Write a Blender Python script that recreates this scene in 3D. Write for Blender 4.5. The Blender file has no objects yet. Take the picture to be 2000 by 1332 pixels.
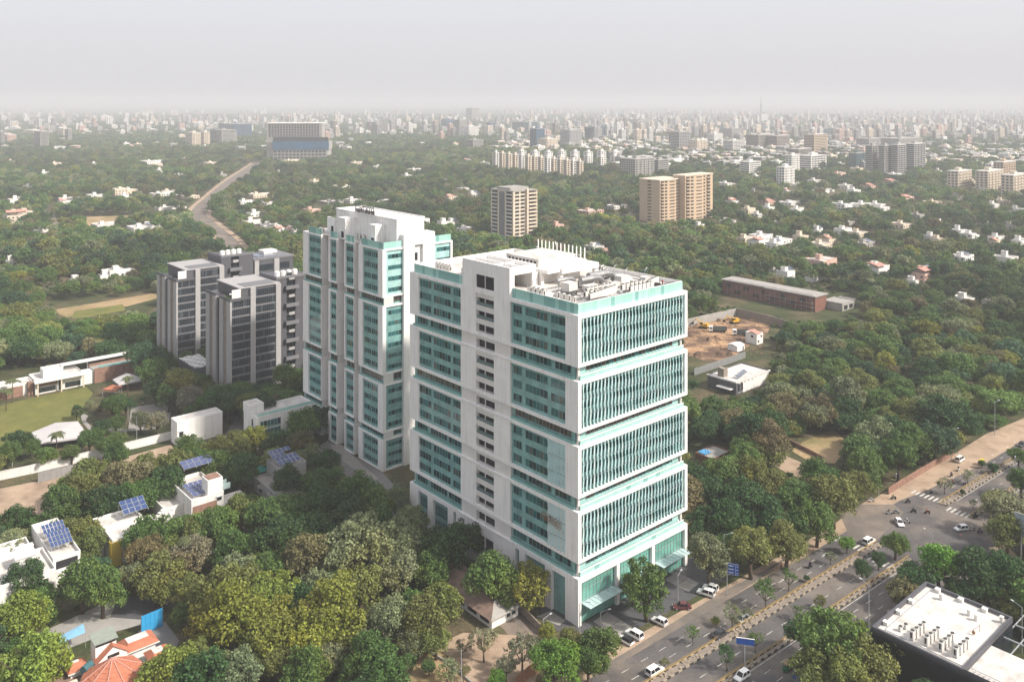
import bpy, math, random
import numpy as np
from math import radians, sin, cos, pi
random.seed(7); RNG = np.random.default_rng(11)
SC = bpy.context.scene
COL = SC.collection
# ---------------------------------------------------------------- camera (level, shifted down)
FPX, HCAM, VH = 1684.0, 120.0, 198.0          # focal length in photo pixels, eye height, horizon row
cam = bpy.data.cameras.new('camera'); cam.sensor_width = 36.0; cam.lens = 36.0*FPX/2000
cam.shift_y = -(666.0-VH)/2000; cam.clip_start = 1; cam.clip_end = 60000
co = bpy.data.objects.new('camera', cam); COL.objects.link(co)
co.location = (0, 0, HCAM); co.rotation_euler = (radians(90), 0, 0); SC.camera = co
# ---------------------------------------------------------------- sky and sun
SUN_AZ = math.atan2(-0.34, 0.94); SUN_EL = radians(41)
w = bpy.data.worlds.new('World'); SC.world = w; w.use_nodes = True
nt = w.node_tree; bg = nt.nodes['Background']
sky = nt.nodes.new('ShaderNodeTexSky'); sky.sky_type = 'NISHITA'; sky.sun_disc = False
sky.sun_elevation = SUN_EL; sky.sun_rotation = pi/2 - SUN_AZ
sky.altitude = 100; sky.air_density = 1.0; sky.dust_density = 7.0; sky.ozone_density = 2.0
mixv = nt.nodes.new('ShaderNodeMix'); mixv.data_type = 'RGBA'; mixv.inputs['Factor'].default_value = 0.62
nt.links.new(sky.outputs[0], mixv.inputs['A']); mixv.inputs['B'].default_value = (6.5, 6.4, 6.7, 1)   # milky veil of haze, the same in every direction
nt.links.new(mixv.outputs['Result'], bg.inputs[0]); bg.inputs[1].default_value = 0.112
sl = bpy.data.lights.new('sun', 'SUN'); sl.energy = 3.8; sl.angle = radians(4.0); sl.color = (1.0, 0.93, 0.84)
so = bpy.data.objects.new('sun', sl); COL.objects.link(so)
so.rotation_euler = (radians(90)-SUN_EL, 0, SUN_AZ + pi/2)
SC.view_settings.view_transform = 'Standard'; SC.view_settings.look = 'None'
SC.view_settings.exposure = 0.60; SC.view_settings.gamma = 1.0
SC.render.engine = 'CYCLES'
cy = SC.cycles; cy.use_denoising = True; cy.max_bounces = 8; cy.diffuse_bounces = 3; cy.glossy_bounces = 2
cy.transmission_bounces = 3; cy.volume_bounces = 2; cy.transparent_max_bounces = 6; cy.caustics_reflective = False; cy.caustics_refractive = False
cy.use_adaptive_sampling = True; cy.adaptive_threshold = 0.02; cy.sample_clamp_indirect = 6
# ---------------------------------------------------------------- helpers
A0 = radians(41.1)                                   # the street grid: local x runs along the fins facade
DX = np.array([cos(A0), sin(A0)]); DY = np.array([-sin(A0), cos(A0)])
def G(u, v, z=0.0):                                  # photo pixel on a level plane -> ground position
    Y = FPX*(HCAM-z)/(v-VH); return np.array([(u-1000.0)*Y/FPX, Y])
def px(p, z=0.0):
    return 1000+FPX*p[0]/p[1], VH+FPX*(HCAM-z)/p[1]
def ext(C, u, axis):                                 # length along axis from C to image column u
    k = (u-1000.0)/FPX; return (k*C[1]-C[0])/(axis[0]-k*axis[1])
def setp(o, label=None, cat=None, group=None, kind=None):
    if label: o['label'] = label
    if cat: o['category'] = cat
    if group: o['group'] = group
    if kind: o['kind'] = kind
    return o
def empty(name, loc, rz=0.0, label=None, cat=None, group=None):
    o = bpy.data.objects.new(name, None); COL.objects.link(o); o.empty_display_size = .5
    o.location = (loc[0], loc[1], loc[2] if len(loc) > 2 else 0); o.rotation_euler = (0, 0, rz)
    return setp(o, label, cat, group)
def link(name, me, parent=None, loc=(0, 0, 0), rz=0.0, scale=None):
    o = bpy.data.objects.new(name, me); COL.objects.link(o); o.parent = parent
    o.location = loc; o.rotation_euler = (0, 0, rz)
    if scale is not None: o.scale = scale if hasattr(scale, '__len__') else (scale,)*3
    return o
def copy_tree(o, parent=None):
    c = o.copy(); COL.objects.link(c); c.parent = parent
    for ch in [q for q in KIDS.get(o.name, [])]: copy_tree(ch, c)
    return c
KIDS = {}
def kids_of(root):
    KIDS.clear()
    for q in bpy.data.objects:
        if q.parent: KIDS.setdefault(q.parent.name, []).append(q)
class MB:
    def __init__(s): s.v = []; s.f = []; s.m = []
    def poly(s, pts, mi=0):
        n = len(s.v); s.v += [tuple(p) for p in pts]; s.f.append(tuple(range(n, n+len(pts)))); s.m.append(mi); return s
    def box(s, x0, y0, z0, x1, y1, z1, mi=0):
        if x1 < x0: x0, x1 = x1, x0
        if y1 < y0: y0, y1 = y1, y0
        if z1 < z0: z0, z1 = z1, z0
        n = len(s.v)
        s.v += [(x0,y0,z0),(x1,y0,z0),(x1,y1,z0),(x0,y1,z0),(x0,y0,z1),(x1,y0,z1),(x1,y1,z1),(x0,y1,z1)]
        s.f += [(n,n+3,n+2,n+1),(n+4,n+5,n+6,n+7),(n,n+1,n+5,n+4),(n+1,n+2,n+6,n+5),(n+2,n+3,n+7,n+6),(n+3,n,n+4,n+7)]
        s.m += [mi]*6; return s
    def prism(s, pts, z0, z1, mi=0, mtop=None):
        a = sum(pts[i][0]*pts[(i+1)%len(pts)][1]-pts[(i+1)%len(pts)][0]*pts[i][1] for i in range(len(pts)))
        if a < 0: pts = pts[::-1]
        n = len(s.v); k = len(pts)
        s.v += [(p[0],p[1],z0) for p in pts]+[(p[0],p[1],z1) for p in pts]
        s.f.append(tuple(range(n+k, n+2*k))); s.m.append(mi if mtop is None else mtop)
        s.f.append(tuple(range(n+k-1, n-1, -1))); s.m.append(mi)
        for i in range(k):
            j = (i+1) % k; s.f.append((n+i, n+j, n+k+j, n+k+i)); s.m.append(mi)
        return s
    def tube(s, p0, p1, r0, r1=None, n=6, mi=0, caps=True):
        r1 = r0 if r1 is None else r1
        p0 = np.array(p0, float); p1 = np.array(p1, float); d = p1-p0; L = np.linalg.norm(d)
        if L < 1e-6: return s
        d /= L; a = np.cross(d, (0,0,1)) if abs(d[2]) < .95 else np.cross(d, (1,0,0)); a /= np.linalg.norm(a); b = np.cross(d, a)
        k = len(s.v)
        for p, r in ((p0, r0), (p1, r1)):
            for i in range(n):
                t = 2*pi*i/n; s.v.append(tuple(p+r*(cos(t)*a+sin(t)*b)))
        for i in range(n):
            j = (i+1) % n; s.f.append((k+j, k+i, k+n+i, k+n+j)); s.m.append(mi)
        if caps:
            s.f.append(tuple(k+i for i in range(n))); s.m.append(mi)
            s.f.append(tuple(k+n+i for i in range(n-1, -1, -1))); s.m.append(mi)
        return s
    def fbox(s, face, s0, s1, d0, d1, z0, z1, mi=0):      # box in facade coordinates: along, inward depth, height
        ax, off = face
        if ax == 'R': return s.box(s0, off+d0, z0, s1, off+d1, z1, mi)     # facade facing -y
        if ax == 'L': return s.box(off+d0, s0, z0, off+d1, s1, z1, mi)     # facade facing -x
        if ax == 'B': return s.box(s0, off-d1, z0, s1, off-d0, z1, mi)     # facade facing +y
        return s.box(off-d1, s0, z0, off-d0, s1, z1, mi)                   # facade facing +x
    def mesh(s, name, mats, smooth=False):
        me = bpy.data.meshes.new(name); me.from_pydata(s.v, [], s.f)
        for m in (mats if isinstance(mats, (list, tuple)) else [mats]): me.materials.append(m)
        me.polygons.foreach_set('material_index', s.m)
        if smooth: me.polygons.foreach_set('use_smooth', [True]*len(s.f))
        me.update(); return me
    def build(s, name, mats, parent=None, loc=(0,0,0), rz=0.0, smooth=False, kind=None):
        o = link(name, s.mesh(name, mats, smooth), parent, loc, rz)
        if kind: o['kind'] = kind
        return o
# ---------------------------------------------------------------- materials
def _mat(name):
    m = bpy.data.materials.new(name); m.use_nodes = True
    return m, m.node_tree, m.node_tree.nodes['Principled BSDF']
def pm(name, col, rough=.8, var=.12, scale=.6, spec=.3, metal=0.0, streak=0.0, bump=0.0, fine=0.0, col2=None, c2scale=.05, c2lo=.45, c2hi=.6, coat=0.0):
    m, t, b = _mat(name); L = t.links
    b.inputs['Roughness'].default_value = rough; b.inputs['Specular IOR Level'].default_value = spec; b.inputs['Metallic'].default_value = metal
    b.inputs['Coat Weight'].default_value = coat
    tc = t.nodes.new('ShaderNodeTexCoord'); oi = t.nodes.new('ShaderNodeObjectInfo')
    no = t.nodes.new('ShaderNodeTexNoise'); no.inputs['Scale'].default_value = scale; no.inputs['Detail'].default_value = 6; no.inputs['Roughness'].default_value = .6
    L.new(tc.outputs['Object'], no.inputs['Vector'])
    mr = t.nodes.new('ShaderNodeMapRange'); mr.inputs[1].default_value = .3; mr.inputs[2].default_value = .7
    mr.inputs[3].default_value = 1-var; mr.inputs[4].default_value = 1+var; L.new(no.outputs[0], mr.inputs[0])
    val = mr.outputs[0]
    if fine:
        n2 = t.nodes.new('ShaderNodeTexNoise'); n2.inputs['Scale'].default_value = scale*14; n2.inputs['Detail'].default_value = 4; L.new(tc.outputs['Object'], n2.inputs['Vector'])
        m2 = t.nodes.new('ShaderNodeMapRange'); m2.inputs[1].default_value = .3; m2.inputs[2].default_value = .7; m2.inputs[3].default_value = 1-fine; m2.inputs[4].default_value = 1+fine; L.new(n2.outputs[0], m2.inputs[0])
        mm = t.nodes.new('ShaderNodeMath'); mm.operation = 'MULTIPLY'; L.new(val, mm.inputs[0]); L.new(m2.outputs[0], mm.inputs[1]); val = mm.outputs[0]
    if streak:
        mp = t.nodes.new('ShaderNodeMapping'); mp.inputs['Scale'].default_value = (1.4, 1.4, .06); L.new(tc.outputs['Object'], mp.inputs[0])
        n3 = t.nodes.new('ShaderNodeTexNoise'); n3.inputs['Scale'].default_value = 1.3; n3.inputs['Detail'].default_value = 5; L.new(mp.outputs[0], n3.inputs['Vector'])
        m3 = t.nodes.new('ShaderNodeMapRange'); m3.inputs[1].default_value = .5; m3.inputs[2].default_value = .75; m3.inputs[3].default_value = 1; m3.inputs[4].default_value = 1-streak; L.new(n3.outputs[0], m3.inputs[0])
        mm = t.nodes.new('ShaderNodeMath'); mm.operation = 'MULTIPLY'; L.new(val, mm.inputs[0]); L.new(m3.outputs[0], mm.inputs[1]); val = mm.outputs[0]
    base = None
    if col2 is not None:
        n4 = t.nodes.new('ShaderNodeTexNoise'); n4.inputs['Scale'].default_value = c2scale; n4.inputs['Detail'].default_value = 8; n4.inputs['Roughness'].default_value = .62; L.new(tc.outputs['Object'], n4.inputs['Vector'])
        m4 = t.nodes.new('ShaderNodeMapRange'); m4.inputs[1].default_value = c2lo; m4.inputs[2].default_value = c2hi; L.new(n4.outputs[0], m4.inputs[0])
        mx = t.nodes.new('ShaderNodeMix'); mx.data_type = 'RGBA'; mx.inputs['A'].default_value = (*col, 1); mx.inputs['B'].default_value = (*col2, 1); L.new(m4.outputs[0], mx.inputs['Factor']); base = mx.outputs['Result']
    hs = t.nodes.new('ShaderNodeVectorMath'); hs.operation = 'SCALE'
    if base is None: hs.inputs[0].default_value = col
    else: L.new(base, hs.inputs[0])
    L.new(val, hs.inputs['Scale']); L.new(hs.outputs[0], b.inputs['Base Color'])
    if bump:
        bp = t.nodes.new('ShaderNodeBump'); bp.inputs['Strength'].default_value = bump; bp.inputs['Distance'].default_value = .05; L.new(no.outputs[0], bp.inputs['Height']); L.new(bp.outputs[0], b.inputs['Normal'])
    return m
def glass(name, col, rough=.06, spec=.6, var=.15, scale=.25, wav=.0):
    m = pm(name, col, rough, var, scale, spec)
    if wav:
        t = m.node_tree; b = t.nodes['Principled BSDF']; tc = t.nodes.new('ShaderNodeTexCoord')
        n = t.nodes.new('ShaderNodeTexNoise'); n.inputs['Scale'].default_value = .5; t.links.new(tc.outputs['Object'], n.inputs['Vector'])
        bp = t.nodes.new('ShaderNodeBump'); bp.inputs['Strength'].default_value = wav; bp.inputs['Distance'].default_value = .1; t.links.new(n.outputs[0], bp.inputs['Height']); t.links.new(bp.outputs[0], b.inputs['Normal'])
    return m
M = {}
M['white'] = pm('white_render', (.80,.78,.75), .7, .05, .3, .3, streak=.2, fine=.04)
M['white2'] = pm('white_render_old', (.76,.74,.70), .8, .07, .35, .25, streak=.2, fine=.04)
M['offwhite'] = pm('off_white_panel', (.66,.635,.60), .7, .05, .3, streak=.08)
M['roofwhite'] = pm('white_roof_coat', (.60,.57,.53), .85, .1, .3, .2, fine=.08, col2=(.40,.37,.34), c2scale=.22, c2lo=.5, c2hi=.7)
M['cream'] = pm('cream_render', (.66,.56,.44), .85, .08, .2, .2, streak=.15)
M['sandstone'] = pm('sandstone_render', (.52,.39,.27), .85, .06, .2, .2, streak=.1)
M['pink'] = pm('pink_render', (.60,.40,.33), .85, .08, .3, .2, streak=.15)
M['yellow'] = pm('yellow_render', (.62,.45,.06), .8, .08, .4, .2)
M['grey'] = pm('grey_render', (.17,.17,.18), .8, .08, .3, .3, streak=.1)
M['darkgrey'] = pm('dark_grey_cladding', (.085,.085,.097), .6, .1, .3, .4, streak=.08)
M['stonegrey'] = pm('pale_grey_stone', (.36,.35,.345), .7, .1, .8, .3, fine=.08)
M['black'] = pm('black_cladding', (.012,.013,.015), .5, .15, .5, .3)
M['concrete'] = pm('concrete', (.34,.325,.30), .9, .12, .25, .2, streak=.15, fine=.06)
M['brownstone'] = pm('brown_grey_stone', (.24,.20,.165), .85, .2, .8, .2, fine=.15)
M['brick'] = pm('red_brick', (.20,.095,.07), .9, .15, .5, .2, fine=.12)
M['stonewall'] = pm('rough_brown_stone', (.26,.155,.115), .95, .25, .7, .2, fine=.25)
M['tile'] = pm('terracotta_tile', (.42,.16,.095), .85, .14, .5, .2, fine=.15)
M['spandrel'] = glass('teal_spandrel_glass', (.185,.35,.335), .16, .4, .25, .35)
M['spandrel2'] = glass('pale_teal_spandrel_glass', (.36,.56,.54), .2, .4, .15, .3)
M['vision'] = glass('dark_vision_glass', (.010,.034,.038), .04, .4, .4, .3, .12)
M['vision2'] = glass('teal_vision_glass', (.030,.115,.118), .05, .4, .35, .3, .12)
M['vision3'] = glass('blind_behind_glass', (.075,.095,.085), .08, .5, .3, .5)
M['curtain'] = glass('brown_blind_glass', (.065,.042,.035), .15, .4, .3, .6)
M['mullion'] = pm('pale_teal_mullion', (.20,.36,.35), .4, .05, 1, .5)
M['parapet'] = [glass('parapet_glass_%d' % i, c, .18, .5, .06, .3) for i, c in enumerate([(.34,.58,.52), (.37,.61,.55), (.31,.55,.49), (.20,.40,.37)])]
M['fin'] = [glass('fin_glass_%d' % i, c, .2, .5, .08, .3) for i, c in enumerate([(.44,.62,.63), (.48,.65,.66), (.41,.60,.61), (.52,.64,.63)])]
M['lobby'] = glass('lobby_glass', (.13,.34,.28), .07, .6, .25, .2)
M['canopyglass'] = glass('canopy_glass', (.45,.58,.58), .15, .5, .08, .5)
M['balglass'] = glass('grey_balcony_glass', (.12,.17,.175), .15, .5, .1, .5)
M['greywin'] = glass('grey_tower_glass', (.022,.03,.038), .05, .6, .4, .4)
M['greywin2'] = glass('grey_tower_blind_glass', (.07,.085,.095), .1, .5, .3, .5)
M['housewin'] = glass('house_window_glass', (.02,.025,.03), .08, .5, .3, .5)
M['void'] = pm('dark_interior', (.032,.031,.036), .9, .2, .5, .1)
M['metal'] = pm('galvanised_metal', (.42,.43,.44), .45, .1, .6, .5, metal=.6)
M['acbody'] = pm('painted_ac_casing', (.62,.60,.56), .5, .06, 1.5, .4)
M['acgrille'] = pm('dark_grille', (.05,.05,.05), .6, .2, 2, .3)
M['duct'] = pm('duct_sheet', (.30,.30,.30), .4, .25, .5, .5, metal=.5)
M['steel'] = pm('painted_grey_steel', (.32,.33,.34), .5, .1, .5, .4)
M['rust'] = pm('rusty_steel', (.26,.13,.07), .8, .25, 2, .3)
M['solar'] = glass('solar_cell', (.035,.065,.17), .12, .6, .15, .8)
M['solar2'] = glass('faded_solar_cell', (.075,.095,.19), .15, .5, .15, .8)
M['solarfar'] = glass('grey_solar_cell', (.11,.13,.17), .2, .5, .1, .5)
M['alu'] = pm('aluminium_frame', (.6,.62,.65), .4, .05, 1, .5, metal=.3)
M['bluesheet'] = pm('blue_tarpaulin', (.03,.30,.58), .6, .08, 1, .3)
M['bluetank'] = pm('blue_plastic', (.03,.13,.30), .5, .1, 1, .4)
M['greennet'] = pm('green_shade_net', (.03,.22,.17), .8, .12, 1, .2)
M['tent'] = pm('grey_tent_membrane', (.50,.48,.47), .7, .05, .3, .3)
M['pool'] = glass('pool_water', (.13,.42,.40), .05, .5, .1, .2)
M['asphalt'] = pm('asphalt', (.098,.091,.090), .9, .24, .12, .25, fine=.14, col2=(.165,.142,.122), c2scale=.05, c2lo=.47, c2hi=.6)
M['asphalt2'] = pm('dusty_asphalt', (.15,.132,.115), .95, .15, .15, .2, fine=.1, col2=(.22,.18,.145), c2scale=.08, c2lo=.45, c2hi=.6)
M['sand'] = pm('sandy_shoulder', (.40,.30,.215), .95, .15, .2, .15, fine=.12, col2=(.28,.205,.145), c2scale=.12, c2lo=.45, c2hi=.65, bump=.3)
M['soil'] = pm('dug_soil', (.40,.255,.15), .95, .2, .15, .1, fine=.25, col2=(.13,.085,.06), c2scale=.05, c2lo=.42, c2hi=.54, bump=.5)
M['earth'] = pm('earth_floor', (.055,.065,.028), .95, .3, .08, .1, fine=.3, col2=(.125,.10,.06), c2scale=.035, c2lo=.46, c2hi=.62)
M['dry'] = pm('dry_field', (.34,.245,.14), .95, .15, .05, .1, fine=.15, col2=(.20,.175,.075), c2scale=.03, c2lo=.45, c2hi=.6)
M['lawn'] = pm('mown_lawn', (.17,.165,.05), .95, .12, .25, .1, fine=.15, col2=(.115,.13,.04), c2scale=.09, c2lo=.4, c2hi=.65)
M['paver'] = pm('grey_paver', (.20,.19,.18), .85, .12, .8, .2, fine=.1)
M['paverdark'] = pm('charcoal_paver', (.085,.085,.09), .8, .15, .8, .3, fine=.1)
M['plaza'] = pm('pale_stone_paving', (.30,.28,.255), .85, .1, .5, .2, fine=.1)
M['line'] = pm('worn_road_paint', (.55,.53,.48), .8, .2, 1.2, .2, fine=.2, col2=(.16,.145,.13), c2scale=1.1, c2lo=.52, c2hi=.68)
M['kerb'] = pm('kerb_stone', (.33,.28,.21), .9, .15, 1, .2, fine=.15)
M['kerbdark'] = pm('black_kerb_paint', (.05,.045,.04), .8, .2, 1, .2)
M['rail'] = pm('ochre_rail', (.36,.25,.10), .6, .15, 1, .3)
M['bark'] = pm('bark', (.10,.075,.055), .95, .25, 1.5, .1)
M['signblue'] = pm('blue_sign_face', (.012,.075,.32), .5, .05, 1, .4)
M['text'] = pm('black_letter', (.012,.012,.014), .4, .05, 1, .4)
M['redroof'] = pm('pink_tiled_roof', (.48,.25,.20), .85, .1, .6, .2, fine=.1)
M['corr'] = pm('rusty_roof_sheet', (.24,.165,.13), .8, .25, .5, .3, streak=.1, fine=.15)
# ================================================================ the setting: ground, roads, clearings
def sheet(name, pts, mat, z, kind='structure', res=None):
    mb = MB(); mb.poly([(p[0], p[1], z) for p in pts] if sum(pts[i][0]*pts[(i+1)%len(pts)][1]-pts[(i+1)%len(pts)][0]*pts[i][1] for i in range(len(pts))) > 0 else [(p[0], p[1], z) for p in pts[::-1]])
    return mb.build(name, mat, kind=kind)
CLEAR = []                                            # ground polygons kept free of trees
def psheet(name, pxs, mat, z, clear=True):
    P = [G(*q) for q in pxs]
    if clear: CLEAR.append(P)
    return sheet(name, P, mat, z)
sheet('ground', [(-26000,-300),(26000,-300),(26000,30000),(-26000,30000)], M['earth'], 0)
RA = radians(38.5); RD = np.array([cos(RA), sin(RA)]); RN = np.array([-sin(RA), cos(RA)])
def rp(t, o): return RD*t + RN*o                      # road coordinates: along, offset
def rsheet(name, t0, t1, o0, o1, mat, z): return sheet(name, [rp(t0,o0), rp(t1,o0), rp(t1,o1), rp(t0,o1)], mat, z)
T0, T1 = -60, 900
rsheet('road', T0, T1, 100.5, 130.3, M['asphalt'], .012)
rsheet('shoulder', T0, T1, 130.3, 134.2, M['sand'], .008)
CLEAR.append([rp(T0,99), rp(T1,99), rp(T1,133.5), rp(T0,133.5)])
# dusty forecourt, service strip and the sandy corner beyond the crossing
psheet('forecourt_strip', [(1160,1310),(1240,1262),(1345,1196),(1420,1150),(1500,1110),(1560,1070),(1610,1048),(1570,1070),(1506,1117),(1431,1164),(1300,1242),(1184,1310)], M['asphalt2'], .016)
psheet('sandy_verge', [(1690,985),(1726,962),(1760,945),(1830,908),(1880,876),(1925,848),(2010,812),(2150,760),(2200,772),(2040,842),(1985,868),(1915,910),(1850,938),(1800,962),(1755,978)], M['sand'], .020)
psheet('sandy_verge', [(1500,1116),(1580,1062),(1640,1015),(1700,972),(1720,985),(1640,1045),(1560,1095)], M['sand'], .018)
psheet('side_road', [(1640,1005),(1680,985),(1745,985),(1765,1000),(1700,1070),(1660,1050)], M['asphalt2'], .022)
psheet('side_road', [(1840,1120),(1930,1040),(2040,1000),(2040,1060),(1960,1085),(1900,1140)], M['asphalt'], .024)
psheet('dirt_patch', [(1930,1070),(1965,1062),(2010,1110),(2010,1150)], M['sand'], .028)
# plaza around the two towers
psheet('plaza', [(1060,1216),(1130,1252),(1205,1250),(1345,1172),(1440,1120),(1390,1075),(1345,1090),(1130,1222),(1050,1168)], M['paverdark'], .026)
def grid_paving(name, pts, n, m_, mat):                # large concrete slabs laid in a grid, each a slab of its own
    P = [G(*q) for q in pts]
    st = MB().poly([(p[0], p[1], .03) for p in P]).build(name, M['paverdark'], kind='structure')
    for i in range(n):
        for j in range(m_):
            def B(a, b): return (P[0]*(1-a)+P[1]*a)*(1-b)+(P[3]*(1-a)+P[2]*a)*b
            e = .012
            q = [B((i+e*n)/n,(j+e*m_)/m_), B((i+1-e*n)/n,(j+e*m_)/m_), B((i+1-e*n)/n,(j+1-e*m_)/m_), B((i+e*n)/n,(j+1-e*m_)/m_)]
            MB().prism([tuple(x) for x in q], .03, .055).build('paving_slab', mat, st)
grid_paving('forecourt', [(1158,1213),(1186,1194),(1236,1225),(1208,1250)], 1, 2, M['plaza'])
grid_paving('forecourt', [(1298,1132),(1322,1116),(1366,1139),(1345,1156)], 1, 2, M['plaza'])
grid_paving('forecourt', [(1047,1204),(1075,1192),(1105,1212),(1092,1222)], 1, 1, M['plaza'])
psheet('plaza', [(610,880),(640,860),(750,925),(802,985),(770,1010),(720,965),(660,915)], M['paver'], .012)
psheet('plaza', [(645,868),(668,868),(690,890),(705,905),(740,935),(720,940),(690,915),(655,890)], M['plaza'], .02)
# side lane, compound yard
psheet('lane', [(905,1120),(985,1160),(1062,1236),(1010,1262),(985,1230),(940,1185)], M['asphalt2'], .010)
psheet('yard', [(850,1260),(905,1235),(1010,1240),(1060,1290),(1040,1345),(930,1345),(885,1290)], M['sand'], .014)
psheet('yard', [(820,1275),(860,1268),(930,1345),(790,1345)], M['dry'], .010)
psheet('yard', [(570,1320),(620,1295),(640,1310),(610,1340),(560,1340)], M['soil'], .010, clear=False)
psheet('yard', [(270,1232),(322,1213),(350,1250),(345,1262),(300,1300),(270,1270)], M['paver'], .012)
psheet('yard', [(80,1235),(230,1165),(330,1175),(310,1210),(200,1240),(110,1275)], M['concrete'], .010)
psheet('yard', [(230,1170),(300,1160),(330,1185),(280,1210),(215,1205)], M['paverdark'], .016)
# left: dirt track between the long wall and the sheet fence, lawn, paths, court
psheet('dirt_track', [(-40,962),(80,938),(200,905),(334,868),(345,885),(270,915),(180,945),(130,965),(110,1000),(40,1018),(-40,1020)], M['sand'], .010)
psheet('lawn', [(-60,806),(77,774),(168,755),(182,768),(150,812),(158,822),(108,826),(60,845),(40,870),(-60,905)], M['lawn'], .012)
psheet('footpath', [(164,808),(172,812),(168,822),(180,834),(190,840),(184,843),(172,838),(160,823),(158,812)], M['plaza'], .018)
psheet('footpath', [(205,835),(250,838),(246,850),(225,850)], M['plaza'], .014)
psheet('sports_court', [(256,796),(318,786),(334,800),(330,824),(300,838),(250,842)], M['plaza'], .014)
psheet('lane', [(432,862),(462,812),(476,812),(480,850),(445,880)], M['paver'], .012)
# dry clearings and the excavation
psheet('dry_field', [(100,606),(160,596),(240,583),(300,573),(318,571),(318,580),(250,598),(180,612),(130,620)], M['dry'], .010)
psheet('dry_field', [(145,608),(240,594),(245,606),(170,620),(140,622)], M['lawn'], .014)
psheet('dry_field', [(100,430),(170,424),(250,421),(262,430),(215,442),(160,446),(120,440)], M['dry'], .010)
psheet('dry_field', [(285,421),(350,416),(365,424),(340,432),(290,432)], M['dry'], .010)
psheet('dry_field', [(585,351),(625,347),(630,352),(625,358),(600,359)], M['dry'], .010)
psheet('dry_field', [(650,360),(712,361),(716,366),(690,370),(655,366)], M['lawn'], .010)
psheet('dry_field', [(1570,862),(1628,838),(1660,868),(1630,905),(1580,900),(1545,880)], M['dry'], .010)
psheet('dry_field', [(1495,900),(1530,888),(1570,905),(1640,935),(1600,945),(1540,925)], M['sand'], .012)
psheet('excavated_ground', [(1334,664),(1342,634),(1438,613),(1505,630),(1500,650),(1462,676),(1425,704),(1380,706),(1334,690)], M['soil'], .012)
# far road on the left
def strip(name, pts, mat, z, clear=True):              # pts: (u, v, half width m)
    C = [G(u, v) for u, v, h in pts]; L, R = [], []
    for i, (u, v, h) in enumerate(pts):
        d = C[min(i+1, len(C)-1)]-C[max(i-1, 0)]; d /= np.linalg.norm(d); n = np.array([-d[1], d[0]])
        L.append(C[i]+n*h); R.append(C[i]-n*h)
    mb = MB()
    for i in range(len(C)-1):
        mb.poly([(*R[i], z), (*R[i+1], z), (*L[i+1], z), (*L[i], z)])
    o = mb.build(name, mat, kind='structure')
    if clear: CLEAR.append(L+R[::-1])
    return o
FARROAD = [(470,498,6),(448,470,6),(420,448,7),(396,430,8),(384,420,9),(398,402,9),(420,384,10),(446,362,12),(468,346,13),(492,330,13),(508,318,13)]
strip('road', [(a, b, h+5) for a, b, h in FARROAD], M['sand'], .010)
strip('road', FARROAD, M['asphalt2'], .016)
strip('road', [(95,412,4),(100,425,4),(106,438,4),(112,446,4)], M['asphalt2'], .012)
strip('road', [(0,506,5),(60,500,4),(96,494,4)], M['plaza'], .012)
# ---------------------------------------------------------------- road furniture: medians, markings
def median(name, t0, t1, o0, o1, label):
    e = empty(name, rp(t0, (o0+o1)/2), RA, label, 'median')
    w_ = (o1-o0)/2; L_ = t1-t0
    MB().box(0,-w_+.2,0, L_, w_-.2, .2).build('soil_bed', M['brownstone'], e)
    n = int(L_/1.2); k1 = MB().box(0,-.1,0,1.14,.1,.34).mesh('kerb_stone', M['kerb']); k2 = MB().box(0,-.1,0,1.14,.1,.34).mesh('kerb_stone', M['kerbdark'])
    near = min(n, 150)
    for i in range(near):
        link('kerb_stone', k1 if i % 2 else k2, e, (i*1.2, -w_+.1, .012))
    rest = MB()
    for i in range(n):
        rest.box(i*1.2, w_-.2, .012, i*1.2+1.14, w_, .33, i % 2)
        if i >= near: rest.box(i*1.2, -w_, .012, i*1.2+1.14, -w_+.2, .35, i % 2)
    rest.build('kerb_stones', [M['kerb'], M['kerbdark']], e, kind='stuff')
    MB().box(0, w_-.02, .34, L_, w_+.16, .46).build('coping', M['rail'], e)
    r = MB()
    for z in (.75, 1.05): r.box(0, w_-.24, z, L_, w_-.19, z+.05)
    for i in range(int(L_/2.4)+1): r.box(min(i*2.4, L_-.06), w_-.25, .2, min(i*2.4, L_-.06)+.06, w_-.18, 1.1)
    r.build('guard_rail', M['rail'], e)
    b = MB()
    for i in range(int(L_*1.2)):
        x = random.uniform(0, L_); y = random.uniform(-w_+.3, w_-.3); s = random.uniform(.08, .22)
        b.box(x-s, y-s, .19, x+s, y+s, .2+s*random.uniform(.8, 1.6))
    b.build('rubble', M['kerb'], e, kind='stuff')
    return e
MED = [(-20, 184+20), (262, 520), (-20, 215), (266, 520)]
tl = rp
def tof(u, v): return float(G(u, v) @ RD)
median('road_median', tof(1240,1345), tof(1712,1060), 119.9, 121.9, 'dusty raised median with ochre rail, tower side, below the crossing')
median('road_median', tof(1838,985), 560, 119.9, 121.9, 'dusty raised median with ochre rail, tower side, beyond the crossing')
median('road_median', tof(1400,1345), tof(1775,1090), 111.4, 112.6, 'narrow median beside the black building, below the crossing')
median('road_median', tof(1892,1010), 560, 111.4, 112.6, 'narrow median half hidden by trees, beyond the crossing')
def dashes(o, t0, t1, on=2.2, off=3.6, wd=.14):
    t = t0
    while t < t1:
        rsheet('lane_marking', t, min(t+on, t1), o-wd/2, o+wd/2, M['line'], .030); t += on+off
ta, tb = tof(1700,1070), tof(1838,985)
for o in (124.6, 127.4): dashes(o, -20, ta-8); dashes(o, tb+14, 330)
for o in (116.2,): dashes(o, -20, ta-4); dashes(o, tb+10, 330)
for o in (108.6, 105.6): dashes(o, -20, ta-4); dashes(o, tb+10, 330)
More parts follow.
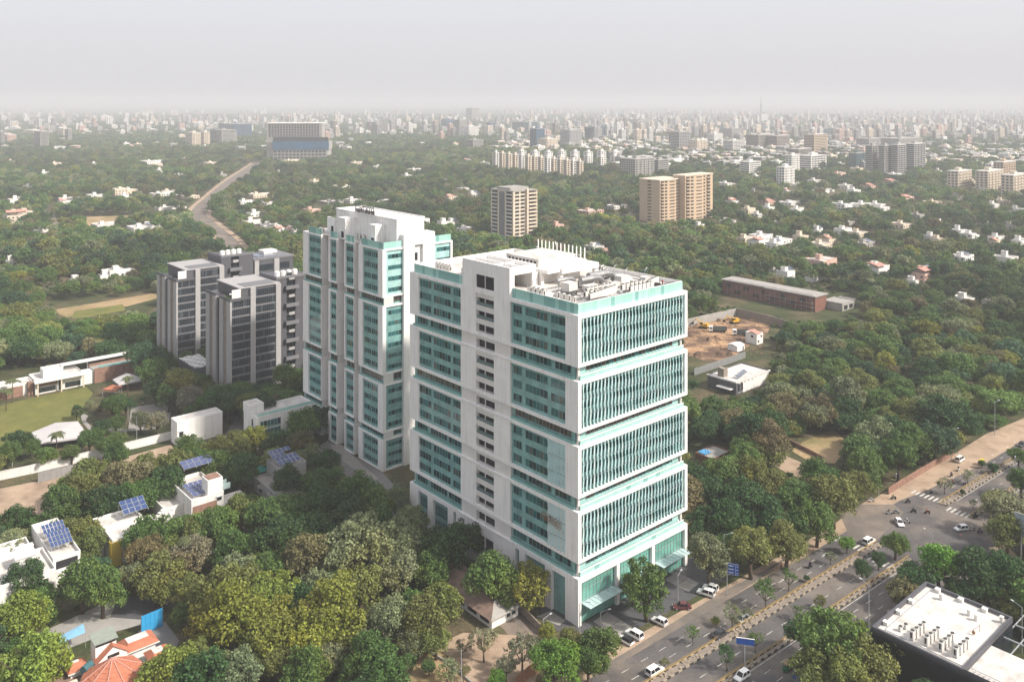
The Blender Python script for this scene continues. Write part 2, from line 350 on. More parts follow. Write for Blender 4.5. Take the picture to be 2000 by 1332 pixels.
for o in (119.5, 113.0, 110.9): rsheet('edge_marking', tb+6, 330, o-.08, o+.08, M['line'], .030)
for o in (113.0, 110.9): rsheet('edge_marking', -20, ta+2, o-.08, o+.08, M['line'], .030)
def zebra(t, o0, o1, ln=3.2, step=1.35, skew=0.0):
    o = o0; i = 0
    while o < o1:
        rsheet('zebra_stripe', t+skew*i, t+skew*i+ln, o, o+.6, M['line'], .032); o += step; i += 1
zebra(tof(1826,992)+1, 112.9, 119.6); zebra(tof(1826,992)+4, 122.2, 131.5); zebra(tof(1700,1062)-6, 122.4, 130.0); zebra(tof(1740,1080)-8, 113, 119.5)
for tt, oo in ((tof(1480,1145), 128.6), (tof(1590,1080), 127.0), (tof(1500,1128), 126.9)):      # worn lane arrows
    P = [(0,-.12),(2.0,-.12),(2.0,-.45),(3.2,0),(2.0,.45),(2.0,.12),(0,.12)]
    sheet('arrow_marking', [rp(tt+a, oo+b) for a, b in P], M['line'], .031)
# ================================================================ facade helpers
def curtain(parent, face, s0, s1, d, z0, z1, nf, groups, pane=1.25, sp='spandrel', vmats=('vision','vision2','vision3'), wts=(5,9,1), vis=(.26,.78), child='window_band'):
    """one glazed panel: backing of spandrel glass, then a band of vision panes with mullions for every floor"""
    MB().fbox(face, s0, s1, d, d+.12, z0, z1).build('spandrel_glass', M[sp], parent)
    fh = (z1-z0)/nf; L_ = s1-s0
    for k in range(nf):
        a, b = z0+fh*(k+vis[0]), z0+fh*(k+vis[1])
        for g0, g1 in groups:
            gl, mu = MB(), MB()
            n = max(1, round((g1-g0)*L_/pane)); w_ = (g1-g0)*L_/n
            for i in range(n):
                x = s0+g0*L_+i*w_; mi = random.choices(range(len(vmats)), wts)[0]
                gl.fbox(face, x+.025, x+w_-.025, d-.03, d+.05, a, b, mi)
                mu.fbox(face, x-.03, x+.03, d-.10, d-.01, a-.2, b+.2)
            x = s0+g1*L_; mu.fbox(face, x-.03, x+.03, d-.10, d-.01, a-.2, b+.2)
            wb = gl.build(child, [M[q] for q in vmats], parent, kind='stuff')
            mu.build('mullions', M['mullion'], wb, kind='stuff')
def grid_lines(parent, face, s0, s1, d, z0, z1, nx, nz, mat='mullion', t=.05, name='glazing_bars'):
    mb = MB()
    for i in range(nx+1):
        x = s0+(s1-s0)*i/nx; mb.fbox(face, x-t/2, x+t/2, d-.08, d+.02, z0, z1)
    for j in range(1, nz):
        z = z0+(z1-z0)*j/nz; mb.fbox(face, s0, s1, d-.06, d+.01, z-t/2, z+t/2)
    return mb.build(name, M[mat], parent)
def ring(mb, x0, y0, x1, y1, t, z0, z1, mi=0):          # a square ring of four butted boxes
    mb.box(x0, y0, z0, x1, y0+t, z1, mi); mb.box(x0, y1-t, z0, x1, y1, z1, mi)
    mb.box(x0, y0+t, z0, x0+t, y1-t, z1, mi); mb.box(x1-t, y0+t, z0, x1, y1-t, z1, mi); return mb
def panels(parent, face, s0, s1, d, z0, z1, n, mats, name='parapet_panel', gap=.03, th=.08):
    w_ = (s1-s0)/n; meshes = {}
    for i in range(n):
        m = random.choices(range(len(mats)), [5,4,3,1][:len(mats)])[0]
        if m not in meshes: meshes[m] = MB().fbox((face[0], 0), gap/2, w_-gap/2, 0, th, z0, z1).mesh(name, mats[m])
        s = s0+i*w_
        loc = (s, face[1]+d, 0) if face[0] == 'R' else (face[1]+d, s, 0) if face[0] == 'L' else (s, face[1]-d, 0) if face[0] == 'B' else (face[1]-d, s, 0)
        link(name, meshes[m], parent, loc)
# ================================================================ the tower with the fins
C1 = np.array([15.13, 196.8])
tw = empty('office_tower', C1, A0, 'tall white office tower with teal glass and wavy glass fins beside the road', 'tower')
W1, D1 = 40.2, 67.7
R, Lf, Bk, Rt = ('R', 0.0), ('L', 0.0), ('B', D1), ('E', W1)
MB().box(1.7,1.7,0, W1-1.7, D1-1.7, 72.1).build('core', M['spandrel'], tw)
MB().box(1.3,1.3,72.1, W1-1.3, D1-1.3, 72.35).build('roof_deck', M['roofwhite'], tw)
TOPS = [71.0, 55.9, 41.0, 26.0, 10.8]; BOTS = [59.1, 44.1, 29.2, 14.3, 0.0]
PA, PB, CORE = (4.25, 23.9), (43.9, 63.4), (23.9, 43.9)
GRP_A = [(0,.27), (.33,.73), (.80,.96)]; GRP_B = [(.02,.2), (.26,.66), (.72,1.0)]
finm = []
for v in range(16):                                    # wavy glass ribbons, sixteen phases of the wave
    mb = MB(); n = 24; H_ = 10.3; ph = 2*pi*v/16; rows = []
    for i in range(n+1):
        z = H_*i/n; wv_ = .11*sin(2*pi*z/3.45+ph); w_ = .37+.05*sin(2*pi*z/3.45+ph+1.2)
        rows.append([(wv_-w_, .02+.06*sin(2*pi*z/3.45+ph), z), (wv_+w_, .36+.06*sin(2*pi*z/3.45+ph), z)])
    for i in range(n):
        (a, b), (c, d) = rows[i], rows[i+1]
        mb.poly([a, b, d, c]); e_ = .05
        mb.poly([(a[0], a[1]+e_, a[2]), (c[0], c[1]+e_, c[2]), (d[0], d[1]+e_, d[2]), (b[0], b[1]+e_, b[2])])
        mb.poly([a, c, (c[0], c[1]+e_, c[2]), (a[0], a[1]+e_, a[2])]); mb.poly([b, (b[0], b[1]+e_, b[2]), (d[0], d[1]+e_, d[2]), d])
    finm.append(mb.mesh('glass_fin', M['fin'][(v*3) % 4], True))
brk = MB().box(-.05,-.15,-.05,.05,.6,.05)
for z in (3.0, 6.8): brk.box(-.32,-.02,z-.06,.1,.62,z+.06)
brkm = brk.mesh('fin_bracket', M['steel'])
for k in range(5):
    zt, zb = TOPS[k], BOTS[k]
    fr = MB()
    if k < 4:
        # ring beams, corner piers, and the white piers of the long side
        for (za, zc) in ((zt-.85, zt), (zb, zb+.75)): ring(fr, 0, 0, W1, D1, 1.5, za, zc)
        a, b = zb+.75, zt-.85
        fr.box(0,0,a, 1.05,1.05,b); fr.box(W1-1.0,0,a, W1,1.5,b); fr.box(0,D1-1.5,a, 1.5,D1,b); fr.box(W1-1.5,D1-1.5,a, W1,D1,b)
        fr.fbox(Lf, 1.05, 4.25, .04, 1.2, a, b); fr.fbox(Lf, 63.4, D1-1.5, .04, 1.2, a, b)
        fr.fbox(Lf, 23.9, 30.1, .05, 1.2, a, b); fr.fbox(Lf, 37.4, 43.9, .05, 1.2, a, b)
        fr.build('facade_frame', M['white'], tw)
        curtain(tw, Lf, *PA, .62, zb+.75, zt-.85, 3, GRP_A); curtain(tw, Lf, *PB, .62, zb+.75, zt-.85, 3, GRP_B)
        curtain(tw, R, 1.05, W1-1.0, .72, zb+.75, zt-.85, 3, [(0,1)], 3.8, sp='spandrel2', vmats=('vision2','spandrel'), wts=(5,2), vis=(.30,.70))
        for i in range(31):
            x = 1.05+(W1-2.05)*(i+.75)/31.4
            f = link('glass_fin', finm[(i+3*k) % 16], tw, (x, .05, zb+.75)); link('fin_bracket', brkm, f, (0, 0, 0))
        if k >= 2:
            for i in range(6):
                f = link('glass_fin', finm[(i*2+k) % 16], tw, (.0, 4.6+i*1.05, zb+.75), rz=-pi/2); link('fin_bracket', brkm, f)
        # plain teal bands on the two far sides
        MB().fbox(Bk, 1.5, W1-1.5, .8, 1.2, a, b).build('rear_glazing', M['spandrel'], tw); MB().fbox(Rt, 1.5, D1-1.5, .8, 1.2, a, b).build('rear_glazing', M['spandrel'], tw)
    else:
        # ground storeys: beam, piers, lobby glass
        zt = TOPS[4]
        ring(fr, 0, 0, W1, D1, 1.5, zt-1.15, zt)
        for x0, x1 in ((0,1.05), (13.05,14.1), (26.1,27.15), (W1-1.05,W1)): fr.box(x0, 0, 0, x1, 1.5, zt-1.15)
        for y0, y1 in ((1.5,4.3), (8.9,11.2), (18.2,20.4), (21.8,30.3), (37.2,45.9), (47.2,49.6), (56.4,59.0), (63.6,D1)): fr.fbox(Lf, y0, y1, .02, 1.4, 0, zt-1.15)
        fr.fbox(Lf, 30.3, 37.2, .02, 1.4, 0, 3.4); fr.fbox(Lf, 30.3, 37.2, .25, 1.4, 7.6, zt-1.15)
        fr.fbox(Lf, 20.4, 21.8, .02, 1.4, 0, 2.5)
        fr.box(1.5, D1-1.5, 0, W1, D1, zt-1.15); fr.box(W1-1.5, 1.5, 0, W1, D1-1.5, zt-1.15)
        fr.build('facade_frame', M['white'], tw)
        for y0, y1 in ((4.3,8.9), (11.2,18.2), (20.4,21.8), (45.9,47.2), (49.6,56.4), (59.0,63.6)):
            MB().fbox(Lf, y0, y1, .9, 1.0, 0, zt-1.15).build('shopfront_glass', M['spandrel'], tw)
            grid_lines(tw, Lf, y0, y1, .9, .1, zt-1.15, max(1, round((y1-y0)/1.1)), 6, t=.04)
        for y0, y1 in ((45.9,47.2), (49.6,56.4), (59.0,63.6)):
            for q in range(2): MB().fbox(Lf, y0+.1, y1-.1, .86, .88, 1+q*4.3, 3.9+q*4.3).build('window_band', M['vision2'], tw)
        MB().fbox(Lf, 30.3, 37.2, 1.3, 1.4, 3.4, 7.6).build('stair_void', M['void'], tw)
        MB().fbox(Lf, 30.3, 37.2, .3, .36, 3.4, 4.6).build('stair_balustrade', M['balglass'], tw)
        MB().fbox(Lf, 33.9, 34.15, .3, .6, 4.6, 7.6).build('stair_mullion', M['offwhite'], tw)
        for x0, x1 in ((1.05,13.05), (14.1,26.1), (27.15,W1-1.05)):
            MB().box(x0, .85, .05, x1, .95, zt-1.15).build('lobby_glass', M['lobby'], tw)
            grid_lines(tw, R, x0, x1, .85, .1, zt-1.15, 10, 4, 'steel', .06)
            cn = MB().box(x0+.5, -2.3, 4.55, x1-.2, .8, 4.63).build('entrance_canopy', M['canopyglass'], tw)
            rb = MB()
            for i in range(9): rb.box(x0+.5+(x1-x0-.8)*i/8, -2.25, 4.64, x0+.56+(x1-x0-.8)*i/8, .8, 4.72)
            rb.build('canopy_ribs', M['alu'], cn)
    if k < 4:
        # recessed storey between this box and the one below
        z1_, z0_ = zb, TOPS[k+1]
        dark = k == 1
        vm = ('vision','vision2','curtain') if not dark else ('curtain','vision3','curtain')
        curtain(tw, Lf, 1.9, 23.9, .95, z0_, z1_, 1, [(.06,.30), (.36,.72), (.76,.98)] if not dark else [(.05,.95)], 1.25, vmats=vm, wts=(6,3,0), vis=(.34,.92))
        curtain(tw, Lf, 43.9, 66.3, .95, z0_, z1_, 1, [(.0,.28), (.32,.66), (.72,.94)] if not dark else [(.05,.95)], 1.25, vmats=vm, wts=(6,3,0), vis=(.34,.92))
        curtain(tw, R, 1.9, W1-1.9, 1.55, z0_, z1_, 1, [(.06,.93)], 1.3, sp='spandrel2', vmats=vm, wts=(6,2,2), vis=(.45,.92))
        tr = MB().box(1.2, .45, z0_-.02, W1-1.2, 1.55, z0_+.06).build('terrace', M['canopyglass'], tw)
        MB().box(1.1, .35, z0_+1.05, W1-1.1, .62, z0_+1.2).build('coping', M['white'], tr)
        panels(tw, R, 1.1, W1-1.1, .42, z0_+.003, z0_+1.05, 24, M['parapet'], 'balustrade_panel')
        MB().fbox(Lf, 1.6, 23.9, .3, .38, z0_+.003, z0_+.75).build('balustrade', M['parapet'][3], tw)
        MB().fbox(Lf, 43.9, 66.4, .3, .38, z0_+.003, z0_+.75).build('balustrade', M['parapet'][3], tw)
        for bx in ((1.0,1.0,1.5,1.5), (1.0,D1-1.6,1.5,D1-1.1), (W1-1.6,1.0,W1-1.1,1.5), (.35,23.9,1.5,30.1), (.35,37.6,1.5,43.9)): MB().box(bx[0],bx[1],z0_,bx[2],bx[3],z1_).build('recess_pier', M['offwhite'], tw)
    # stair openings on the long side
    if k < 4:
        zz = [(zb+.75+ (zt-.85-zb-.75)*i/3, zb+.75+(zt-.85-zb-.75)*(i+1)/3) for i in range(3)]
        st = MB()
        for i, (a, b) in enumerate(zz):
            st.fbox(Lf, 30.1, 37.4, .3, 1.5, b-1.15, b); st.fbox(Lf, 30.1, 37.4, .3, 1.5, a, a+.25)
            MB().fbox(Lf, 30.1, 37.4, 1.45, 1.6, a+.25, b-1.15).build('stair_void', M['void'], tw)
            MB().fbox(Lf, 33.9, 34.1, .35, .6, a+.25, b-1.15).build('stair_mullion', M['offwhite'], tw)
            if i > 0: MB().fbox(Lf, 30.1, 37.4, .32, .37, a+.25, a+1.2).build('stair_balustrade', M['balglass'], tw)
        st.build('stair_spandrel', M['offwhite'], tw)
        z1_, z0_ = zb, TOPS[k+1]
        MB().fbox(Lf, 30.1, 37.6, .4, 1.5, z1_-.95, z1_).build('stair_spandrel', M['offwhite'], tw)
        MB().fbox(Lf, 30.1, 37.6, 1.45, 1.6, z0_, z1_-.95).build('stair_void', M['void'], tw)
        MB().fbox(Lf, 33.9, 34.1, .4, .6, z0_, z1_-.95).build('stair_mullion', M['offwhite'], tw)
        MB().fbox(Lf, 23.0, 44.6, -.25, .0, z0_-.30, z0_-.05).build('ledge', M['white'], tw)
# parapet of green glass
zp0, zp1 = 71.0, 73.4
panels(tw, R, .9, W1-.9, .9, zp0, zp1, 31, M['parapet'])
panels(tw, Lf, .98, 23.9, .9, zp0, zp1, 18, [M['parapet'][3], M['parapet'][2]]); panels(tw, Lf, 43.1, D1-.9, .9, zp0, zp1, 18, [M['parapet'][3], M['parapet'][2]])
pw = MB(); ring(pw, 1.0, 1.0, W1-1.0, D1-1.0, .22, 70.95, 73.45); pw.build('parapet_wall', M['white'], tw)
# roof structures
sb = MB().box(.0, 23.9, 71, .6, 30.0, 78.4).box(.0, 37.3, 71, .6, 43.1, 78.4).box(0, 30.0, 71, .6, 37.3, 71.6).box(0, 30.0, 75.0, .6, 37.3, 78.4)
sb.box(.6, 23.9, 71, 1.6, 24.5, 78.4).box(.6, 42.5, 71, 8.8, 43.1, 78.4).box(1.6, 23.9, 76.4, 8.8, 24.5, 78.4).box(7.7, 23.9, 71, 8.8, 24.5, 76.4)
sb.box(8.2, 24.5, 71, 8.8, 42.5, 78.4).box(.6, 24.5, 77.2, 8.2, 42.5, 77.4).box(4.2, 24.5, 77.4, 4.5, 42.5, 78.3).box(.6, 31, 77.4, 8.2, 31.3, 78.2)
sblk = sb.build('stair_block', M['white'], tw)
MB().box(.3, 30.0, 71.6, .4, 37.3, 75.0).build('louvre_opening', M['void'], sblk); MB().box(.05, 33.55, 71.6, .25, 33.75, 75.0).build('mullion', M['offwhite'], sblk)
pb = MB().box(11.6, 22.4, 75.6, 30.1, 46.0, 76.5)
for x, y in ((16.2,21.8),(29.1,21.8),(11.6,24.2),(29.1,33),(29.1,45)): pb.box(x, y+.6, 71, x+1.0, y+1.6, 75.6)
pb.box(12.0, 26.4, 71, 27.5, 41.5, 75.6).box(9.3, 25.5, 71, 11.0, 28.2, 75.8).box(16.2, 21.8, 75.1, 30.1, 22.4, 76.5)
pb.build('plant_room', M['white'], tw)
up = MB().box(12.9, 27.2, 76.5, 26.5, 40.2, 78.5).build('upper_plant_room', M['roofwhite'], tw)
wl = MB()
for i in range(8): wl.box(12.82, 28.2+i*1.45, 77.0, 12.89, 29.0+i*1.45, 77.9)
wl.build('vent_windows', M['void'], up)
for i in range(13):                                    # roof sign seen from behind: upright white letter strokes on feet
    y = 28.6+i*1.58; g = 'ILLLIILYLIIIL'[i]; lt = MB().box(31.6, y, 76.3, 31.85, y+.22, 79.4)
    if g == 'L': lt.box(31.6, y+.22, 76.9, 31.85, y+.85, 77.2)
    if g == 'Y': lt.tube((31.72, y+.1, 78.2), (31.72, y+.8, 79.5), .14)
    lt.box(30.6, y, 76.3, 31.6, y+.12, 76.42)
    lt.build('sign_letter', M['white'], tw)
MB().box(29.9, 28.3, 76.1, 32.0, 49.0, 76.29).build('sign_base', M['white'], tw)
# rooftop plant: things of their own, standing on the roof deck
def L2W(root_xy, x, y, ang=A0): return np.array(root_xy)+np.array([cos(ang)*x-sin(ang)*y, sin(ang)*x+cos(ang)*y])
def ac_unit(name, h=1.9, w_=1.15, d_=.75):
    r = empty(name, (0,0), 0)
    MB().box(-w_/2,-d_/2,.15,w_/2,d_/2,h).build('casing', M['acbody'], r)
    f = MB(); f.box(w_/2+.002,-d_/2+.25,.5,w_/2+.03,d_/2-.12,h-.25); f.box(-w_/2-.03,-d_/2+.25,.5,-w_/2-.002,d_/2-.12,h-.25)
    f.build('grille', M['acgrille'], r)
    MB().tube((0,0,h+.002),(0,0,h+.1),.38,.38,10).build('fan_guard', M['acgrille'], r)
    MB().box(-w_/2-.1,-d_/2,0,-w_/2+.15,d_/2,.148).box(w_/2-.15,-d_/2,0,w_/2+.1,d_/2,.148).build('skid', M['steel'], r)
    return r
ac0 = ac_unit('air_conditioner'); ac1 = ac_unit('air_conditioner', 1.0, .95, .45)
kids_of(ac0)
AC_USED = [False, False]
def place_ac(which, p, z, rz, label, group):
    src = (ac0, ac1)[which]
    o = src if not AC_USED[which] else copy_tree(src)
    AC_USED[which] = True
    o.location = (p[0], p[1], z); o.rotation_euler = (0, 0, rz); setp(o, label, 'air conditioner', group); return o
for row, (x0, y0, n, dx, dy, lab) in enumerate([
    (8.6, 4.2, 8, 1.55, .32, 'tall white condenser in the roof edge row nearest the fins facade'),
    (9.5, 6.6, 5, 1.7, 0, 'white condenser in the short second row behind the roof edge row'),
    (22.2, 3.4, 6, 1.5, 0, 'white condenser in the paired cluster mid roof beside the bare deck'),
    (22.0, 6.0, 6, 1.6, 0, 'white condenser in the back line of the mid roof cluster'),
    (30.5, 18.0, 5, 1.5, 2.2, 'white condenser along the far roof parapet by the plant room'),
    (3.4, 5.0, 4, .2, 2.0, 'white condenser along the long side parapet near the scrap heap'),
    (4.0, 54.0, 5, .1, 1.6, 'white condenser on the roof end beyond the stair block')]):
    for i in range(n): place_ac(0, L2W(C1, x0+i*dx, y0+i*dy), 72.35, A0+(0 if row < 5 else pi/2), lab+', '+['first','second','third','fourth','fifth','sixth','seventh','eighth'][i], 'condensers on the fin tower roof row %s' % 'abcdefg'[row])
    KIDS.pop('none', None)
def roofbox(name, label, cat, C, x, y, z, parts, mat, group=None):
    p = L2W(C, x, y); e = empty(name, (p[0], p[1], z), A0, label, cat, group)
    for nm, f, m in parts: f(MB()).build(nm, m, e)
    return e
for i, (x, y, s, lab) in enumerate([(20,14,1.0,'big silver air duct curling under the plant room canopy'), (25,15,1.2,'big silver air duct elbow at the plant room corner post'), (15,18.5,.8,'short silver air duct elbow beside the stair block portal')]):
    p = L2W(C1, x, y); e = empty('air_duct', (p[0], p[1], 72.35), A0, lab, 'duct')
    mb = MB()
    for j in range(6):
        a0, a1 = pi*j/6*.6, pi*(j+1)/6*.6
        mb.tube((3*s*sin(a0), 0, 1+1.6*s*cos(a0)), (3*s*sin(a1), 0, 1+1.6*s*cos(a1)), .75*s, .75*s, 8, caps=False)
    mb.tube((-5*s,0,1+1.6*s),(0,0,1+1.6*s),.75*s,.75*s,8); mb.build('duct_run', M['duct'], e)
    MB().box(-4*s,-.1,0,-3.8*s,.1,1+.9*s).box(-.5*s,-.1,0,-.3*s,.1,1+.9*s).box(2.6*s,-.4,0,2.9*s,.4,.8).build('support', M['steel'], e)
p = L2W(C1, 5.2, 9.0); e = empty('scrap_heap', (p[0], p[1], 72.35), A0, 'orange and grey scrap heap behind the parapet on the tower roof', 'scrap heap')
for i in range(14):
    q = [random.uniform(-1.5,1.5), random.uniform(-3,3), random.uniform(.1,1.0)]; d = [random.uniform(-1,1), random.uniform(-1.4,1.4), random.uniform(-.2,.6)]
    MB().tube(q, [q[j]+d[j] for j in range(3)], random.uniform(.05,.16), n=5).build('scrap_piece', M[random.choice(['rust','rust','steel','duct'])], e)
for i, (x, y, lx, ly, h, lab) in enumerate([(14,10.5,4,2,1.2,'long pale duct box on the roof behind the condenser rows'), (20,9.5,5,1.6,1.0,'low pale duct box mid roof beside the paired condensers'), (27,11,3.2,2.4,1.8,'flat topped white cabinet on legs near the far roof end'), (10,13,3,3,2.0,'square pale water tank in front of the plant room post'), (4.5,47.5,3,2,1.4,'white cabinet on the roof beyond the stair block'), (33,8,2,2,1.2,'small pale cabinet alone near the far roof corner')]):
    p = L2W(C1, x, y); e = empty('plant_cabinet', (p[0], p[1], 72.35), A0, lab, 'plant cabinet')
    MB().box(0,0,.4,lx,ly,h+.4).build('casing', M['acbody'], e)
    MB().box(-.1,-.1,h+.4,lx+.1,ly+.1,h+.5).build('lid', M['roofwhite'], e)
    lg = MB()
    for a in (.1, lx-.25):
        for b in (.1, ly-.25): lg.box(a, b, 0, a+.15, b+.15, .399)
    lg.build('legs', M['steel'], e)
for i in range(6):
    x, y = [(24,17),(26.5,18.5),(33,15),(34,20),(37.5,12),(6,22)][i]
    p = L2W(C1, x, y); e = empty('vent_mast', (p[0], p[1], 72.35), A0, ['thin mast with bent arm beside the plant room far post','short twin pipe vent among the far roof ducts','thin mast with small white head by the far parapet','leaning mast with white dish at the far parapet','slim mast alone near the far roof corner','short pipe vent under the stair block portal'][i], 'mast')
    MB().tube((0,0,0),(0,0,2.6),.07).build('pole', M['steel'], e); MB().tube((0,0,2.5),(1.3,.2,3.1),.05).build('arm', M['alu'], e)
p = L2W(C1, 0, 0); e = empty('roof_pipework', (p[0], p[1], 72.35), A0, 'dark pipe runs, cable trays and added shadow boxes crossing the finned tower roof', 'pipework')
pr_ = random.Random(9)
for i in range(46):
    x, y = pr_.uniform(3,36), pr_.uniform(3,21); L_ = pr_.uniform(2,9); d_ = pr_.random() < .5; z = pr_.uniform(.15,.6)
    MB().box(x, y, z, min(x+(L_ if d_ else .22), 38.5), min(y+(.22 if d_ else L_), 21.3), z+pr_.uniform(.12,.3)).build('pipe', M[pr_.choice(['acgrille','steel','acgrille','duct'])], e)
for i in range(16):
    x, y = pr_.uniform(4,36), pr_.uniform(4,20); MB().box(x, y, .02, x+pr_.uniform(.8,2.4), y+pr_.uniform(.8,2), pr_.uniform(.3,.9)).build('shadow_box', M[pr_.choice(['acgrille','steel','duct','acbody'])], e)  # added boxes, mostly dark, standing in for shadow patches on the deck
for row, (x0, y0, n, dx, dy, lab) in enumerate([(12.5, 9.0, 7, 1.35, .0, 'white condenser in the inner line beside the long duct box'), (17.5, 16.6, 7, 1.4, .1, 'white condenser in the line under the plant room canopy'), (31.0, 5.0, 4, 1.5, .5, 'white condenser of the short line near the far roof corner'), (2.6, 14.5, 4, .1, 1.7, 'white condenser along the long side parapet beside the stair block')]):
    for i in range(n): place_ac(0, L2W(C1, x0+i*dx, y0+i*dy), 72.35, A0+(0 if row < 3 else pi/2), lab+', '+['first','second','third','fourth','fifth','sixth','seventh'][i], 'more condensers on the fin tower roof row %s' % 'abcd'[row])
# hanging work cradle on the long side
p = L2W(C1, -.7, 5.2); e = empty('work_cradle', (p[0], p[1], 20.6), A0, 'rusty hanging work cradle with two workers on the shaded glass side', 'cradle')
cr = MB()
for z in (0, .55, 1.1):
    for y in (-.0, ): cr.tube((-.35, 0, z), (-.35, 6.2, z+.9), .05, n=5); cr.tube((.35, 0, z), (.35, 6.2, z+.9), .05, n=5)
for i in range(9):
    y = 6.2*i/8; cr.tube((-.35, y, .9*i/8), (-.35, y, 1.1+.9*i/8), .04, n=4); cr.tube((.35, y, .9*i/8), (.35, y, 1.1+.9*i/8), .04, n=4); cr.tube((-.35, y, .9*i/8), (.35, y, .9*i/8), .05, n=4)
cr.build('frame', M['rust'], e)
MB().tube((0,.3,1.1),(0,.3,38.5),.025,n=4).tube((0,5.9,1.9),(0,5.9,38.5),.025,n=4).build('cable', M['steel'], e)
# ================================================================ second teal tower with the roof lettering
C2 = np.array([-41.9, 279.2])
nv = empty('office_tower', C2, A0, 'slim white tower with teal bays and black roof lettering behind the finned tower', 'tower')
D2, W2 = 54.3, 28.8
MB().box(4.2,4.2,0, W2-1.0, D2-1.0, 71.6).build('core', M['brownstone'], nv)
BT2, TP2 = [56.2, 31.2, 12.4, 0.0], [71.9, 53.6, 28.1, 10.3]; NF2 = [4, 6, 4, 3]
BAYS = [(0,15.0,2.85,12.35), (18.0,24.4,18.0,23.7), (29.5,35.4,29.5,34.2), (40.6,D2,40.6,50.2)]
R2, L2 = ('R', 0.0), ('L', 0.0)
for k in range(4):
    zb, zt = BT2[k], TP2[k]
    for i, (y0, y1, g0, g1) in enumerate(BAYS):
        fr = MB(); th = .6
        fr.fbox(L2, y0, y1, 0, 4.2, zt-th, zt); fr.fbox(L2, y0, y1, 0, 4.2, zb, zb+th if k < 3 else .4)
        a, b = (zb+th if k < 3 else .4), zt-th
        if g0-y0 > .1: fr.fbox(L2, y0 if i else 0, g0, .02 if i else 0, 1.0, a, b)
        else: fr.fbox(L2, y0, y0+.25, .02, 4.0, a, b)
        fr.fbox(L2, g1, y1, .02, 1.0, a, b)
        fr.fbox(L2, y1-.3, y1, 1.0, 4.2, a, b)
        if i: fr.fbox(L2, y0+.25 if g0-y0 <= .1 else y0, y0+.5, 1.0, 4.2, a, b, 1 if i == 1 else 0)
        fr.build('bay_frame', [M['white'], M['brownstone']], nv)
        curtain(nv, L2, g0+.25, g1, .5, a, b, NF2[k], [(.1,.9)] if g1-g0 < 7 else [(.06,.45),(.5,.94)], 1.15, vis=(.28,.72))
        if k < 3:
            z0_, z1_ = TP2[k+1], zb
            curtain(nv, L2, y0+.4, y1-.4, .9, z0_, z1_, 1, [(.05,.95)], 1.1, vmats=('curtain','vision','vision3') if k < 2 else ('vision','vision2','vision3'), wts=(6,2,1), vis=(.25,.9))
            MB().fbox(L2, y0+.2, y1-.2, .3, .36, z0_+.003, z0_+.6).build('balustrade', M['parapet'][3], nv)
            MB().fbox(L2, y0+.05, y0+.4, .6, 4.2, z0_, z1_).fbox(L2, y1-.4, y1-.05, .6, 4.2, z0_, z1_).build('recess_pier', M['offwhite'], nv)
    # sunny side: one glazed bay each side of the white shaft
    for (x0, x1) in ((0,7.9), (20.5,W2)):
        fr = MB(); dpt = 0 if x0 == 0 else .6
        fr.box(max(x0,4.2) if x0 == 0 else x0, dpt, zt-.6, x1, 4.2, zt).box(max(x0,4.2) if x0 == 0 else x0, dpt, zb, x1, 4.2, zb+.6)
        if x0 == 0: fr.box(1.0, 0, zb+.6 if k < 3 else .4, 1.35, .9, zt-.6)
        else: fr.box(x0+.05, dpt, zb+.6, x0+.8, dpt+1, zt-.6).box(x1-.8, dpt, zb+.6, x1, dpt+1, zt-.6)
        fr.build('bay_frame', M['white'], nv)
        s0, s1 = (1.35, 7.9) if x0 == 0 else (x0+.8, x1-.8)
        curtain(nv, ('R', dpt), s0, s1, .5, zb+(.6 if k < 3 else .4), zt-.6, NF2[k], [(.16,.97)], 1.5, sp='spandrel2' if k == 0 else 'spandrel', vis=(.25,.62))
        if k < 3: curtain(nv, ('R', dpt), s0-.5, s1, .9, TP2[k+1], zb, 1, [(.1,.97)], 1.2, vmats=('curtain','vision','vision3') if k < 2 else ('vision','vision2','vision3'), wts=(6,2,1), vis=(.25,.9))
    # corner link between the two faces
sh = MB().box(7.9,-.5,0, 12.2,4.2,75.9).box(15.6,-.5,0, 20.5,4.2,75.9).box(12.2,.6,0,15.6,4.2,72.2).box(12.2,-.5,72.2,15.6,4.2,75.9)
sh.build('white_shaft', M['white'], nv)
sw = MB()
for i in range(17): sw.box(12.5, .52, 2+i*4.05, 14.1, .598, 4.6+i*4.05)
sw.build('shaft_windows', M['void'], nv)
MB().box(20.5,4.2,0,W2,D2,71.9).build('rear_block', M['spandrel'], nv)
rd = MB().box(1.0,1.0,71.9,W2-.8,D2-.8,72.1).build('roof_deck', M['roofwhite'], nv)
for i, (y0, y1, g0, g1) in enumerate(BAYS): panels(nv, L2, y0+.3, (g1 if i else y1-1.6)+.2, .35, 71.9, 74.1, max(3, round((g1-y0)/1.3)), [M['parapet'][3], M['parapet'][2]])
panels(nv, R2, .75, 7.8, .35, 71.9, 74.1, 6, M['parapet']); panels(nv, R2, 20.7, W2-.5, .9, 71.9, 74.1, 6, M['parapet'])
MB().box(6.7,1.9,72.1,17.7,41.5,80.6).build('penthouse', M['white'], nv)
MB().box(6.5,1.7,80.6,17.9,2.1,81.0).box(6.5,2.1,80.6,6.9,41.7,81.0).box(17.5,2.1,80.6,17.9,41.7,81.0).box(6.9,41.3,80.6,17.5,41.7,81.0).build('penthouse_parapet', M['white'], nv)
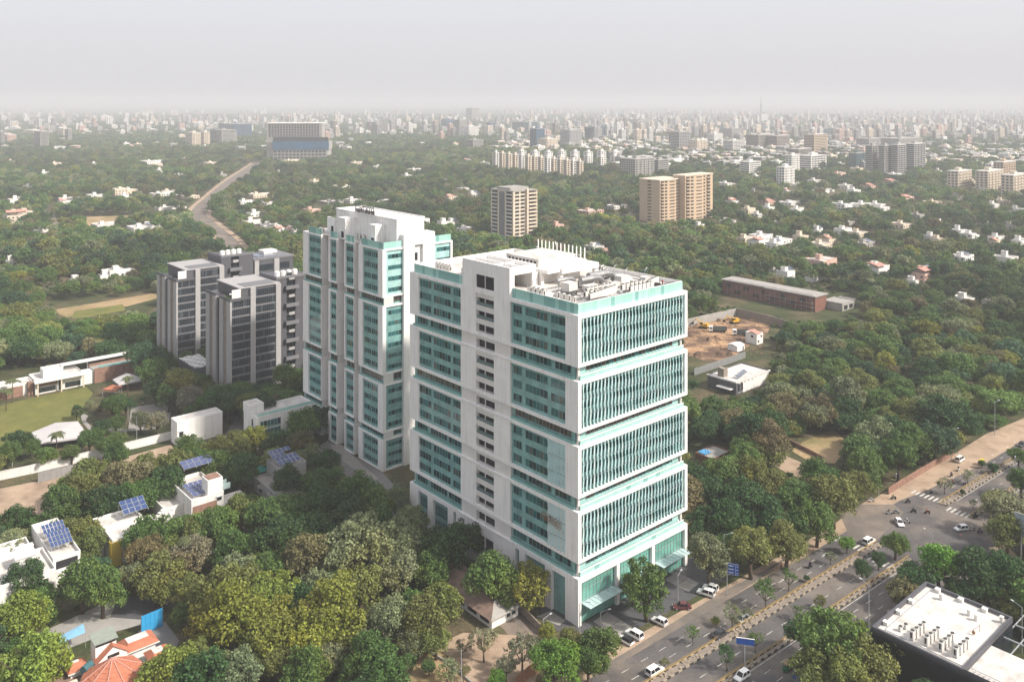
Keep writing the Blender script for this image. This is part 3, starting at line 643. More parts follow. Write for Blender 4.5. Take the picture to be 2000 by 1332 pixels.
for (y0, y1, x0, zt) in ((8.5,12.5,2.6,78.6), (27.5,32.5,2.2,79.0), (41.5,47.0,6.0,77.4)):
    b_ = MB().box(x0, y0, 72.1, 6.7, y1, zt).build('lift_block', M['white'], nv)
    MB().box(x0-.05, y0+.9, 72.2, x0-.002, y0+2.6, 74.3).build('doorway', M['void'], b_)
bd = MB().box(6.3, 14.8, 81.0, 6.42, 27.6, 82.3).build('sign_board', M['white'], nv)
tc = bpy.data.curves.new('lettering', 'FONT'); tc.body = 'navratna'; tc.size = 4.3; tc.extrude = .08; tc.offset = -.03; tc.space_character = 1.02
to = bpy.data.objects.new('tmp', tc); COL.objects.link(to); bpy.context.view_layer.update()
dg = bpy.context.evaluated_depsgraph_get(); tme = bpy.data.meshes.new_from_object(to.evaluated_get(dg)); bpy.data.objects.remove(to)
xs = [v.co.x for v in tme.vertices]; wtx = max(xs)
tme.materials.clear(); tme.materials.append(M['text'])
lt = link('lettering', tme, nv, (5.9, 27.2, 81.2)); lt.rotation_euler = (radians(90), 0, -pi/2); lt.scale = (12.8/wtx, 1.3, 1.0)
p = L2W(C2, 4.2, 6.5); e = empty('roof_mast', (p[0], p[1], 72.1), A0, 'tall thin mast standing in front of the black roof lettering', 'mast'); MB().tube((0,0,0),(0,0,10.5),.13,.08).build('pole', M['steel'], e); MB().box(-.3,-.3,0,.3,.3,.3).build('foot', M['concrete'], e)
p = L2W(C2, 2.2, 2.6); e = empty('pipe_tangle', (p[0], p[1], 72.1), A0, 'tangle of grey pipes on the lettered tower roof corner', 'pipes')
for i in range(10): MB().tube((random.uniform(-.5,.5),random.uniform(-.5,5),random.uniform(.2,1.4)),(random.uniform(1.5,4.5),random.uniform(-.5,5),random.uniform(.2,1.4)),.12,n=5).build('pipe', M['steel'], e)
for i, (x, y) in enumerate([(2.4,45.5),(2.4,43.6),(4.4,23.0),(4.4,21.2),(4.2,18.0)]):
    place_ac(0, L2W(C2, x, y), 72.1, A0+pi/2, 'white condenser on the lettered tower roof, ' + ['by its far corner','second from its far corner','between the two lift blocks','in the middle between lift blocks','close to the nearer lift block'][i], 'condensers on the lettered tower')
# ================================================================ grey office pair
def grey_tower(C, label, green, hroof=44.6):
    g = empty('grey_tower', C, A0, label, 'tower'); W_, D_ = 21.8, 24.7; z0, zt = 3.2, 40.2
    MB().box(.8,.8,0, W_-.4, 10.4, zt-.4).box(3.4,10.4,0, W_-.4, 14.4, zt-.4).box(.8,14.4,0,W_-.4,D_-.4,zt-.4).build('core', M['darkgrey'], g)
    MB().box(.6,.6,zt-.4,W_-.3,D_-.4,zt-.2).build('terrace_deck', M['concrete'], g)
    cl = MB()
    for x0, x1 in ((0,.8), (8.6,10.8), (19.6,21.8)): cl.box(x0, 0, z0, x1, 1.0, zt if x0 < 5 else hroof)
    cl.build('stone_pier', M['stonegrey'], g)
    pl = MB()
    for y0, y1 in ((1.0,3.6), (7.2,10.8), (14.4,17.6), (21.0,24.7)): pl.fbox(('L',0), y0, y1, 0, 1.0, z0, zt)
    pl.build('stone_pier', M['stonegrey'], g)
    sl_ = MB()
    for y0, y1 in ((3.6,7.2), (17.6,21.0)): sl_.fbox(('L',.45), y0, y1, 0, .4, z0, zt)
    sl_.build('louvre_strip', M['brownstone'], g)
    nf = 11; fh = (zt-z0)/nf
    for x0, x1 in ((.8,8.6), (10.8,19.6)):
        for k in range(nf + (1 if x0 > 5 else 0)):
            za = z0+k*fh; gl, sp = MB(), MB(); n = round((x1-x0)/.82)
            for i in range(n):
                a = x0+(x1-x0)*i/n; gl.box(a+.05, .45, za+.75, a+(x1-x0)/n-.05, .55, za+fh-.05, random.choices((0,1),(5,1))[0])
                sp.box(a-.05, .3, za+.7, a+.05, .5, za+fh-.1)
            wb = gl.build('window_band', [M['greywin'], M['greywin2']], g); sp.build('mullions', M['darkgrey'], wb)
            MB().box(x0, .35, za, x1, .8, za+.7).build('spandrel', M['grey'], g)
    par = MB(); par.box(-.1,-.1,zt,8.3,.4,zt+1.1).box(-.1,.4,zt,.4,10.8,zt+1.1).box(.4,10.4,zt,5,10.8,zt+1.1).box(-.1,14.4,zt,.4,D_,zt+1.1).box(.4,14.4,zt,5,14.8,zt+1.1); par.build('terrace_parapet', M['darkgrey'], g)
    pth = MB().box(4.6,1.0,zt-.2,W_-.2,23.0,hroof); pth.build('penthouse', M['darkgrey'], g)
    MB().box(4.2,.7,hroof,W_,23.6,hroof+.35).build('roof_slab', M['stonegrey'], g)
    MB().box(1.0,.3,zt-.2,4.6,.9,hroof).build('portal', M['white2'], g)
    MB().box(7,1.6,hroof+.35,W_-2,9.5,hroof+.5).build('roof_panel', M['grey'], g)
    if green: 
        pass
    return g
CG1, CG2 = np.array([-112.0, 342.5]), np.array([-148.0, 380.0])
g1 = grey_tower(CG1, 'nearer dark grey office block with pale stone piers left of the lettered tower', True)
g2 = grey_tower(CG2, 'farther dark grey office block with pale stone piers, hidden partly by its twin', False)
def grey_core(C, label, w0, w1, dy, h, sides):
    p = L2W(C, w0, dy); g = empty('grey_stair_core', p, A0, label, 'tower'); W_ = w1-w0
    MB().box(0,0,0,4.5,16,h).box(4.5,1.4,0,8.5,16,h).box(8.5,0,0,W_,16,h).build('wall', M['darkgrey'], g)
    MB().box(-.2,-.2,h,W_+.2,.3,h+1).box(-.2,.3,h,.3,16,h+1).build('parapet', M['grey'], g)
    for i in range(int(h/7.4)):
        z = 4+i*7.4; MB().box(3.6,-1.6,z,9.4,1.39,z+.25).box(3.6,-1.6,z+.25,9.4,-1.4,z+1.6).box(3.6,-1.4,z+.25,3.8,-.01,z+1.6).build('balcony', M['grey'], g)
        MB().box(5.6,-.1,z+3.7,8.2,1.39,z+3.9).box(5.6,-.1,z+3.9,8.2,.05,z+4.9).build('balcony', M['stonegrey'], g)
        for q in (.4, 4.1): MB().box(5.2,1.3,z+q,7.6,1.398,z+q+2.4).build('window', M['greywin'], g)
    for i in range(4): tk = MB(); tk.tube((1.6+i*2.7,3.0,h+.3),(1.6+i*2.7,3.0,h+2.6),1.1,1.1,12); tk.tube((1.6+i*2.7,3.0,h+2.6),(1.6+i*2.7,3.0,h+2.9),1.1,.3,12); tk.build('water_tank', M['white'], g)
    return g
grey_core(CG1, 'dark grey stair core with small balconies beside the lettered tower', 21.8, 37.5, 4.0, 45.6, 1)
grey_core(CG2, 'dark grey stair core with white tanks behind the nearer grey block', 22.5, 38.0, 5.0, 47.6, 1)
p = L2W(CG2, 39.0, 6.0); gb = empty('grey_tower', p, A0, 'rear grey office block with low blue roof beside the white tanks', 'tower')
MB().box(0,0,0,20,18,44).build('wall', M['darkgrey'], gb); MB().box(-.3,-.3,44,20.3,18.3,44.8).build('roof_slab', M['grey'], gb)
MB().box(3,3,44.8,13,13,45.1).build('roof_panel', M['solarfar'], gb); MB().box(9,9,45.1,16,15,46.5).build('roof_hut', M['white2'], gb)
for k in range(3):
    for a, b in ((2.5,9.5), (13,18)): MB().box(a,-.1,30+k*4.4,b,-.003,33+k*4.4).build('window_band', M['greywin'], gb)
MB().box(0,-.4,28,2.2,-.002,44).box(10,-.4,28,12.6,-.002,44).build('stone_pier', M['stonegrey'], gb)
# stepped black canopy with white wavy blades between the grey blocks
p = L2W(CG1, -3.5, 27.5); cn = empty('canopy', p, A0, 'dark entrance canopy topped with white wavy blades between the grey blocks', 'canopy')
MB().box(0,0,0,9,19,8.0).build('base', M['darkgrey'], cn)
for i in range(9):
    mb = MB(); pts = [(9*j/14, .75*sin(j*.9+i*1.1)) for j in range(15)]
    for j in range(14):
        (xa, ya), (xb, yb) = pts[j], pts[j+1]; y = 1+i*2.05; t0, t1 = .25+.45*abs(sin(j*.9+i)), .25+.45*abs(sin((j+1)*.9+i))
        mb.poly([(xa, y+ya, 8.5), (xb, y+yb, 8.5), (xb, y+yb+t1*2, 8.5), (xa, y+ya+t0*2, 8.5)]); mb.poly([(xa, y+ya, 8.01), (xb, y+yb, 8.01), (xb, y+yb, 8.5), (xa, y+ya, 8.5)])
    mb.build('blade', M['white'], cn)
p = L2W(CG1, 1.5, 2.5); e = empty('terrace_garden', (p[0], p[1], 40.0), A0, 'planted roof terrace with white parasol on the nearer grey block', 'terrace garden')
MB().tube((2,2,0),(2,2,2.4),.06).build('pole', M['steel'], e); MB().tube((2,2,2.2),(2,2,2.8),1.9,.1,8).build('parasol', M['white'], e)
pl = MB()
for i in range(220):
    x, y = random.uniform(-.6,1.4), random.uniform(-.6,7); s = random.uniform(.15,.4); z = random.uniform(.2,1.1)
    pl.poly([(x-s,y,z),(x,y-s,z+s*random.uniform(-.4,.4)),(x+s,y,z+s*.3),(x,y+s,z)])
M['leafplain'] = pm('leaf_plain', (.09,.13,.04), .7, .3, 2, .2)
pl.build('planting', M['leafplain'], e, kind='stuff')
# ================================================================ low white annex, white gable block
def roof_house(name, label, cat, C, boxes, wins=(), mats=('white2','roofwhite'), par=.7, group=None, ang=A0, parts=()):
    """plain flat-roofed house: boxes (x0,y0,x1,y1,z0,z1), each with its parapet; windows (face, box, s0, s1, z0, z1)"""
    h = empty(name, C, ang, label, cat, group)
    for bx in boxes:
        if bx[4] < 2: CLEAR.append([L2W(C, bx[0]-1, bx[1]-1.5, ang), L2W(C, bx[2]+1, bx[1]-1.5, ang), L2W(C, bx[2]+1, bx[3]+.5, ang), L2W(C, bx[0]-1, bx[3]+.5, ang)])
        x0, y0, x1, y1, z0, z1 = bx[:6]; wm = M[bx[6]] if len(bx) > 6 else M[mats[0]]
        w_ = MB().box(x0, y0, z0, x1, y1, z1-par).build('wall', wm, h)
        MB().box(x0+.22, y0+.22, z1-par, x1-.22, y1-.22, z1-par+.05).build('roof', M[mats[1]], h)
        pr = MB(); ring(pr, x0-.04, y0-.04, x1+.04, y1+.04, .24, z1-par, z1); pr.build('parapet', wm, h)
    for (f, bi, s0, s1, z0, z1) in wins:
        bx = boxes[bi]; face = {'R': ('R', bx[1]), 'L': ('L', bx[0]), 'E': ('E', bx[2]), 'B': ('B', bx[3])}[f]
        o_ = bx[0] if f in 'RB' else bx[1]
        wn = MB().fbox(face, o_+s0, o_+s1, -.02, .05, z0, z1).build('window', M['housewin'], h)
        MB().fbox(face, o_+s0-.12, o_+s1+.12, -.12, -.021, z0-.14, z0-.01).fbox(face, o_+s0-.2, o_+s1+.2, -.45, -.003, z1+.02, z1+.16).build('sill', M[mats[0]], wn)
    return h
def solar(parent_xy, name, label, x, y, z, nx, ny, pw, pd, tilt, mat='solar', ang=A0, gapy=0.0, skip=()):
    p = L2W(parent_xy, x, y, ang); e = empty(name, (p[0], p[1], z), ang, label, 'solar array'); st = sin(tilt); ct = cos(tilt)
    me = MB(); a = (.06, .06); 
    me.poly([(.05,.05*ct,.05*st+.03),(pw-.05,.05*ct,.05*st+.03),(pw-.05,(pd-.05)*ct,(pd-.05)*st+.03),(.05,(pd-.05)*ct,(pd-.05)*st+.03)], 0)
    me.poly([(0,0,0),(pw,0,0),(pw,pd*ct,pd*st),(0,pd*ct,pd*st)], 1)
    me = me.mesh('panel', [M[mat], M['alu']])
    for i in range(nx):
        for j in range(ny):
            if (i, j) in skip: continue
            gy = j*(pd+.08)+(gapy if j >= ny/2 else 0); link('panel', me, e, (i*(pw+.08), gy*ct, gy*st+.5))
    sp = MB()
    for i in range(0, nx+1, 2):
        for j in (0, ny): sp.box(i*(pw+.08)-.05, j*pd*ct-.05, -0.0, i*(pw+.08)+.05, j*pd*ct+.05, max(.3, j*pd*st+.45))
    sp.build('stand', M['alu'], e); return e
CA = G(501.7, 815.3, 11.0); wA = ext(CA, 615, DX); dA = ext(CA, 476, DY)
an = roof_house('annex', 'low white annex with dark window strips joining the lettered tower', 'building', CA, [(0,0,wA,dA,0,11.0), (0,dA-5.5,5,dA+.5,10.3,13.6)], mats=('white','roofwhite'))
for a, b in ((1.2, wA*.40), (wA*.56, wA*.86)):
    for k in range(3):
        gl, mu = MB(), MB(); n = round((b-a)/1.2)
        for i in range(n): gl.box(a+(b-a)*i/n+.05,-.05,1.1+k*3.0,a+(b-a)*(i+1)/n-.05,-.002,3.1+k*3.0,random.choice((0,0,1)))
        wb = gl.build('window_band', [M['vision2'], M['vision']], an); MB().box(a,-.08,.5+k*3.0,b,-.002,1.05+k*3.0).build('spandrel', M['spandrel'], wb)
for k in range(3): MB().box(-.05, 3.0, 1.2+k*3, -.002, 4.2, 3.4+k*3).build('window', M['vision'], an)
MB().box(.4, .4, 10.3, wA-.3, .5, 11.8).build('glass_balustrade', M['parapet'][1], an)
CBX = G(346, 825, 8.4); wB = ext(CBX, 434.5, DX); dB = ext(CBX, 334, DY)
wb_ = roof_house('gable_block', 'tall blank white block with one small window beside the dirt track', 'building', CBX, [(0,0,wB,max(dB,4.5),0,8.4)], [('R',0,.7,2.2,3.2,5.0)], mats=('white','roofwhite'), par=.4)
MB().box(2.5,-2.8,0,6.0,-.002,2.2).box(2.5,-2.8,2.2,2.7,-.002,3.2).box(5.8,-2.8,2.2,6,-.002,3.2).build('stair_porch', M['white2'], wb_)
# ================================================================ solar villas on the left
C = G(34, 1133, 8.0); w_ = ext(C, 108.8, DX)
h1 = roof_house('villa', 'white villa with large blue solar roof at the left picture edge', 'house', C, [(-6,0,w_,13,0,8.0), (-2,13,w_-1.5,24,0,6.9)], [('R',0,w_-1.5+.2,w_+4.4,3.0,6.4)], mats=('white2','roofwhite'), par=.9)
C = G(104, 1091, 8.2); wB1 = ext(C, 157, DX); dB1 = ext(C, 61.5, DY)
MBh = L2W(C, 0, 0)
h1b = roof_house('villa', 'white villa wing with deep framed balcony under the blue solar roof', 'house', C, [(0,0,wB1,dB1,0,8.2)], (), mats=('white2','roofwhite'), par=.9)
MB().box(.6,-.05,4.4,wB1-.6,-.003,7.2).build('balcony_opening', M['void'], h1b); MB().box(.6,-.15,4.4,wB1*.55,-.051,5.3).build('balustrade', M['white'], h1b); MB().box(wB1*.6,-.1,1,wB1-.8,-.004,3.9).build('window', M['housewin'], h1b)
ns = 6; solar(C, 'solar_array', 'biggest blue solar array, on the villa wing with the framed balcony', .5, 4.2, 8.6, ns, 3, (wB1-1.0)/ns-.08, 1.75, radians(16)); solar(C, 'solar_array', 'two row blue solar array behind the biggest one', .5, 11.2, 9.2, ns, 2, (wB1-1.0)/ns-.08, 1.75, radians(16))
C1h = G(34, 1133, 8.0)
solar(C1h, 'solar_array', 'grey sun bleached panel rack on the villa at the left picture edge', -1.0, 2.2, 7.4, 5, 1, 1.15, 1.9, radians(30), 'solarfar')
p = L2W(C1h, 1.0, 6.2); e = empty('roof_hut', (p[0], p[1], 7.1), A0, 'bright white roof hut on the villa at the left picture edge', 'hut'); MB().box(0,0,0,4.2,3.6,2.8).build('wall', M['white'], e); MB().box(-.3,-.3,2.8,4.5,3.9,3.0).build('roof', M['white'], e)
for i, (x, y, lx) in enumerate(((-3,15,6),(-3,18.5,5),(3,17,4))):
    p = L2W(C1h, x, y); e = empty('roof_hut', (p[0], p[1], 6.2), A0, ['long low white roof box, nearest the bright hut','long low white roof box at the back of the left villa','short low white roof box by the solar wing'][i], 'hut'); MB().box(0,0,0,lx,1.6,1.1).build('wall', M['white2'], e); MB().box(-.1,-.1,1.1,lx+.1,1.7,1.2).build('roof', M['white'], e)
C = G(219.3, 1049.5, 7.6); w2_ = ext(C, 312, DX); d2_ = ext(C, 188.7, DY)
h2 = roof_house('villa', 'white villa with a yellow corner box half hidden by trees', 'house', C, [(0,0,w2_,d2_*.55,0,7.0), (-1.0,d2_*.5,w2_*.8,d2_,0,7.8), (-.5,-.5,2.2,1.2,0,6.4,'yellow')], [('R',0,5,7,3,5.5),('R',0,9,11,3,5.5)], mats=('white2','roofwhite'), par=.8)
solar(C, 'solar_array', 'tilted blue solar array on the villa with the yellow corner box', 5.2, 7.6, 8.6, 4, 3, 1.5, 1.6, radians(22), 'solar')
for i in range(5):
    p = L2W(C, 12.5+i*1.2, 4+1.3*(i % 3)); e = empty('water_tank', (p[0], p[1], 6.3), 0, ['small white roof tank, first in the cluster on the yellow corner villa','small white roof tank, second in the cluster on the yellow corner villa','small white roof tank, third in the cluster on the yellow corner villa','small white roof tank, fourth in the cluster on the yellow corner villa','small white roof tank, last in the cluster on the yellow corner villa'][i], 'tank')
    MB().tube((0,0,0),(0,0,1.5),.5,.5,10).build('body', M['white'], e); MB().tube((0,0,1.5),(0,0,1.75),.5,.12,10).build('lid', M['white2'], e)
C = G(374, 977, 8.0); w3_ = ext(C, 437, DX); d3_ = ext(C, 331, DY)
h3 = roof_house('villa', 'pale villa with stair tower and violet blue solar panels mid left', 'house', C, [(0,0,w3_,d3_,0,8.0), (w3_,-3,w3_+7.5,6,0,3.9), (-5.5,d3_*.35,-.0,d3_*.9,0,5.2)], [('R',0,w3_-7.5,w3_-3.8,1.0,3.4),('R',0,w3_-2.0,w3_-.6,5.6,6.8)], mats=('white2','roofwhite'), par=.9)
MB().box(w3_-9,-.08,3.6,w3_-2.4,-.003,6.0).box(w3_-2.4,-.08,.2,w3_-2.0,-.003,6.0).build('stone_band', M['stonewall'], h3)
stw = MB().box(w3_-4.6,.2,7.1,w3_-.2,4.6,12.0).build('stair_tower', M['white'], h3); MB().box(w3_-4.3,.5,12.0,w3_-.5,4.3,12.1).build('roof', M['stonewall'], stw)
MB().box(w3_-.2,1.5,7.6,w3_+2.6,1.7,9.2).box(w3_-.2,4.2,7.6,w3_+2.6,4.4,9.2).build('glass_balcony', M['canopyglass'], h3)
for j in range(4): solar(C, 'solar_array', 'violet blue solar row on the stair tower villa, ' + ['the one closest to its front parapet','second from its front parapet','third from its front parapet','the one farthest from its front parapet'][j], 1.4+.0*j, 2.0+j*2.3, 7.4, 5, 1, 1.35, 1.9, radians(14), 'solar2')
solar(C, 'solar_array', 'raised violet solar canopy behind the stair tower', 3.2, d3_-3.0, 10.6, 5, 2, 1.75, 2.0, radians(16), 'solar2')
C = G(537.5, 962.5, 4.2); d4_ = ext(C, 496, DY)
h4 = roof_house('villa', 'grey villa with arched doorway and solar roof beneath the lettered tower', 'house', C, [(0,0,8.5,d4_,0,4.2), (4.5,d4_*.45,13.5,d4_*1.05,0,8.0)], [('L',0,3,5,1,2.4),('L',0,9,11,1,2.4)], mats=('stonegrey','plaza'), par=.7)
solar(C, 'solar_array', 'violet solar roof on the grey villa, nearer rows', 5.0, d4_*.5, 8.0, 5, 2, 1.35, 1.9, radians(18), 'solar2'); solar(C, 'solar_array', 'violet solar roof on the grey villa, rear rows', 4.2, d4_*.72, 9.3, 5, 2, 1.35, 1.9, radians(18), 'solar2', skip=((3,0),(4,0)))
for i in range(2): place_ac(1, L2W(C, -.35, 2.2+i*8.5), 2.2, A0+pi/2, ['small wall condenser near the corner of the grey arched villa', 'small wall condenser farther along the grey arched villa'][i], 'wall condensers')
e = empty('shade_net', G(507, 918, 3.5), A0, 'green shade net stretched over the grey villa yard', 'shade net'); MB().poly([(0,0,2.6),(9,0,3.2),(10,5.5,3.5),(1,4.2,2.8)]).build('net', M['greennet'], e); MB().tube((0,0,0),(0,0,2.6),.06).tube((9,0,0),(9,0,3.2),.06).tube((10,5.5,0),(10,5.5,3.5),.06).tube((1,4.2,0),(1,4.2,2.8),.06).build('poles', M['steel'], e)
# ================================================================ red tiled house at the lower left
C = G(219.5, 1285, 9.0)
rh = empty('tiled_house', C, A0, 'white house with fanned terracotta tiled roof at the lower left', 'house')
Rr = [(6.2*cos(t), 6.2*sin(t)) for t in [radians(a) for a in (-158,-118,-82,-46,-8,34,80,128,170)]]
MB().prism([(x*.86, y*.86) for x, y in Rr], 0, 5.6).build('wall', M['white'], rh)
seg = []
for i in range(len(Rr)):
    a, b = Rr[i], Rr[(i+1) % len(Rr)]; rows = 7; sg = MB()
    for r_ in range(rows):                              # stepped tile courses
        f0, f1 = 1-r_/rows, 1-(r_+1)/rows; z0, z1 = 5.6+3.4*r_/rows, 5.6+3.4*(r_+1)/rows
        P = [(a[0]*f0, a[1]*f0, z0+.1), (b[0]*f0, b[1]*f0, z0+.1), (b[0]*f1, b[1]*f1, z1+.02), (a[0]*f1, a[1]*f1, z1+.02)]
        sg.poly(P); sg.poly([(a[0]*f0, a[1]*f0, z0-.02), (b[0]*f0, b[1]*f0, z0-.02), (b[0]*f0, b[1]*f0, z0+.1), (a[0]*f0, a[1]*f0, z0+.1)])
    o_ = sg.build('tile_slope', M['tile'], rh)
    MB().tube((a[0], a[1], 5.72), (0, 0, 9.12), .14, .12, 6).build('ridge', M['redroof'], o_)
    MB().tube((a[0], a[1], 5.5), (b[0], b[1], 5.5), .13, n=6).build('gutter', M['white'], o_)
MB().box(-1.5,6.0,0,2.5,9.4,8.8).build('stair_tower', M['white'], rh); MB().poly([(-1.8,5.6,9.5),(2.8,5.6,9.5),(2.8,9.7,10.0),(-1.8,9.7,10.0)]).poly([(-1.8,5.6,9.4),(-1.8,9.7,9.9),(2.8,9.7,9.9),(2.8,5.6,9.4)]).build('tower_roof', pm('green_grey_sheet', (.24,.27,.23), .7, .1, 1, .3), rh)
MB().box(-1.4,5.9,8.8,2.4,5.98,9.4).build('clerestory', M['housewin'], rh)
gb_ = MB(); gb_.poly([(-1.6,4.4,6.4),(4.6,4.4,6.4),(1.5,4.4,8.6)]).box(-1.2,4.42,4,4.2,6.0,6.4); gb_.build('gable', M['white'], rh)
MB().poly([(-1.9,4.1,6.3),(1.5,4.1,8.8),(1.5,6.4,8.8),(-1.9,6.4,6.3)]).poly([(1.5,4.1,8.8),(4.9,4.1,6.3),(4.9,6.4,6.3),(1.5,6.4,8.8)]).build('gable_tiles', M['tile'], rh)
MB().box(.4,4.3,6.6,2.6,4.39,7.2).build('gable_window', M['housewin'], rh)
for nm, x0, y0, x1, y1, z in (('side_roof',4.0,5.4,11.0,10.8,5.4), ('side_roof',7.2,-1.0,12.0,4.2,5.0), ('side_roof',-6.5,6.4,-2.4,10.4,5.2)):
    MB().box(x0+.6,y0+.6,0,x1-.6,y1-.6,z-.1).build('wall', M['white'], rh)
    o_ = MB().poly([(x0,y0,z),(x1,y0,z),(x1-1.6,y0+1.7,z+1.0),(x0+1.2,y0+1.7,z+1.0)]).poly([(x1,y0,z),(x1,y1,z),(x1-1.6,y1-1.4,z+1.0),(x1-1.6,y0+1.7,z+1.0)]).poly([(x1,y1,z),(x0,y1,z),(x0+1.2,y1-1.4,z+1.0),(x1-1.6,y1-1.4,z+1.0)]).poly([(x0,y1,z),(x0,y0,z),(x0+1.2,y0+1.7,z+1.0),(x0+1.2,y1-1.4,z+1.0)]).build(nm, M['tile'], rh)
    MB().poly([(x0+1.2,y0+1.7,z+1.01),(x1-1.6,y0+1.7,z+1.01),(x1-1.6,y1-1.4,z+1.01),(x0+1.2,y1-1.4,z+1.01)]).build('flat_roof', M['roofwhite'], o_); MB().box(x0,y0-.12,z-.16,x1+.1,y0-.002,z-.01).build('fascia', M['white'], o_)
MB().box(-9.5,-1.5,0,-5.4,4.6,5.0,0).build('rear_wing', M['cream'], rh)
C = L2W(C, 0, 0); p = L2W(C, -9.5, 5.5); e = empty('store_shed', p, A0, 'brown rusty sheet shed behind the tiled house', 'shed'); MB().box(0,0,0,5,5,3.6).build('wall', M['white2'], e); MB().poly([(-.4,-.4,3.7),(5.4,-.4,3.7),(5.4,5.4,4.6),(-.4,5.4,4.6)]).build('roof', M['corr'], e)
p = L2W(C, -4.2, 4.6); e = empty('water_tank', (p[0], p[1], 5.2), A0, 'dark teal barrel tank on the tiled house terrace', 'tank'); MB().tube((0,0,.9),(1.8,1.2,.9),.75,n=12).build('body', pm('teal_plastic',(.05,.13,.15),.5,.1,1,.3), e); MB().box(.3,-.3,0,.5,1.2,.5).build('cradle', M['steel'], e)
p = L2W(C, -13.5, 7.5); e = empty('store_hut', p, A0, 'small white hut at the tree edge behind the tiled house', 'hut'); MB().box(0,0,0,3.4,4.2,4.4).build('wall', M['white'], e); MB().box(-.2,-.2,4.4,3.6,4.4,4.55).build('roof', M['white2'], e); MB().box(1.2,-.05,.1,2.1,-.003,2.1).build('door', M['rust'], e)
e = empty('tarpaulin', G(118, 1283), A0, 'pale blue tarpaulin under the tree left of the tiled house', 'tarpaulin'); MB().poly([(0,0,3),(5,0,3.3),(5.5,3.5,3.5),(.5,3.0,2.9)]).build('sheet', pm('pale_blue_sheet',(.22,.44,.62),.6,.1,1,.3), e); MB().tube((0,0,0),(0,0,3),.05).tube((5,0,0),(5,0,3.3),.05).build('poles', M['steel'], e)
a, b = G(276, 1240), G(318, 1222); d_ = b-a; Lb = np.linalg.norm(d_); e = empty('sheet_screen', a, math.atan2(d_[1], d_[0]), 'bright blue sheet screen standing beside the tiled house', 'screen')
for i in range(5): MB().box(Lb*i/5+.02,-.05,.1,Lb*(i+1)/5-.02,.05,4.2).build('panel', M['bluesheet'], e)
MB().tube((0,.1,0),(0,.1,4.3),.06).tube((Lb,.1,0),(Lb,.1,4.3),.06).build('posts', M['steel'], e)
# ================================================================ long villa with roof pool, tents
C = G(72, 746.8, 5.8); wv = ext(C, 165, DX)
lv = roof_house('long_villa', 'long white villa with roof terrace and turquoise rooftop pool by the lawn', 'house', C, [(0,2.5,wv,14,0,5.8), (-16,5,-.5,13,0,5.2), (3.5,5.2,11,10.5,5,8.8)], (), mats=('white2','roofwhite'), par=.5)
MB().box(-.8,-.4,5.2,wv+.4,2.5,5.79).build('eave', M['white'], lv)
ps = MB()
for x in (.2, wv*.5, wv-.5): ps.box(x, 0, 0, x+.45, .45, 5.19)
ps.build('post', M['cream'], lv); MB().box(1.2,2.4,.6,wv*.42,2.49,2.6).build('window', M['housewin'], lv); MB().box(wv*.62,2.4,.6,wv*.95,2.49,2.6).build('window', M['housewin'], lv); MB().box(wv*.48,2.4,.2,wv*.56,2.49,4.2).build('window', M['housewin'], lv); MB().box(1.0,2.35,3.0,wv*.45,2.498,4.9).build('stone_band', M['stonewall'], lv)
MB().box(-14,4.9,0,-4,4.99,4.2).build('stone_wall', M['stonewall'], lv); MB().box(-2.5,3.6,0,-.6,4.9,5.4).build('stone_wall', M['stonewall'], lv)
wr = [wv+4.5, wv+27]
MB().box(wr[0],2.0,0,wr[1],2.6,6.2).box(wr[1]-.6,2.6,0,wr[1],11,6.2).box(wr[0],10.4,0,wr[1]-.6,11,6.2).build('pool_wall', M['stonewall'], lv)
MB().box(wr[0],2.6,5.1,wr[1]-.6,10.4,5.3).build('pool_deck', M['concrete'], lv); MB().box(wr[0]+3,3.0,5.3,wr[1]-4,7.2,5.45).build('pool_water', M['pool'], lv)
MB().box(wv*.35,10.0,7.6,wr[1]+.8,13.6,8.0).box(wr[1]-3.5,2.0,7.6,wr[1]+.8,10.0,8.0).build('canopy', M['white2'], lv); MB().box(wr[1]-3.2,2.2,6.2,wr[1]-2.8,2.6,7.6).box(wv*.36,13.0,5.3,wv*.36+.4,13.4,7.6).box(wr[0],13,0,wr[0]+.4,13.4,7.6).box(wr[1]-.6,11,0,wr[1],13.4,7.6).build('post', M['white2'], lv)
MB().box(wv,3.2,0,wr[0],9,4.9).build('link', M['white2'], lv)
def tent(label, pts, z0, z1, mat='tent'):
    P = [G(u, v, z0) for u, v in pts]; c = sum(P)/len(P); e = empty('tent_roof', c, 0, label, 'tent'); n = len(P)
    Q = [q-c for q in P]; mb = MB(); r_ = [q*.12 for q in Q]
    for i in range(n):
        j = (i+1) % n; mb.poly([(*Q[i], z0), (*Q[j], z0), (*(r_[j]), z1), (*(r_[i]), z1)]); mb.poly([(*Q[i], z0-.5), (*Q[j], z0-.5), (*Q[j], z0), (*Q[i], z0)])
    mb.poly([(*q, z1) for q in r_]); mb.build('membrane', M[mat], e)
    pp = MB()
    for q in Q: pp.tube((*(q*.97), 0), (*(q*.97), z0-.5), .08)
    pp.build('posts', M['steel'], e); CLEAR.append([c+q for q in Q])
tent('big pale grey tent roof at the lawn edge behind a palm', [(76,866),(161,854),(168,844),(152,822.5),(108,825.5),(60,845)], 3.4, 4.4)
tent('smaller pale grey tent roof beside the pool wall', [(232,751),(280,742),(282,738),(247,728),(220,741)], 3.4, 5.0)
tent('small red tiled gazebo roof near the smaller tent', [(200,760),(226,762),(238,754),(219,751)], 3.2, 3.8, 'tile')
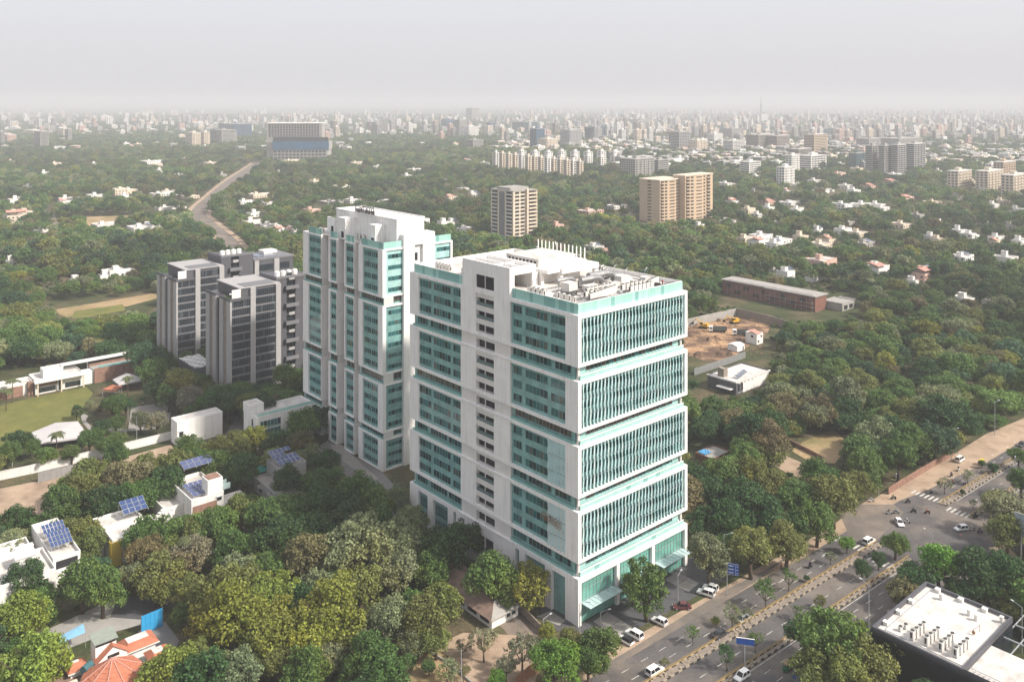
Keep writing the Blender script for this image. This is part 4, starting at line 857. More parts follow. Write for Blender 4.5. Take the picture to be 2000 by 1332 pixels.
# walls and fences on the left
def wall(name, label, cat, pxs, h, t, mat, panel=None, cope=None):
    P = [G(*q) for q in pxs]; e = empty(name, P[0], 0, label, cat)
    for i in range(len(P)-1):
        a, b = P[i]-P[0], P[i+1]-P[0]; d_ = b-a; L_ = np.linalg.norm(d_); d_ /= L_; n_ = np.array([-d_[1], d_[0]])*t/2
        k = 1 if not panel else max(1, round(L_/panel))
        for j in range(k):
            q0, q1 = a+d_*L_*j/k, a+d_*(L_*(j+1)/k-(.05 if panel else 0)); hh = h*(1 if not panel else random.uniform(.97,1.03))
            MB().prism([tuple(q0-n_), tuple(q1-n_), tuple(q1+n_), tuple(q0+n_)], 0, hh).build('wall_panel' if panel else 'wall_run', M[mat], e)
            if cope: MB().prism([tuple(q0-n_*1.6), tuple(q1-n_*1.6), tuple(q1+n_*1.6), tuple(q0+n_*1.6)], hh+.002, hh+.15).build('coping', M[cope], e)
    return e
wall('boundary_wall', 'long cream boundary wall above the dirt track', 'wall', [(-30,944),(60,925),(140,906),(212,888),(262,876),(334,858)], 2.7, .3, 'white2', 9, 'offwhite')
wall('sheet_fence', 'corrugated metal sheet fence along the dirt track', 'fence', [(74,943),(110,934),(150,924),(200,911)], 3.2, .08, 'metal', 1.6)
wall('boundary_wall', 'brown compound wall of the yard with rusty gate by the road', 'wall', [(1008,1345),(1034,1322),(1062,1306)], 2.4, .2, 'rust', 1.2)
wall('boundary_wall', 'low dark wall between the sheds and the finned tower', 'wall', [(930,1138),(985,1168),(1030,1208),(1062,1242)], 1.9, .3, 'brownstone', 6)
wall('boundary_wall', 'low kerb wall across the dry yard', 'wall', [(822,1265),(870,1293),(925,1338)], .5, .3, 'concrete', 5)
wall('boundary_wall', 'thin ruined wall across the dry clearing by the road', 'wall', [(1542,866),(1570,880),(1610,900)], 1.4, .3, 'stonewall', 5)
wall('boundary_wall', 'long dusty brown wall along the sandy verge', 'wall', [(1735,966),(1762,948),(1800,925),(1830,907),(1862,890)], 2.0, .25, 'stonewall', 5)
wall('retaining_wall', 'tall stained retaining wall on the far side of the excavation', 'wall', [(1334,640),(1390,628),(1438,617)], 4.2, .5, 'concrete', 4)
wall('retaining_wall', 'tall mossy retaining wall below the long brick building', 'wall', [(1438,617),(1490,630),(1545,645)], 4.6, .5, 'brownstone', 4)
wall('sheet_fence', 'pale metal hoarding at the near edge of the excavation', 'fence', [(1356,733),(1390,722),(1425,710),(1456,699)], 3.0, .1, 'metal', 2.4)
# ================================================================ black office at the lower right
HB = 9.0; CK = G(1702.4, 1222.4, HB); wk = ext(CK, 1808, DX); lk = ext(CK, 1881, -DY); 
bk = empty('black_office', CK, A0, 'low black office with white roof full of condensers, lower right', 'building')
MB().box(.4,-lk,0, wk,-.0,HB-1.2).box(.4,-lk-14,0,wk*.55,-lk-.003,HB-2.2).build('wall', M['black'], bk)
CLEAR.append([L2W(CK,-4,2), L2W(CK,wk+3,2), L2W(CK,wk+14,-lk-16), L2W(CK,-4,-lk-16)])
fas = MB()
for x0, y0, x1, y1 in ((0,-lk,.55,0), (.55,-.55,wk,0), (wk-.5,-lk,wk,-.55), (.55,-lk,wk-.5,-lk+.4)): fas.box(x0, y0, HB-1.2, x1, y1, HB)
fas.build('parapet', M['darkgrey'], bk)
cv = MB()                                              # rounded fascia towards the camera
for i in range(6):
    a0, a1 = pi/2*i/6, pi/2*(i+1)/6
    cv.poly([(-.0-1.0*sin(a0)*0, 0, 0)]*3) if False else None
    cv.poly([(.3-1.1*sin(a0), -lk-13, HB-1.1+1.1*cos(a0)), (.3-1.1*sin(a1), -lk-13, HB-1.1+1.1*cos(a1)), (.3-1.1*sin(a1), 0, HB-1.1+1.1*cos(a1)), (.3-1.1*sin(a0), 0, HB-1.1+1.1*cos(a0))])
cv.poly([(-.8,-lk-13,2.6),(-.8,0,2.6),(-.8,0,HB-1.1),(-.8,-lk-13,HB-1.1)]); cv.poly([(-.8,0,2.6),(.4,0,2.6),(.4,0,HB-1.1),(-.8,0,HB-1.1)])
cv.build('curved_fascia', M['black'], bk)
MB().box(.55,-lk+.4,HB-1.2,wk-.5,-.55,HB-.75).build('roof_deck', M['roofwhite'], bk)
MB().box(.55,-1.9,HB-.75,wk-.5,-1.8,HB-.62).box(2.0,-lk+.4,HB-.75,2.1,-1.9,HB-.62).build('gutter', M['steel'], bk)
lo = MB().box(.55,-lk-14,HB-2.2,wk*.55,-lk,HB-1.3).build('lower_roof', M['roofwhite'], bk)
MB().box(-.2,-lk-14,HB-1.3,.2,-lk,HB-.6).build('railing', M['steel'], lo)
gr = MB()
for i in range(14): gr.box(.6+.0,-lk-13+i*.9,HB-1.0,3.2,-lk-12.92+i*.9,HB-.9)
gr.box(.6,-lk-13,HB-1.0,.7,-lk,HB-.9).box(3.1,-lk-13,HB-1.0,3.2,-lk,HB-.9); gr.build('walkway_grating', M['steel'], bk)
pg = empty('pergola', L2W(CK, wk*.55, -lk), A0, 'open grey steel pergola frame beside the black office', 'pergola'); wp = wk*.75
for i in range(4): MB().box(i*wp/3-.15,-12.4,6.6,i*wp/3+.15,0,6.9).build('beam', M['steel'], pg)
for j in range(5): MB().box(0.16,-12.4*j/4-.1,6.62,wp-.16,-12.4*j/4+.1,6.8).build('cross_beam', M['steel'], pg)
for x in (0, wp):
    for y in (-12.3, -6.2): MB().box(x-.12,y-.12,0,x+.12,y+.12,6.59).build('post', M['steel'], pg)
MB().box(wk*.55+.3,-lk-.12,.05,wk-.3,-lk-.01,7.2).build('glass_front', M['greywin'], bk)
for r_ in range(4):
    for i in range(4):
        place_ac(0, L2W(CK, 3.2+i*1.55+r_*.35, -7.2-r_*2.75-i*.1), HB-.75, A0, 'tall white condenser in row %s on the black office roof, %s from the left' % (['one','two','three','four'][r_], ['first','second','third','fourth'][i]), 'condensers on the black office row %s' % ['one','two','three','four'][r_])
for i, (x, y) in enumerate(((4.2,-4.2),(5.8,-4.6))): place_ac(1, L2W(CK, x, y), HB-.75, A0, ['short dark faced condenser nearest the left end of the black office roof','short dark faced condenser beside the big condenser block'][i], 'short condensers')
for i, (x, y) in enumerate(((wk*.86,-5),(wk*.8,-11.5),(wk*.77,-lk*.72),(5.5,-lk*.78),(wk*.9,-lk*.93))):
    p = L2W(CK, x, y); e = empty('roof_vent', (p[0], p[1], HB-.75), A0, ['small roof vent near the top corner of the black office','small roof vent in the middle of the black office roof edge','small roof vent near the right corner of the black office','tall cylinder vent alone on the open part of the black office roof','squat vent by the inner edge of the black office roof'][i], 'vent')
    if i == 3: MB().tube((0,0,0),(0,0,1.9),.32,.32,10).build('body', M['offwhite'], e); MB().tube((0,0,1.9),(0,0,2.2),.4,.05,10).build('cap', M['steel'], e)
    else: MB().box(-.35,-.3,0,.35,.3,1.2).build('body', M['offwhite'], e); MB().box(-.45,-.4,1.2,.45,.4,1.32).build('cap', M['acbody'], e)
for i in range(6):
    p = L2W(CK, *((wk*.98-.9,-3-i*5.4) if i < 0 else ((wk-1.2, -3.2-i*5.0) if i < 3 else (4+ (i-3)*6.0, -1.2)))); e = empty('parapet_box', (p[0], p[1], HB-.75), A0, ['boxy parapet block at the far edge of the black office, upper one','boxy parapet block at the far edge of the black office, middle one','boxy parapet block at the far edge of the black office, lower one','boxy parapet block on the road side of the black office, left one','boxy parapet block on the road side of the black office, middle one','boxy parapet block on the road side of the black office, right one'][i], 'block'); MB().box(-.5,-.5,0,.5,.5,.75).build('body', M['offwhite'], e); MB().box(-.55,-.55,.75,.55,.55,.82).build('cap', M['white'], e)
p = L2W(CK, wk*.55, -lk+3.5); e = empty('pipe_stand', (p[0], p[1], HB-.75), A0, 'red pipe stand with wheel valve on the black office roof', 'pipe stand'); MB().tube((0,0,0),(0,0,1.3),.06).tube((0,0,1.2),(2.4,-.4,1.2),.05).tube((2.2,-.4,0),(2.2,-.4,1.5),.06).build('pipe', M['rust'], e); MB().tube((-.1,0,.5),(.1,0,.5),.35,.35,10).build('wheel', M['rust'], e)
# ================================================================ right side: sheds, houses, brick building
C = G(960, 1232, 0); sh_ = empty('long_shed', C, A0, 'old shed with dusty hipped sheet roof beside the finned tower', 'shed')
Ls = 26.0; Ws = 9.0
MB().box(.5,.5,0,Ws-.5,Ls-.5,2.5).build('wall', M['white2'], sh_)
rfm = [M['corr'], M['concrete']]
MB().poly([(-.5,-.5,2.5),(Ws+.5,-.5,2.5),(Ws/2,4.2,4.7)]).build('roof_hip', M['concrete'], sh_)
for j in range(8):
    y0, y1 = [-.5+(Ls+1)*q/8 for q in (j, j+1)]
    def zr(y): return 2.5+2.2*min(1, max(0, (y+.5)/4.7))
    a0, a1 = max(0., min(1., (y0+.5)/4.7)), max(0., min(1., (y1+.5)/4.7))
    xa0, xa1 = -.5+(Ws/2+.5)*a0, -.5+(Ws/2+.5)*a1
    MB().poly([(-.5,y0,2.5),(xa0,y0,zr(y0)),(xa1,y1,zr(y1)),(-.5,y1,2.5)] if a0 > 0 else [(-.5,y0,2.5),(xa1,y1,zr(y1)),(-.5,y1,2.5)]).build('roof_sheet', M['corr'], sh_)
    xb0, xb1 = Ws-xa0, Ws-xa1
    MB().poly([(Ws+.5,y0,2.5),(Ws+.5,y1,2.5),(xb1,y1,zr(y1)),(xb0,y0,zr(y0))] if a0 > 0 else [(Ws+.5,y0,2.5),(Ws+.5,y1,2.5),(xb1,y1,zr(y1))]).build('roof_sheet', M['corr'], sh_)
for j in range(5): MB().box(.4,1.5+j*4.6,.8,.49,4.6+j*4.6,2.1).build('window', M['void'], sh_)
for x in (5.0, 6.6): MB().box(x,.42,.9,x+1.0,.49,2.1).build('window', M['housewin'], sh_)
p = L2W(C, Ws+1.6, 1.5); e = empty('water_drum', p, 0, 'big blue plastic drum beside the old shed', 'drum'); MB().tube((0,0,0),(0,0,2.6),1.15,1.15,16).build('body', M['bluetank'], e); MB().tube((0,0,2.6),(0,0,2.75),1.2,1.0,16).build('lid', M['rust'], e)
CLEAR.append([L2W(C,-2,-2), L2W(C,Ws+4,-2), L2W(C,Ws+4,Ls), L2W(C,-2,Ls)])
C = G(1437.4, 746, 5.6); wq, dq = ext(C, 1502.7, DX), ext(C, 1382, DY)
bh = roof_house('villa', 'dark walled villa with pale roof terrace below the excavation', 'house', C, [(0,0,wq,dq,0,5.6,'darkgrey'), (2.2,dq-6.5,5,dq-3.5,4.8,8.8,'brownstone')], [('R',0,1.5,2.6,1,4.6),('R',0,4,4.8,1,4.6),('R',0,6.2,7,1,4.6),('R',0,9,10,1,4.6),('R',0,11.5,12.5,1,4.6)], mats=('white2','roofwhite'), par=.5)
MB().box(.15,-.3,5.0,wq+.3,-.01,5.62).box(-.3,-.3,5.0,.1,dq+.3,5.62).build('fascia', M['offwhite'], bh); MB().box(-2.6,1,2.4,-.1,dq-6,2.7).build('porch_slab', M['offwhite'], bh); MB().box(.1+wq*.2,-.06,.3,wq-.5,-.003,4.8).build('pale_front', M['white2'], bh)
for i in range(3): solar(C, 'solar_array', 'grey solar panel on the dark walled villa, ' + ['at its front corner','the middle one','the one farthest back'][i], 4.5+i*3.6, 2.0+i*1.0, 5.2, 2, 1, 1.3, 2.0, radians(25), 'solarfar')
C = G(1392, 896, 3.6); th = roof_house('brick_hut', 'small brick house with a crumpled blue tarpaulin on its roof', 'house', C, [(0,0,ext(C,1427,DX),ext(C,1358,DY),0,3.6,'brick')], [('R',0,1.5,3.5,.3,2.6)], mats=('stonewall','concrete'), par=.4)
p = L2W(C, .8, 3.4); e = empty('tarpaulin', (p[0], p[1], 3.25), A0, 'crumpled blue tarpaulin lying on the small brick house', 'tarpaulin'); mb = MB()
for i in range(6):
    for j in range(6):
        def q(a, b): return (a*.62+.15*sin(b*2.1), b*.55, .25+.3*abs(sin(a*1.7+b*1.3)))
        mb.poly([q(i,j), q(i+1,j), q(i+1,j+1), q(i,j+1)], (i+j) % 4 == 1)
mb.build('sheet', [M['bluesheet'], M['metal']], e)
C = G(1592, 579, 9.0); dbk = ext(C, 1409.6, DY); wbk = ext(C, 1614, DX)
br = empty('brick_building', C, A0, 'long red brick building with flat grey roof beyond the excavation', 'building')
MB().box(0,0,0,wbk,dbk*.52,8.4).box(1.2,dbk*.52,0,wbk,dbk,8.4).build('wall', M['brick'], br); MB().box(-.8,-.8,8.4,wbk+.6,dbk*.52,9.0).box(.2,dbk*.52,8.4,wbk+.6,dbk+.8,9.0).build('roof_slab', M['concrete'], br); MB().box(1.5,2,9.0,wbk-2,dbk-3,9.25).build('roof_deck', M['concrete'], br)
for i in range(9): MB().fbox(('L', -.0 if i < 4 else 1.2), 6+i*6.4, 9.6+i*6.4, -.08, -.004, 1.6 if i % 2 else 4.8, 3.4 if i % 2 else 6.8).build('window', M['housewin'], br)
for i in range(18): MB().fbox(('L', -.0 if i < 9 else 1.2), 1+i*dbk*.054, 1.1+i*dbk*.054, -1.6, -1.5, 0, 7.0).build('scaffold_pole', M['steel'], br)
for z in (2.4, 4.8): MB().fbox(('L', 0), .5, dbk*.5, -1.7, -.5, z, z+.08).build('scaffold_deck', M['brownstone'], br)
roof_house('annex', 'low grey concrete annex at the near end of the brick building', 'building', L2W(C, wbk+.5, -9.5), [(0,0,14,12,0,4.6),(14,3,21,12,0,3.8)], [('R',0,2,6,.6,3.2),('R',0,8,12,.6,3.2)], mats=('concrete','concrete'), par=.5)
# excavation: excavators, tipper trucks, site cabin
M['cat'] = pm('yellow_machine_paint', (.62,.36,.03), .5, .1, 1, .4); M['truckgrey'] = pm('tipper_body_paint', (.09,.11,.11), .6, .15, 1, .3); M['tyre'] = pm('tyre_rubber', (.02,.02,.02), .9, .2, 2, .2); M['carglass'] = glass('car_glass', (.012,.014,.017), .06, .6, .1, 1)
def excavator(u, v, rz, label):
    e = empty('excavator', G(u, v), rz, label, 'excavator')
    for y in (-1.2, 1.2): MB().prism([(-2.1,0),(2.1,0),(2.4,.45),(2.1,.95),(-2.1,.95),(-2.4,.45)], 0, .6).build('track', M['tyre'], e).matrix_local = __import__('mathutils').Matrix(((1,0,0,0),(0,0,1,y-.3),(0,1,0,0),(0,0,0,1)))
    MB().box(-2.4,-1.3,1.05,1.4,1.3,2.2).box(-2.5,-1.2,2.2,-.6,1.2,2.7).build('body', M['cat'], e)
    MB().box(.2,.1,2.2,1.6,1.25,3.2).build('cab', M['carglass'], e); MB().box(.1,.0,3.2,1.7,1.35,3.35).build('cab_roof', M['cat'], e)
    MB().tube((1.3,-.4,1.9),(4.0,-.4,4.6),.32,.26).tube((4.0,-.4,4.6),(6.0,-.4,2.4),.26,.2).build('boom', M['cat'], e); MB().prism([(5.5,-.9),(6.6,-.9),(6.6,.1),(5.5,.1)], 1.2, 2.3).build('bucket', M['tyre'], e)
excavator(1374, 641, radians(150), 'yellow excavator close to the finned tower edge in the excavation'); excavator(1434, 632, radians(200), 'yellow excavator below the corner of the retaining walls')
def tipper(u, v, rz, label):
    e = empty('tipper_truck', G(u, v), rz, label, 'truck')
    MB().box(2.6,-1.2,.8,4.6,1.2,3.1).build('cab', M['white'], e); MB().box(4.602,-1.0,1.9,4.64,1.0,2.8).box(3.0,-1.23,1.9,4.2,-1.203,2.7).box(3.0,1.203,1.9,4.2,1.23,2.7).build('windscreen', M['carglass'], e)
    MB().poly([(-4.4,-1.3,1.3),(-4.4,1.3,1.3),(2.3,1.3,1.3),(2.3,-1.3,1.3)]).poly([(-4.4,-1.3,1.3),(2.3,-1.3,1.3),(2.3,-1.4,2.9),(-4.6,-1.4,2.9)]).poly([(-4.4,1.3,1.3),(-4.6,1.4,2.9),(2.3,1.4,2.9),(2.3,1.3,1.3)]).poly([(2.3,-1.3,1.3),(2.3,1.3,1.3),(2.3,1.4,3.2),(2.3,-1.4,3.2)]).poly([(-4.4,-1.3,1.3),(-4.6,-1.4,2.9),(-4.6,1.4,2.9),(-4.4,1.3,1.3)]).build('tipper_body', M['truckgrey'], e)
    MB().box(-4.3,-.5,.7,4.4,.5,1.29).build('chassis', M['tyre'], e); MB().box(-4.2,-1.15,1.32,2.1,1.15,2.2).build('load', M['brownstone'], e)
    for x in (3.6,-1.6,-3.1):
        for y in (-1.05,1.05): MB().tube((x,y-.18,.5),(x,y+.18,.5),.5,.5,12).build('wheel', M['tyre'], e)
tipper(1402, 649, radians(172), 'grey tipper truck with white cab, the one in the middle of the excavation'); tipper(1449, 656, radians(168), 'grey tipper truck with white cab beside the pink roofed ruin')
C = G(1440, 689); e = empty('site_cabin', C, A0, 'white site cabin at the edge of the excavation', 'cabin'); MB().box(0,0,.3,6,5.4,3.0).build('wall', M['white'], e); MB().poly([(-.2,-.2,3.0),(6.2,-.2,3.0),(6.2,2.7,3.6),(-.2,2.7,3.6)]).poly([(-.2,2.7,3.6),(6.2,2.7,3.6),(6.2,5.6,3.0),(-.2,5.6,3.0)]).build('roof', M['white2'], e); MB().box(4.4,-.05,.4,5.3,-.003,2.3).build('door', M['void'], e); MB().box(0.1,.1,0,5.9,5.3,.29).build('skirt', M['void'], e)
C = G(1478, 674); e = roof_house('ruined_house', 'half demolished house with pink tiled roof by the excavation', 'house', C, [(0,0,5.4,6.4,0,5.4)], [('R',0,1,2.2,1,2.2),('R',0,3.4,4.6,3.2,4.4),('L',0,2,3.3,3.2,4.4)], mats=('white2','redroof'), par=.3); MB().poly([(-.4,-.4,5.45),(3.8,-.4,5.45),(3.8,4.0,6.6),(-.4,4.0,6.6)]).build('tile_slope', M['redroof'], e)
for i in range(26):
    a, b = random.uniform(1340,1480), random.uniform(634,690)
    pass
sp_ = MB()
for i in range(420):
    p = G(random.uniform(1340,1492), random.uniform(624,698)); s = random.uniform(.1,.45)
    sp_.box(p[0]-s, p[1]-s*.8, .0, p[0]+s, p[1]+s*.8, s*random.uniform(.3,.9))
for i in range(34):                                    # dumped heaps
    p = G(random.uniform(1345,1485), random.uniform(622,696)); r0 = random.uniform(1.2,3.6); h0 = r0*random.uniform(.25,.5); ring_ = [(p[0]+r0*random.uniform(.7,1.2)*cos(a*pi/4), p[1]+r0*random.uniform(.7,1.2)*sin(a*pi/4), 0) for a in range(8)]; mid_ = [(p[0]+(q[0]-p[0])*.45+random.uniform(-.2,.2), p[1]+(q[1]-p[1])*.45, h0*random.uniform(.7,1.1)) for q in ring_]
    for a in range(8): sp_.poly([ring_[a], ring_[(a+1)%8], mid_[(a+1)%8], mid_[a]])
    sp_.poly(mid_)
sp_.build('rubble', M['soil'], kind='stuff')
# ================================================================ vehicles and riders
def paint(name, c): return pm(name, c, .35, .03, 1, .5, coat=.5)
CARP = {'white': paint('white_car_paint', (.78,.78,.76)), 'black': paint('black_car_paint', (.02,.022,.025)), 'red': paint('dark_red_car_paint', (.10,.015,.02)), 'silver': paint('silver_car_paint', (.42,.43,.42))}
M['lamp'] = pm('lamp_lens', (.7,.7,.66), .2, .02, 1, .5); M['tail'] = pm('tail_lens', (.35,.02,.02), .3, .02, 1, .5)
CARM = {}
def car_parts(style, col, roof):
    L_, W_, H_ = {'hatch': (3.8,1.65,1.5), 'suv': (4.3,1.78,1.66), 'sedan': (4.3,1.7,1.45), 'van': (4.1,1.6,1.85)}[style]
    b = MB(); hb = .52*H_; x0, x1 = -L_/2, L_/2
    prof = {'hatch': [(x0,.35),(x0+.02,hb),(x1-1.05,hb),(x1-.12,hb-.18),(x1,.55),(x1-.02,.35)], 'suv': [(x0,.4),(x0+.02,hb),(x1-1.15,hb),(x1-.1,hb-.14),(x1,.6),(x1-.02,.4)], 'sedan': [(x0,.35),(x0+.03,hb-.05),(x0+.7,hb),(x1-1.2,hb),(x1-.12,hb-.2),(x1,.5),(x1-.02,.32)], 'van': [(x0,.35),(x0+.02,hb),(x1-.6,hb),(x1-.1,hb-.25),(x1,.5),(x1-.02,.35)]}[style]
    n = len(prof); base = len(b.v)
    for y, s in ((-W_/2,.0), (-W_/2+.09,.06), (W_/2-.09,.06), (W_/2,.0)):
        b.v += [(x, y, z+(s if z > .5 else 0)) for x, z in prof]
    for k in range(3):
        for i in range(n):
            j = (i+1) % n; b.f.append((base+k*n+i, base+k*n+j, base+(k+1)*n+j, base+(k+1)*n+i)); b.m.append(0)
    b.f.append(tuple(base+i for i in range(n))); b.m.append(0); b.f.append(tuple(base+3*n+i for i in range(n-1,-1,-1))); b.m.append(0)
    ca, cb, ra, rb = {'hatch': (x0+.06,x1-.95,x0+.35,x1-1.65), 'suv': (x0+.05,x1-1.1,x0+.25,x1-1.75), 'sedan': (x0+.55,x1-1.1,x0+1.15,x1-1.8), 'van': (x0+.04,x1-.5,x0+.12,x1-1.15)}[style]
    gl = MB(); yb, yt = W_/2-.05, W_/2-.2; z0, z1 = hb+.04, H_-.06
    B_ = [(ca,-yb,z0),(cb,-yb,z0),(cb,yb,z0),(ca,yb,z0)]; T_ = [(ra,-yt,z1),(rb,-yt,z1),(rb,yt,z1),(ra,yt,z1)]
    for i in range(4): gl.poly([B_[i], B_[(i+1)%4], T_[(i+1)%4], T_[i]])
    rf = MB(); rf.box(ra-.05,-yt-.02,z1,rb+.05,yt+.02,H_)
    for i in range(4):
        rf.tube([B_[i][q]*1.005 for q in range(3)], [T_[i][q]*1.005 for q in range(3)], .06, n=5)
    for q in (.42,):
        for sg in (-1, 1): rf.tube((ca+(cb-ca)*q, sg*yb*1.0, z0), (ra+(rb-ra)*q, sg*yt*1.0, z1), .06, n=5)
    wh = MB(); wh.tube((0,-.09,0),(0,.09,0),.31,.31,14); wh.tube((0,-.1,0),(0,.1,0),.17,.17,8,1)
    return b.mesh('body', CARP[col]), gl.mesh('windows', M['carglass']), rf.mesh('roof', CARP[roof]), wh.mesh('wheel', [M['tyre'], M['alu']]), (L_, W_, H_, hb)
def car(u, v, rz, style, col, label, roof=None, cat='car', name='car', off=None):
    key = (style, col, roof)
    if key not in CARM: CARM[key] = car_parts(style, col, roof or col)
    b, g, r_, w_, (L_, W_, H_, hb) = CARM[key]; p = G(u, v, .5) if off is None else off
    e = empty(name, (p[0], p[1], .035), rz, label, cat)
    link('body', b, e); link('windows', g, e); link('roof', r_, e)
    for x in (-L_/2+.7, L_/2-.75):
        for y in (-W_/2+.1, W_/2-.1): link('wheel', w_, e, (x, y, .31))
    for y in (-W_/2+.28, W_/2-.28):
        MB().box(-.03,-.16,-.07,.03,.16,.07).build('headlight', M['lamp'], e, (L_/2-.02, y, hb-.2)); MB().box(-.03,-.12,-.1,.03,.12,.1).build('tail_light', M['tail'], e, (-L_/2+.0, y, hb-.1))
    return e
PK = RA + pi/2                                           # parked nose in, towards the tower
car(1222,1250, PK+.12, 'hatch', 'white', 'white hatchback with black roof parked nearest the forecourt tree', 'black'); car(1239,1239, PK+.1, 'suv', 'white', 'white car with white roof parked beside the black roofed hatchback')
car(1288,1213, PK+.15, 'hatch', 'white', 'white car half hidden under the forecourt tree'); car(1332,1184, PK+.9, 'sedan', 'red', 'dark red car under a small dry tree on the forecourt')
car(1379,1158, PK+.35, 'suv', 'white', 'white car parked nearest the blue road sign, outer one'); car(1388,1148, PK+.35, 'hatch', 'white', 'white car parked inside next to the blue road sign, tower side')
car(1279,1310, RA, 'suv', 'white', 'white car driving along the road at the bottom edge'); car(1407,1238, RA, 'sedan', 'black', 'black car driving beside the tower side median')
car(1452,1207, RA, 'sedan', 'silver', 'pale silver car behind the median saplings'); car(1449,1320, RA+pi, 'hatch', 'white', 'white hatchback beside the narrow median at the bottom edge')
car(1697,1057, RA, 'suv', 'white', 'white car waiting behind the zebra stripes at the median end'); car(1756,1020, RA-2.3, 'sedan', 'white', 'white sedan turning in the middle of the crossing')
car(1877,1032, RA+2.7, 'hatch', 'white', 'white hatchback crossing towards the side road'); car(1875,898, RA+.0, 'van', 'white', 'white van parked on the sandy verge', cat='van', name='van')
car(1996,868, RA+pi, 'sedan', 'black', 'black car far along the road at the right picture edge'); car(1994,1104, RA+.3, 'sedan', 'silver', 'silver car at the kerb by the billboard')
M['rickyellow'] = pm('rickshaw_yellow', (.72,.50,.02), .5, .06, 1, .3); M['rickgreen'] = pm('rickshaw_green', (.02,.12,.05), .5, .06, 1, .3); M['ricktan'] = pm('tan_canvas', (.34,.24,.13), .8, .1, 1, .2)
def rickshaw(u, v, rz, label, hood, body):
    p = G(u, v, .6); e = empty('auto_rickshaw', (p[0], p[1], .035), rz, label, 'rickshaw')
    MB().prism([(-1.25,-.65),(.5,-.65),(1.2,-.25),(1.2,.25),(.5,.65),(-1.25,.65)], .3, .85).build('body', body, e); MB().prism([(-1.25,-.62),(.5,-.62),(.85,-.3),(.85,.3),(.5,.62),(-1.25,.62)], 1.45, 1.72).build('hood', hood, e)
    MB().box(-1.28,-.6,.85,-1.2,.6,1.45).build('rear_panel', hood, e); MB().tube((.55,-.55,.85),(.4,-.55,1.45),.04).tube((.55,.55,.85),(.4,.55,1.45),.04).tube((-.4,-.6,.85),(-.4,-.6,1.45),.03).tube((-.4,.6,.85),(-.4,.6,1.45),.03).build('posts', M['tyre'], e); MB().box(-.9,-.5,.86,-.4,.5,1.1).build('seat', M['tyre'], e)
    for x, y in ((-.85,-.6),(-.85,.6),(.95,0)): MB().tube((x,y-.05,.22),(x,y+.05,.22),.22,.22,10).build('wheel', M['tyre'], e)
rickshaw(1918, 904, RA, 'yellow and green auto rickshaw on the far carriageway', M['rickyellow'], M['rickyellow']); rickshaw(1537, 1303, RA+pi, 'tan hooded auto rickshaw beside the big roadside trees', M['ricktan'], M['rickgreen'])
rickshaw(1943, 918, RA+.1, 'white hooded auto rickshaw half hidden by a median tree', M['white'], M['rickgreen'])
# people: one skinned body per pose, then copies with their own clothes
def body_mesh(name, joints, bones, rad, root):
    me = bpy.data.meshes.new(name); me.from_pydata(joints, bones, []); o = bpy.data.objects.new('tmp', me); COL.objects.link(o)
    o.modifiers.new('s', 'SKIN'); sv = me.skin_vertices[0].data
    for i, r_ in enumerate(rad): sv[i].radius = (r_, r_*.85)
    sv[root].use_root = True; o.modifiers.new('b', 'SUBSURF').levels = 1
    bpy.context.view_layer.update(); dg = bpy.context.evaluated_depsgraph_get(); out = bpy.data.meshes.new_from_object(o.evaluated_get(dg)); bpy.data.objects.remove(o); return out
SK = pm('skin', (.22,.12,.075), .6, .05, 3, .3); HAIR = pm('dark_hair', (.012,.01,.009), .6, .1, 3, .3)
# riding pose: hips on saddle, arms to handlebar (x forward)
ride = body_mesh('person', [(-.15,0,.92),(-.1,0,1.12),(-.02,0,1.36),(.02,0,1.50),(.05,0,1.60),(.07,0,1.72),(-.02,.19,1.38),(.18,.26,1.15),(.42,.26,1.12),(.50,.25,1.13),(-.02,-.19,1.38),(.18,-.26,1.15),(.42,-.26,1.12),(.50,-.25,1.13),(-.12,.12,.90),(.28,.2,.82),(.18,.2,.42),(.30,.2,.36),(-.12,-.12,.90),(.28,-.2,.82),(.18,-.2,.42),(.30,-.2,.36)],
    [(0,1),(1,2),(2,3),(3,4),(4,5),(2,6),(6,7),(7,8),(8,9),(2,10),(10,11),(11,12),(12,13),(0,14),(14,15),(15,16),(16,17),(0,18),(18,19),(19,20),(20,21)], [.15,.15,.16,.07,.10,.09,.07,.055,.04,.04,.07,.055,.04,.04,.10,.08,.055,.05,.10,.08,.055,.05], 0)
stand = body_mesh('person', [(0,0,.92),(0,0,1.12),(0,0,1.38),(0,0,1.50),(.02,0,1.60),(.02,0,1.72),(0,.2,1.4),(.02,.25,1.12),(.1,.24,.88),(.13,.24,.80),(0,-.2,1.4),(.02,-.25,1.12),(.1,-.24,.88),(.13,-.24,.80),(0,.1,.88),(.03,.12,.48),(0,.12,.08),(.14,.13,.04),(0,-.1,.88),(-.05,-.12,.48),(-.12,-.12,.08),(.02,-.13,.04)],
    [(0,1),(1,2),(2,3),(3,4),(4,5),(2,6),(6,7),(7,8),(8,9),(2,10),(10,11),(11,12),(12,13),(0,14),(14,15),(15,16),(16,17),(0,18),(18,19),(19,20),(20,21)], [.15,.14,.16,.07,.10,.09,.07,.055,.04,.04,.07,.055,.04,.04,.10,.075,.055,.05,.10,.075,.055,.05], 0)
def dress(src, shirt, trousers):
    me = src.copy()
    for m in (trousers, shirt, SK, HAIR): me.materials.append(m)
    for p in me.polygons:
        c = p.center; p.material_index = (3 if c.z > 1.68 or (c.z > 1.56 and c.x < .0) else 2) if c.z > 1.49 else (2 if (abs(c.y) > .2 and (c.x > .36 if src is ride else c.z < 1.0 and abs(c.y) > .19)) else (1 if c.z > (1.0) else 0)); p.use_smooth = True
    return me
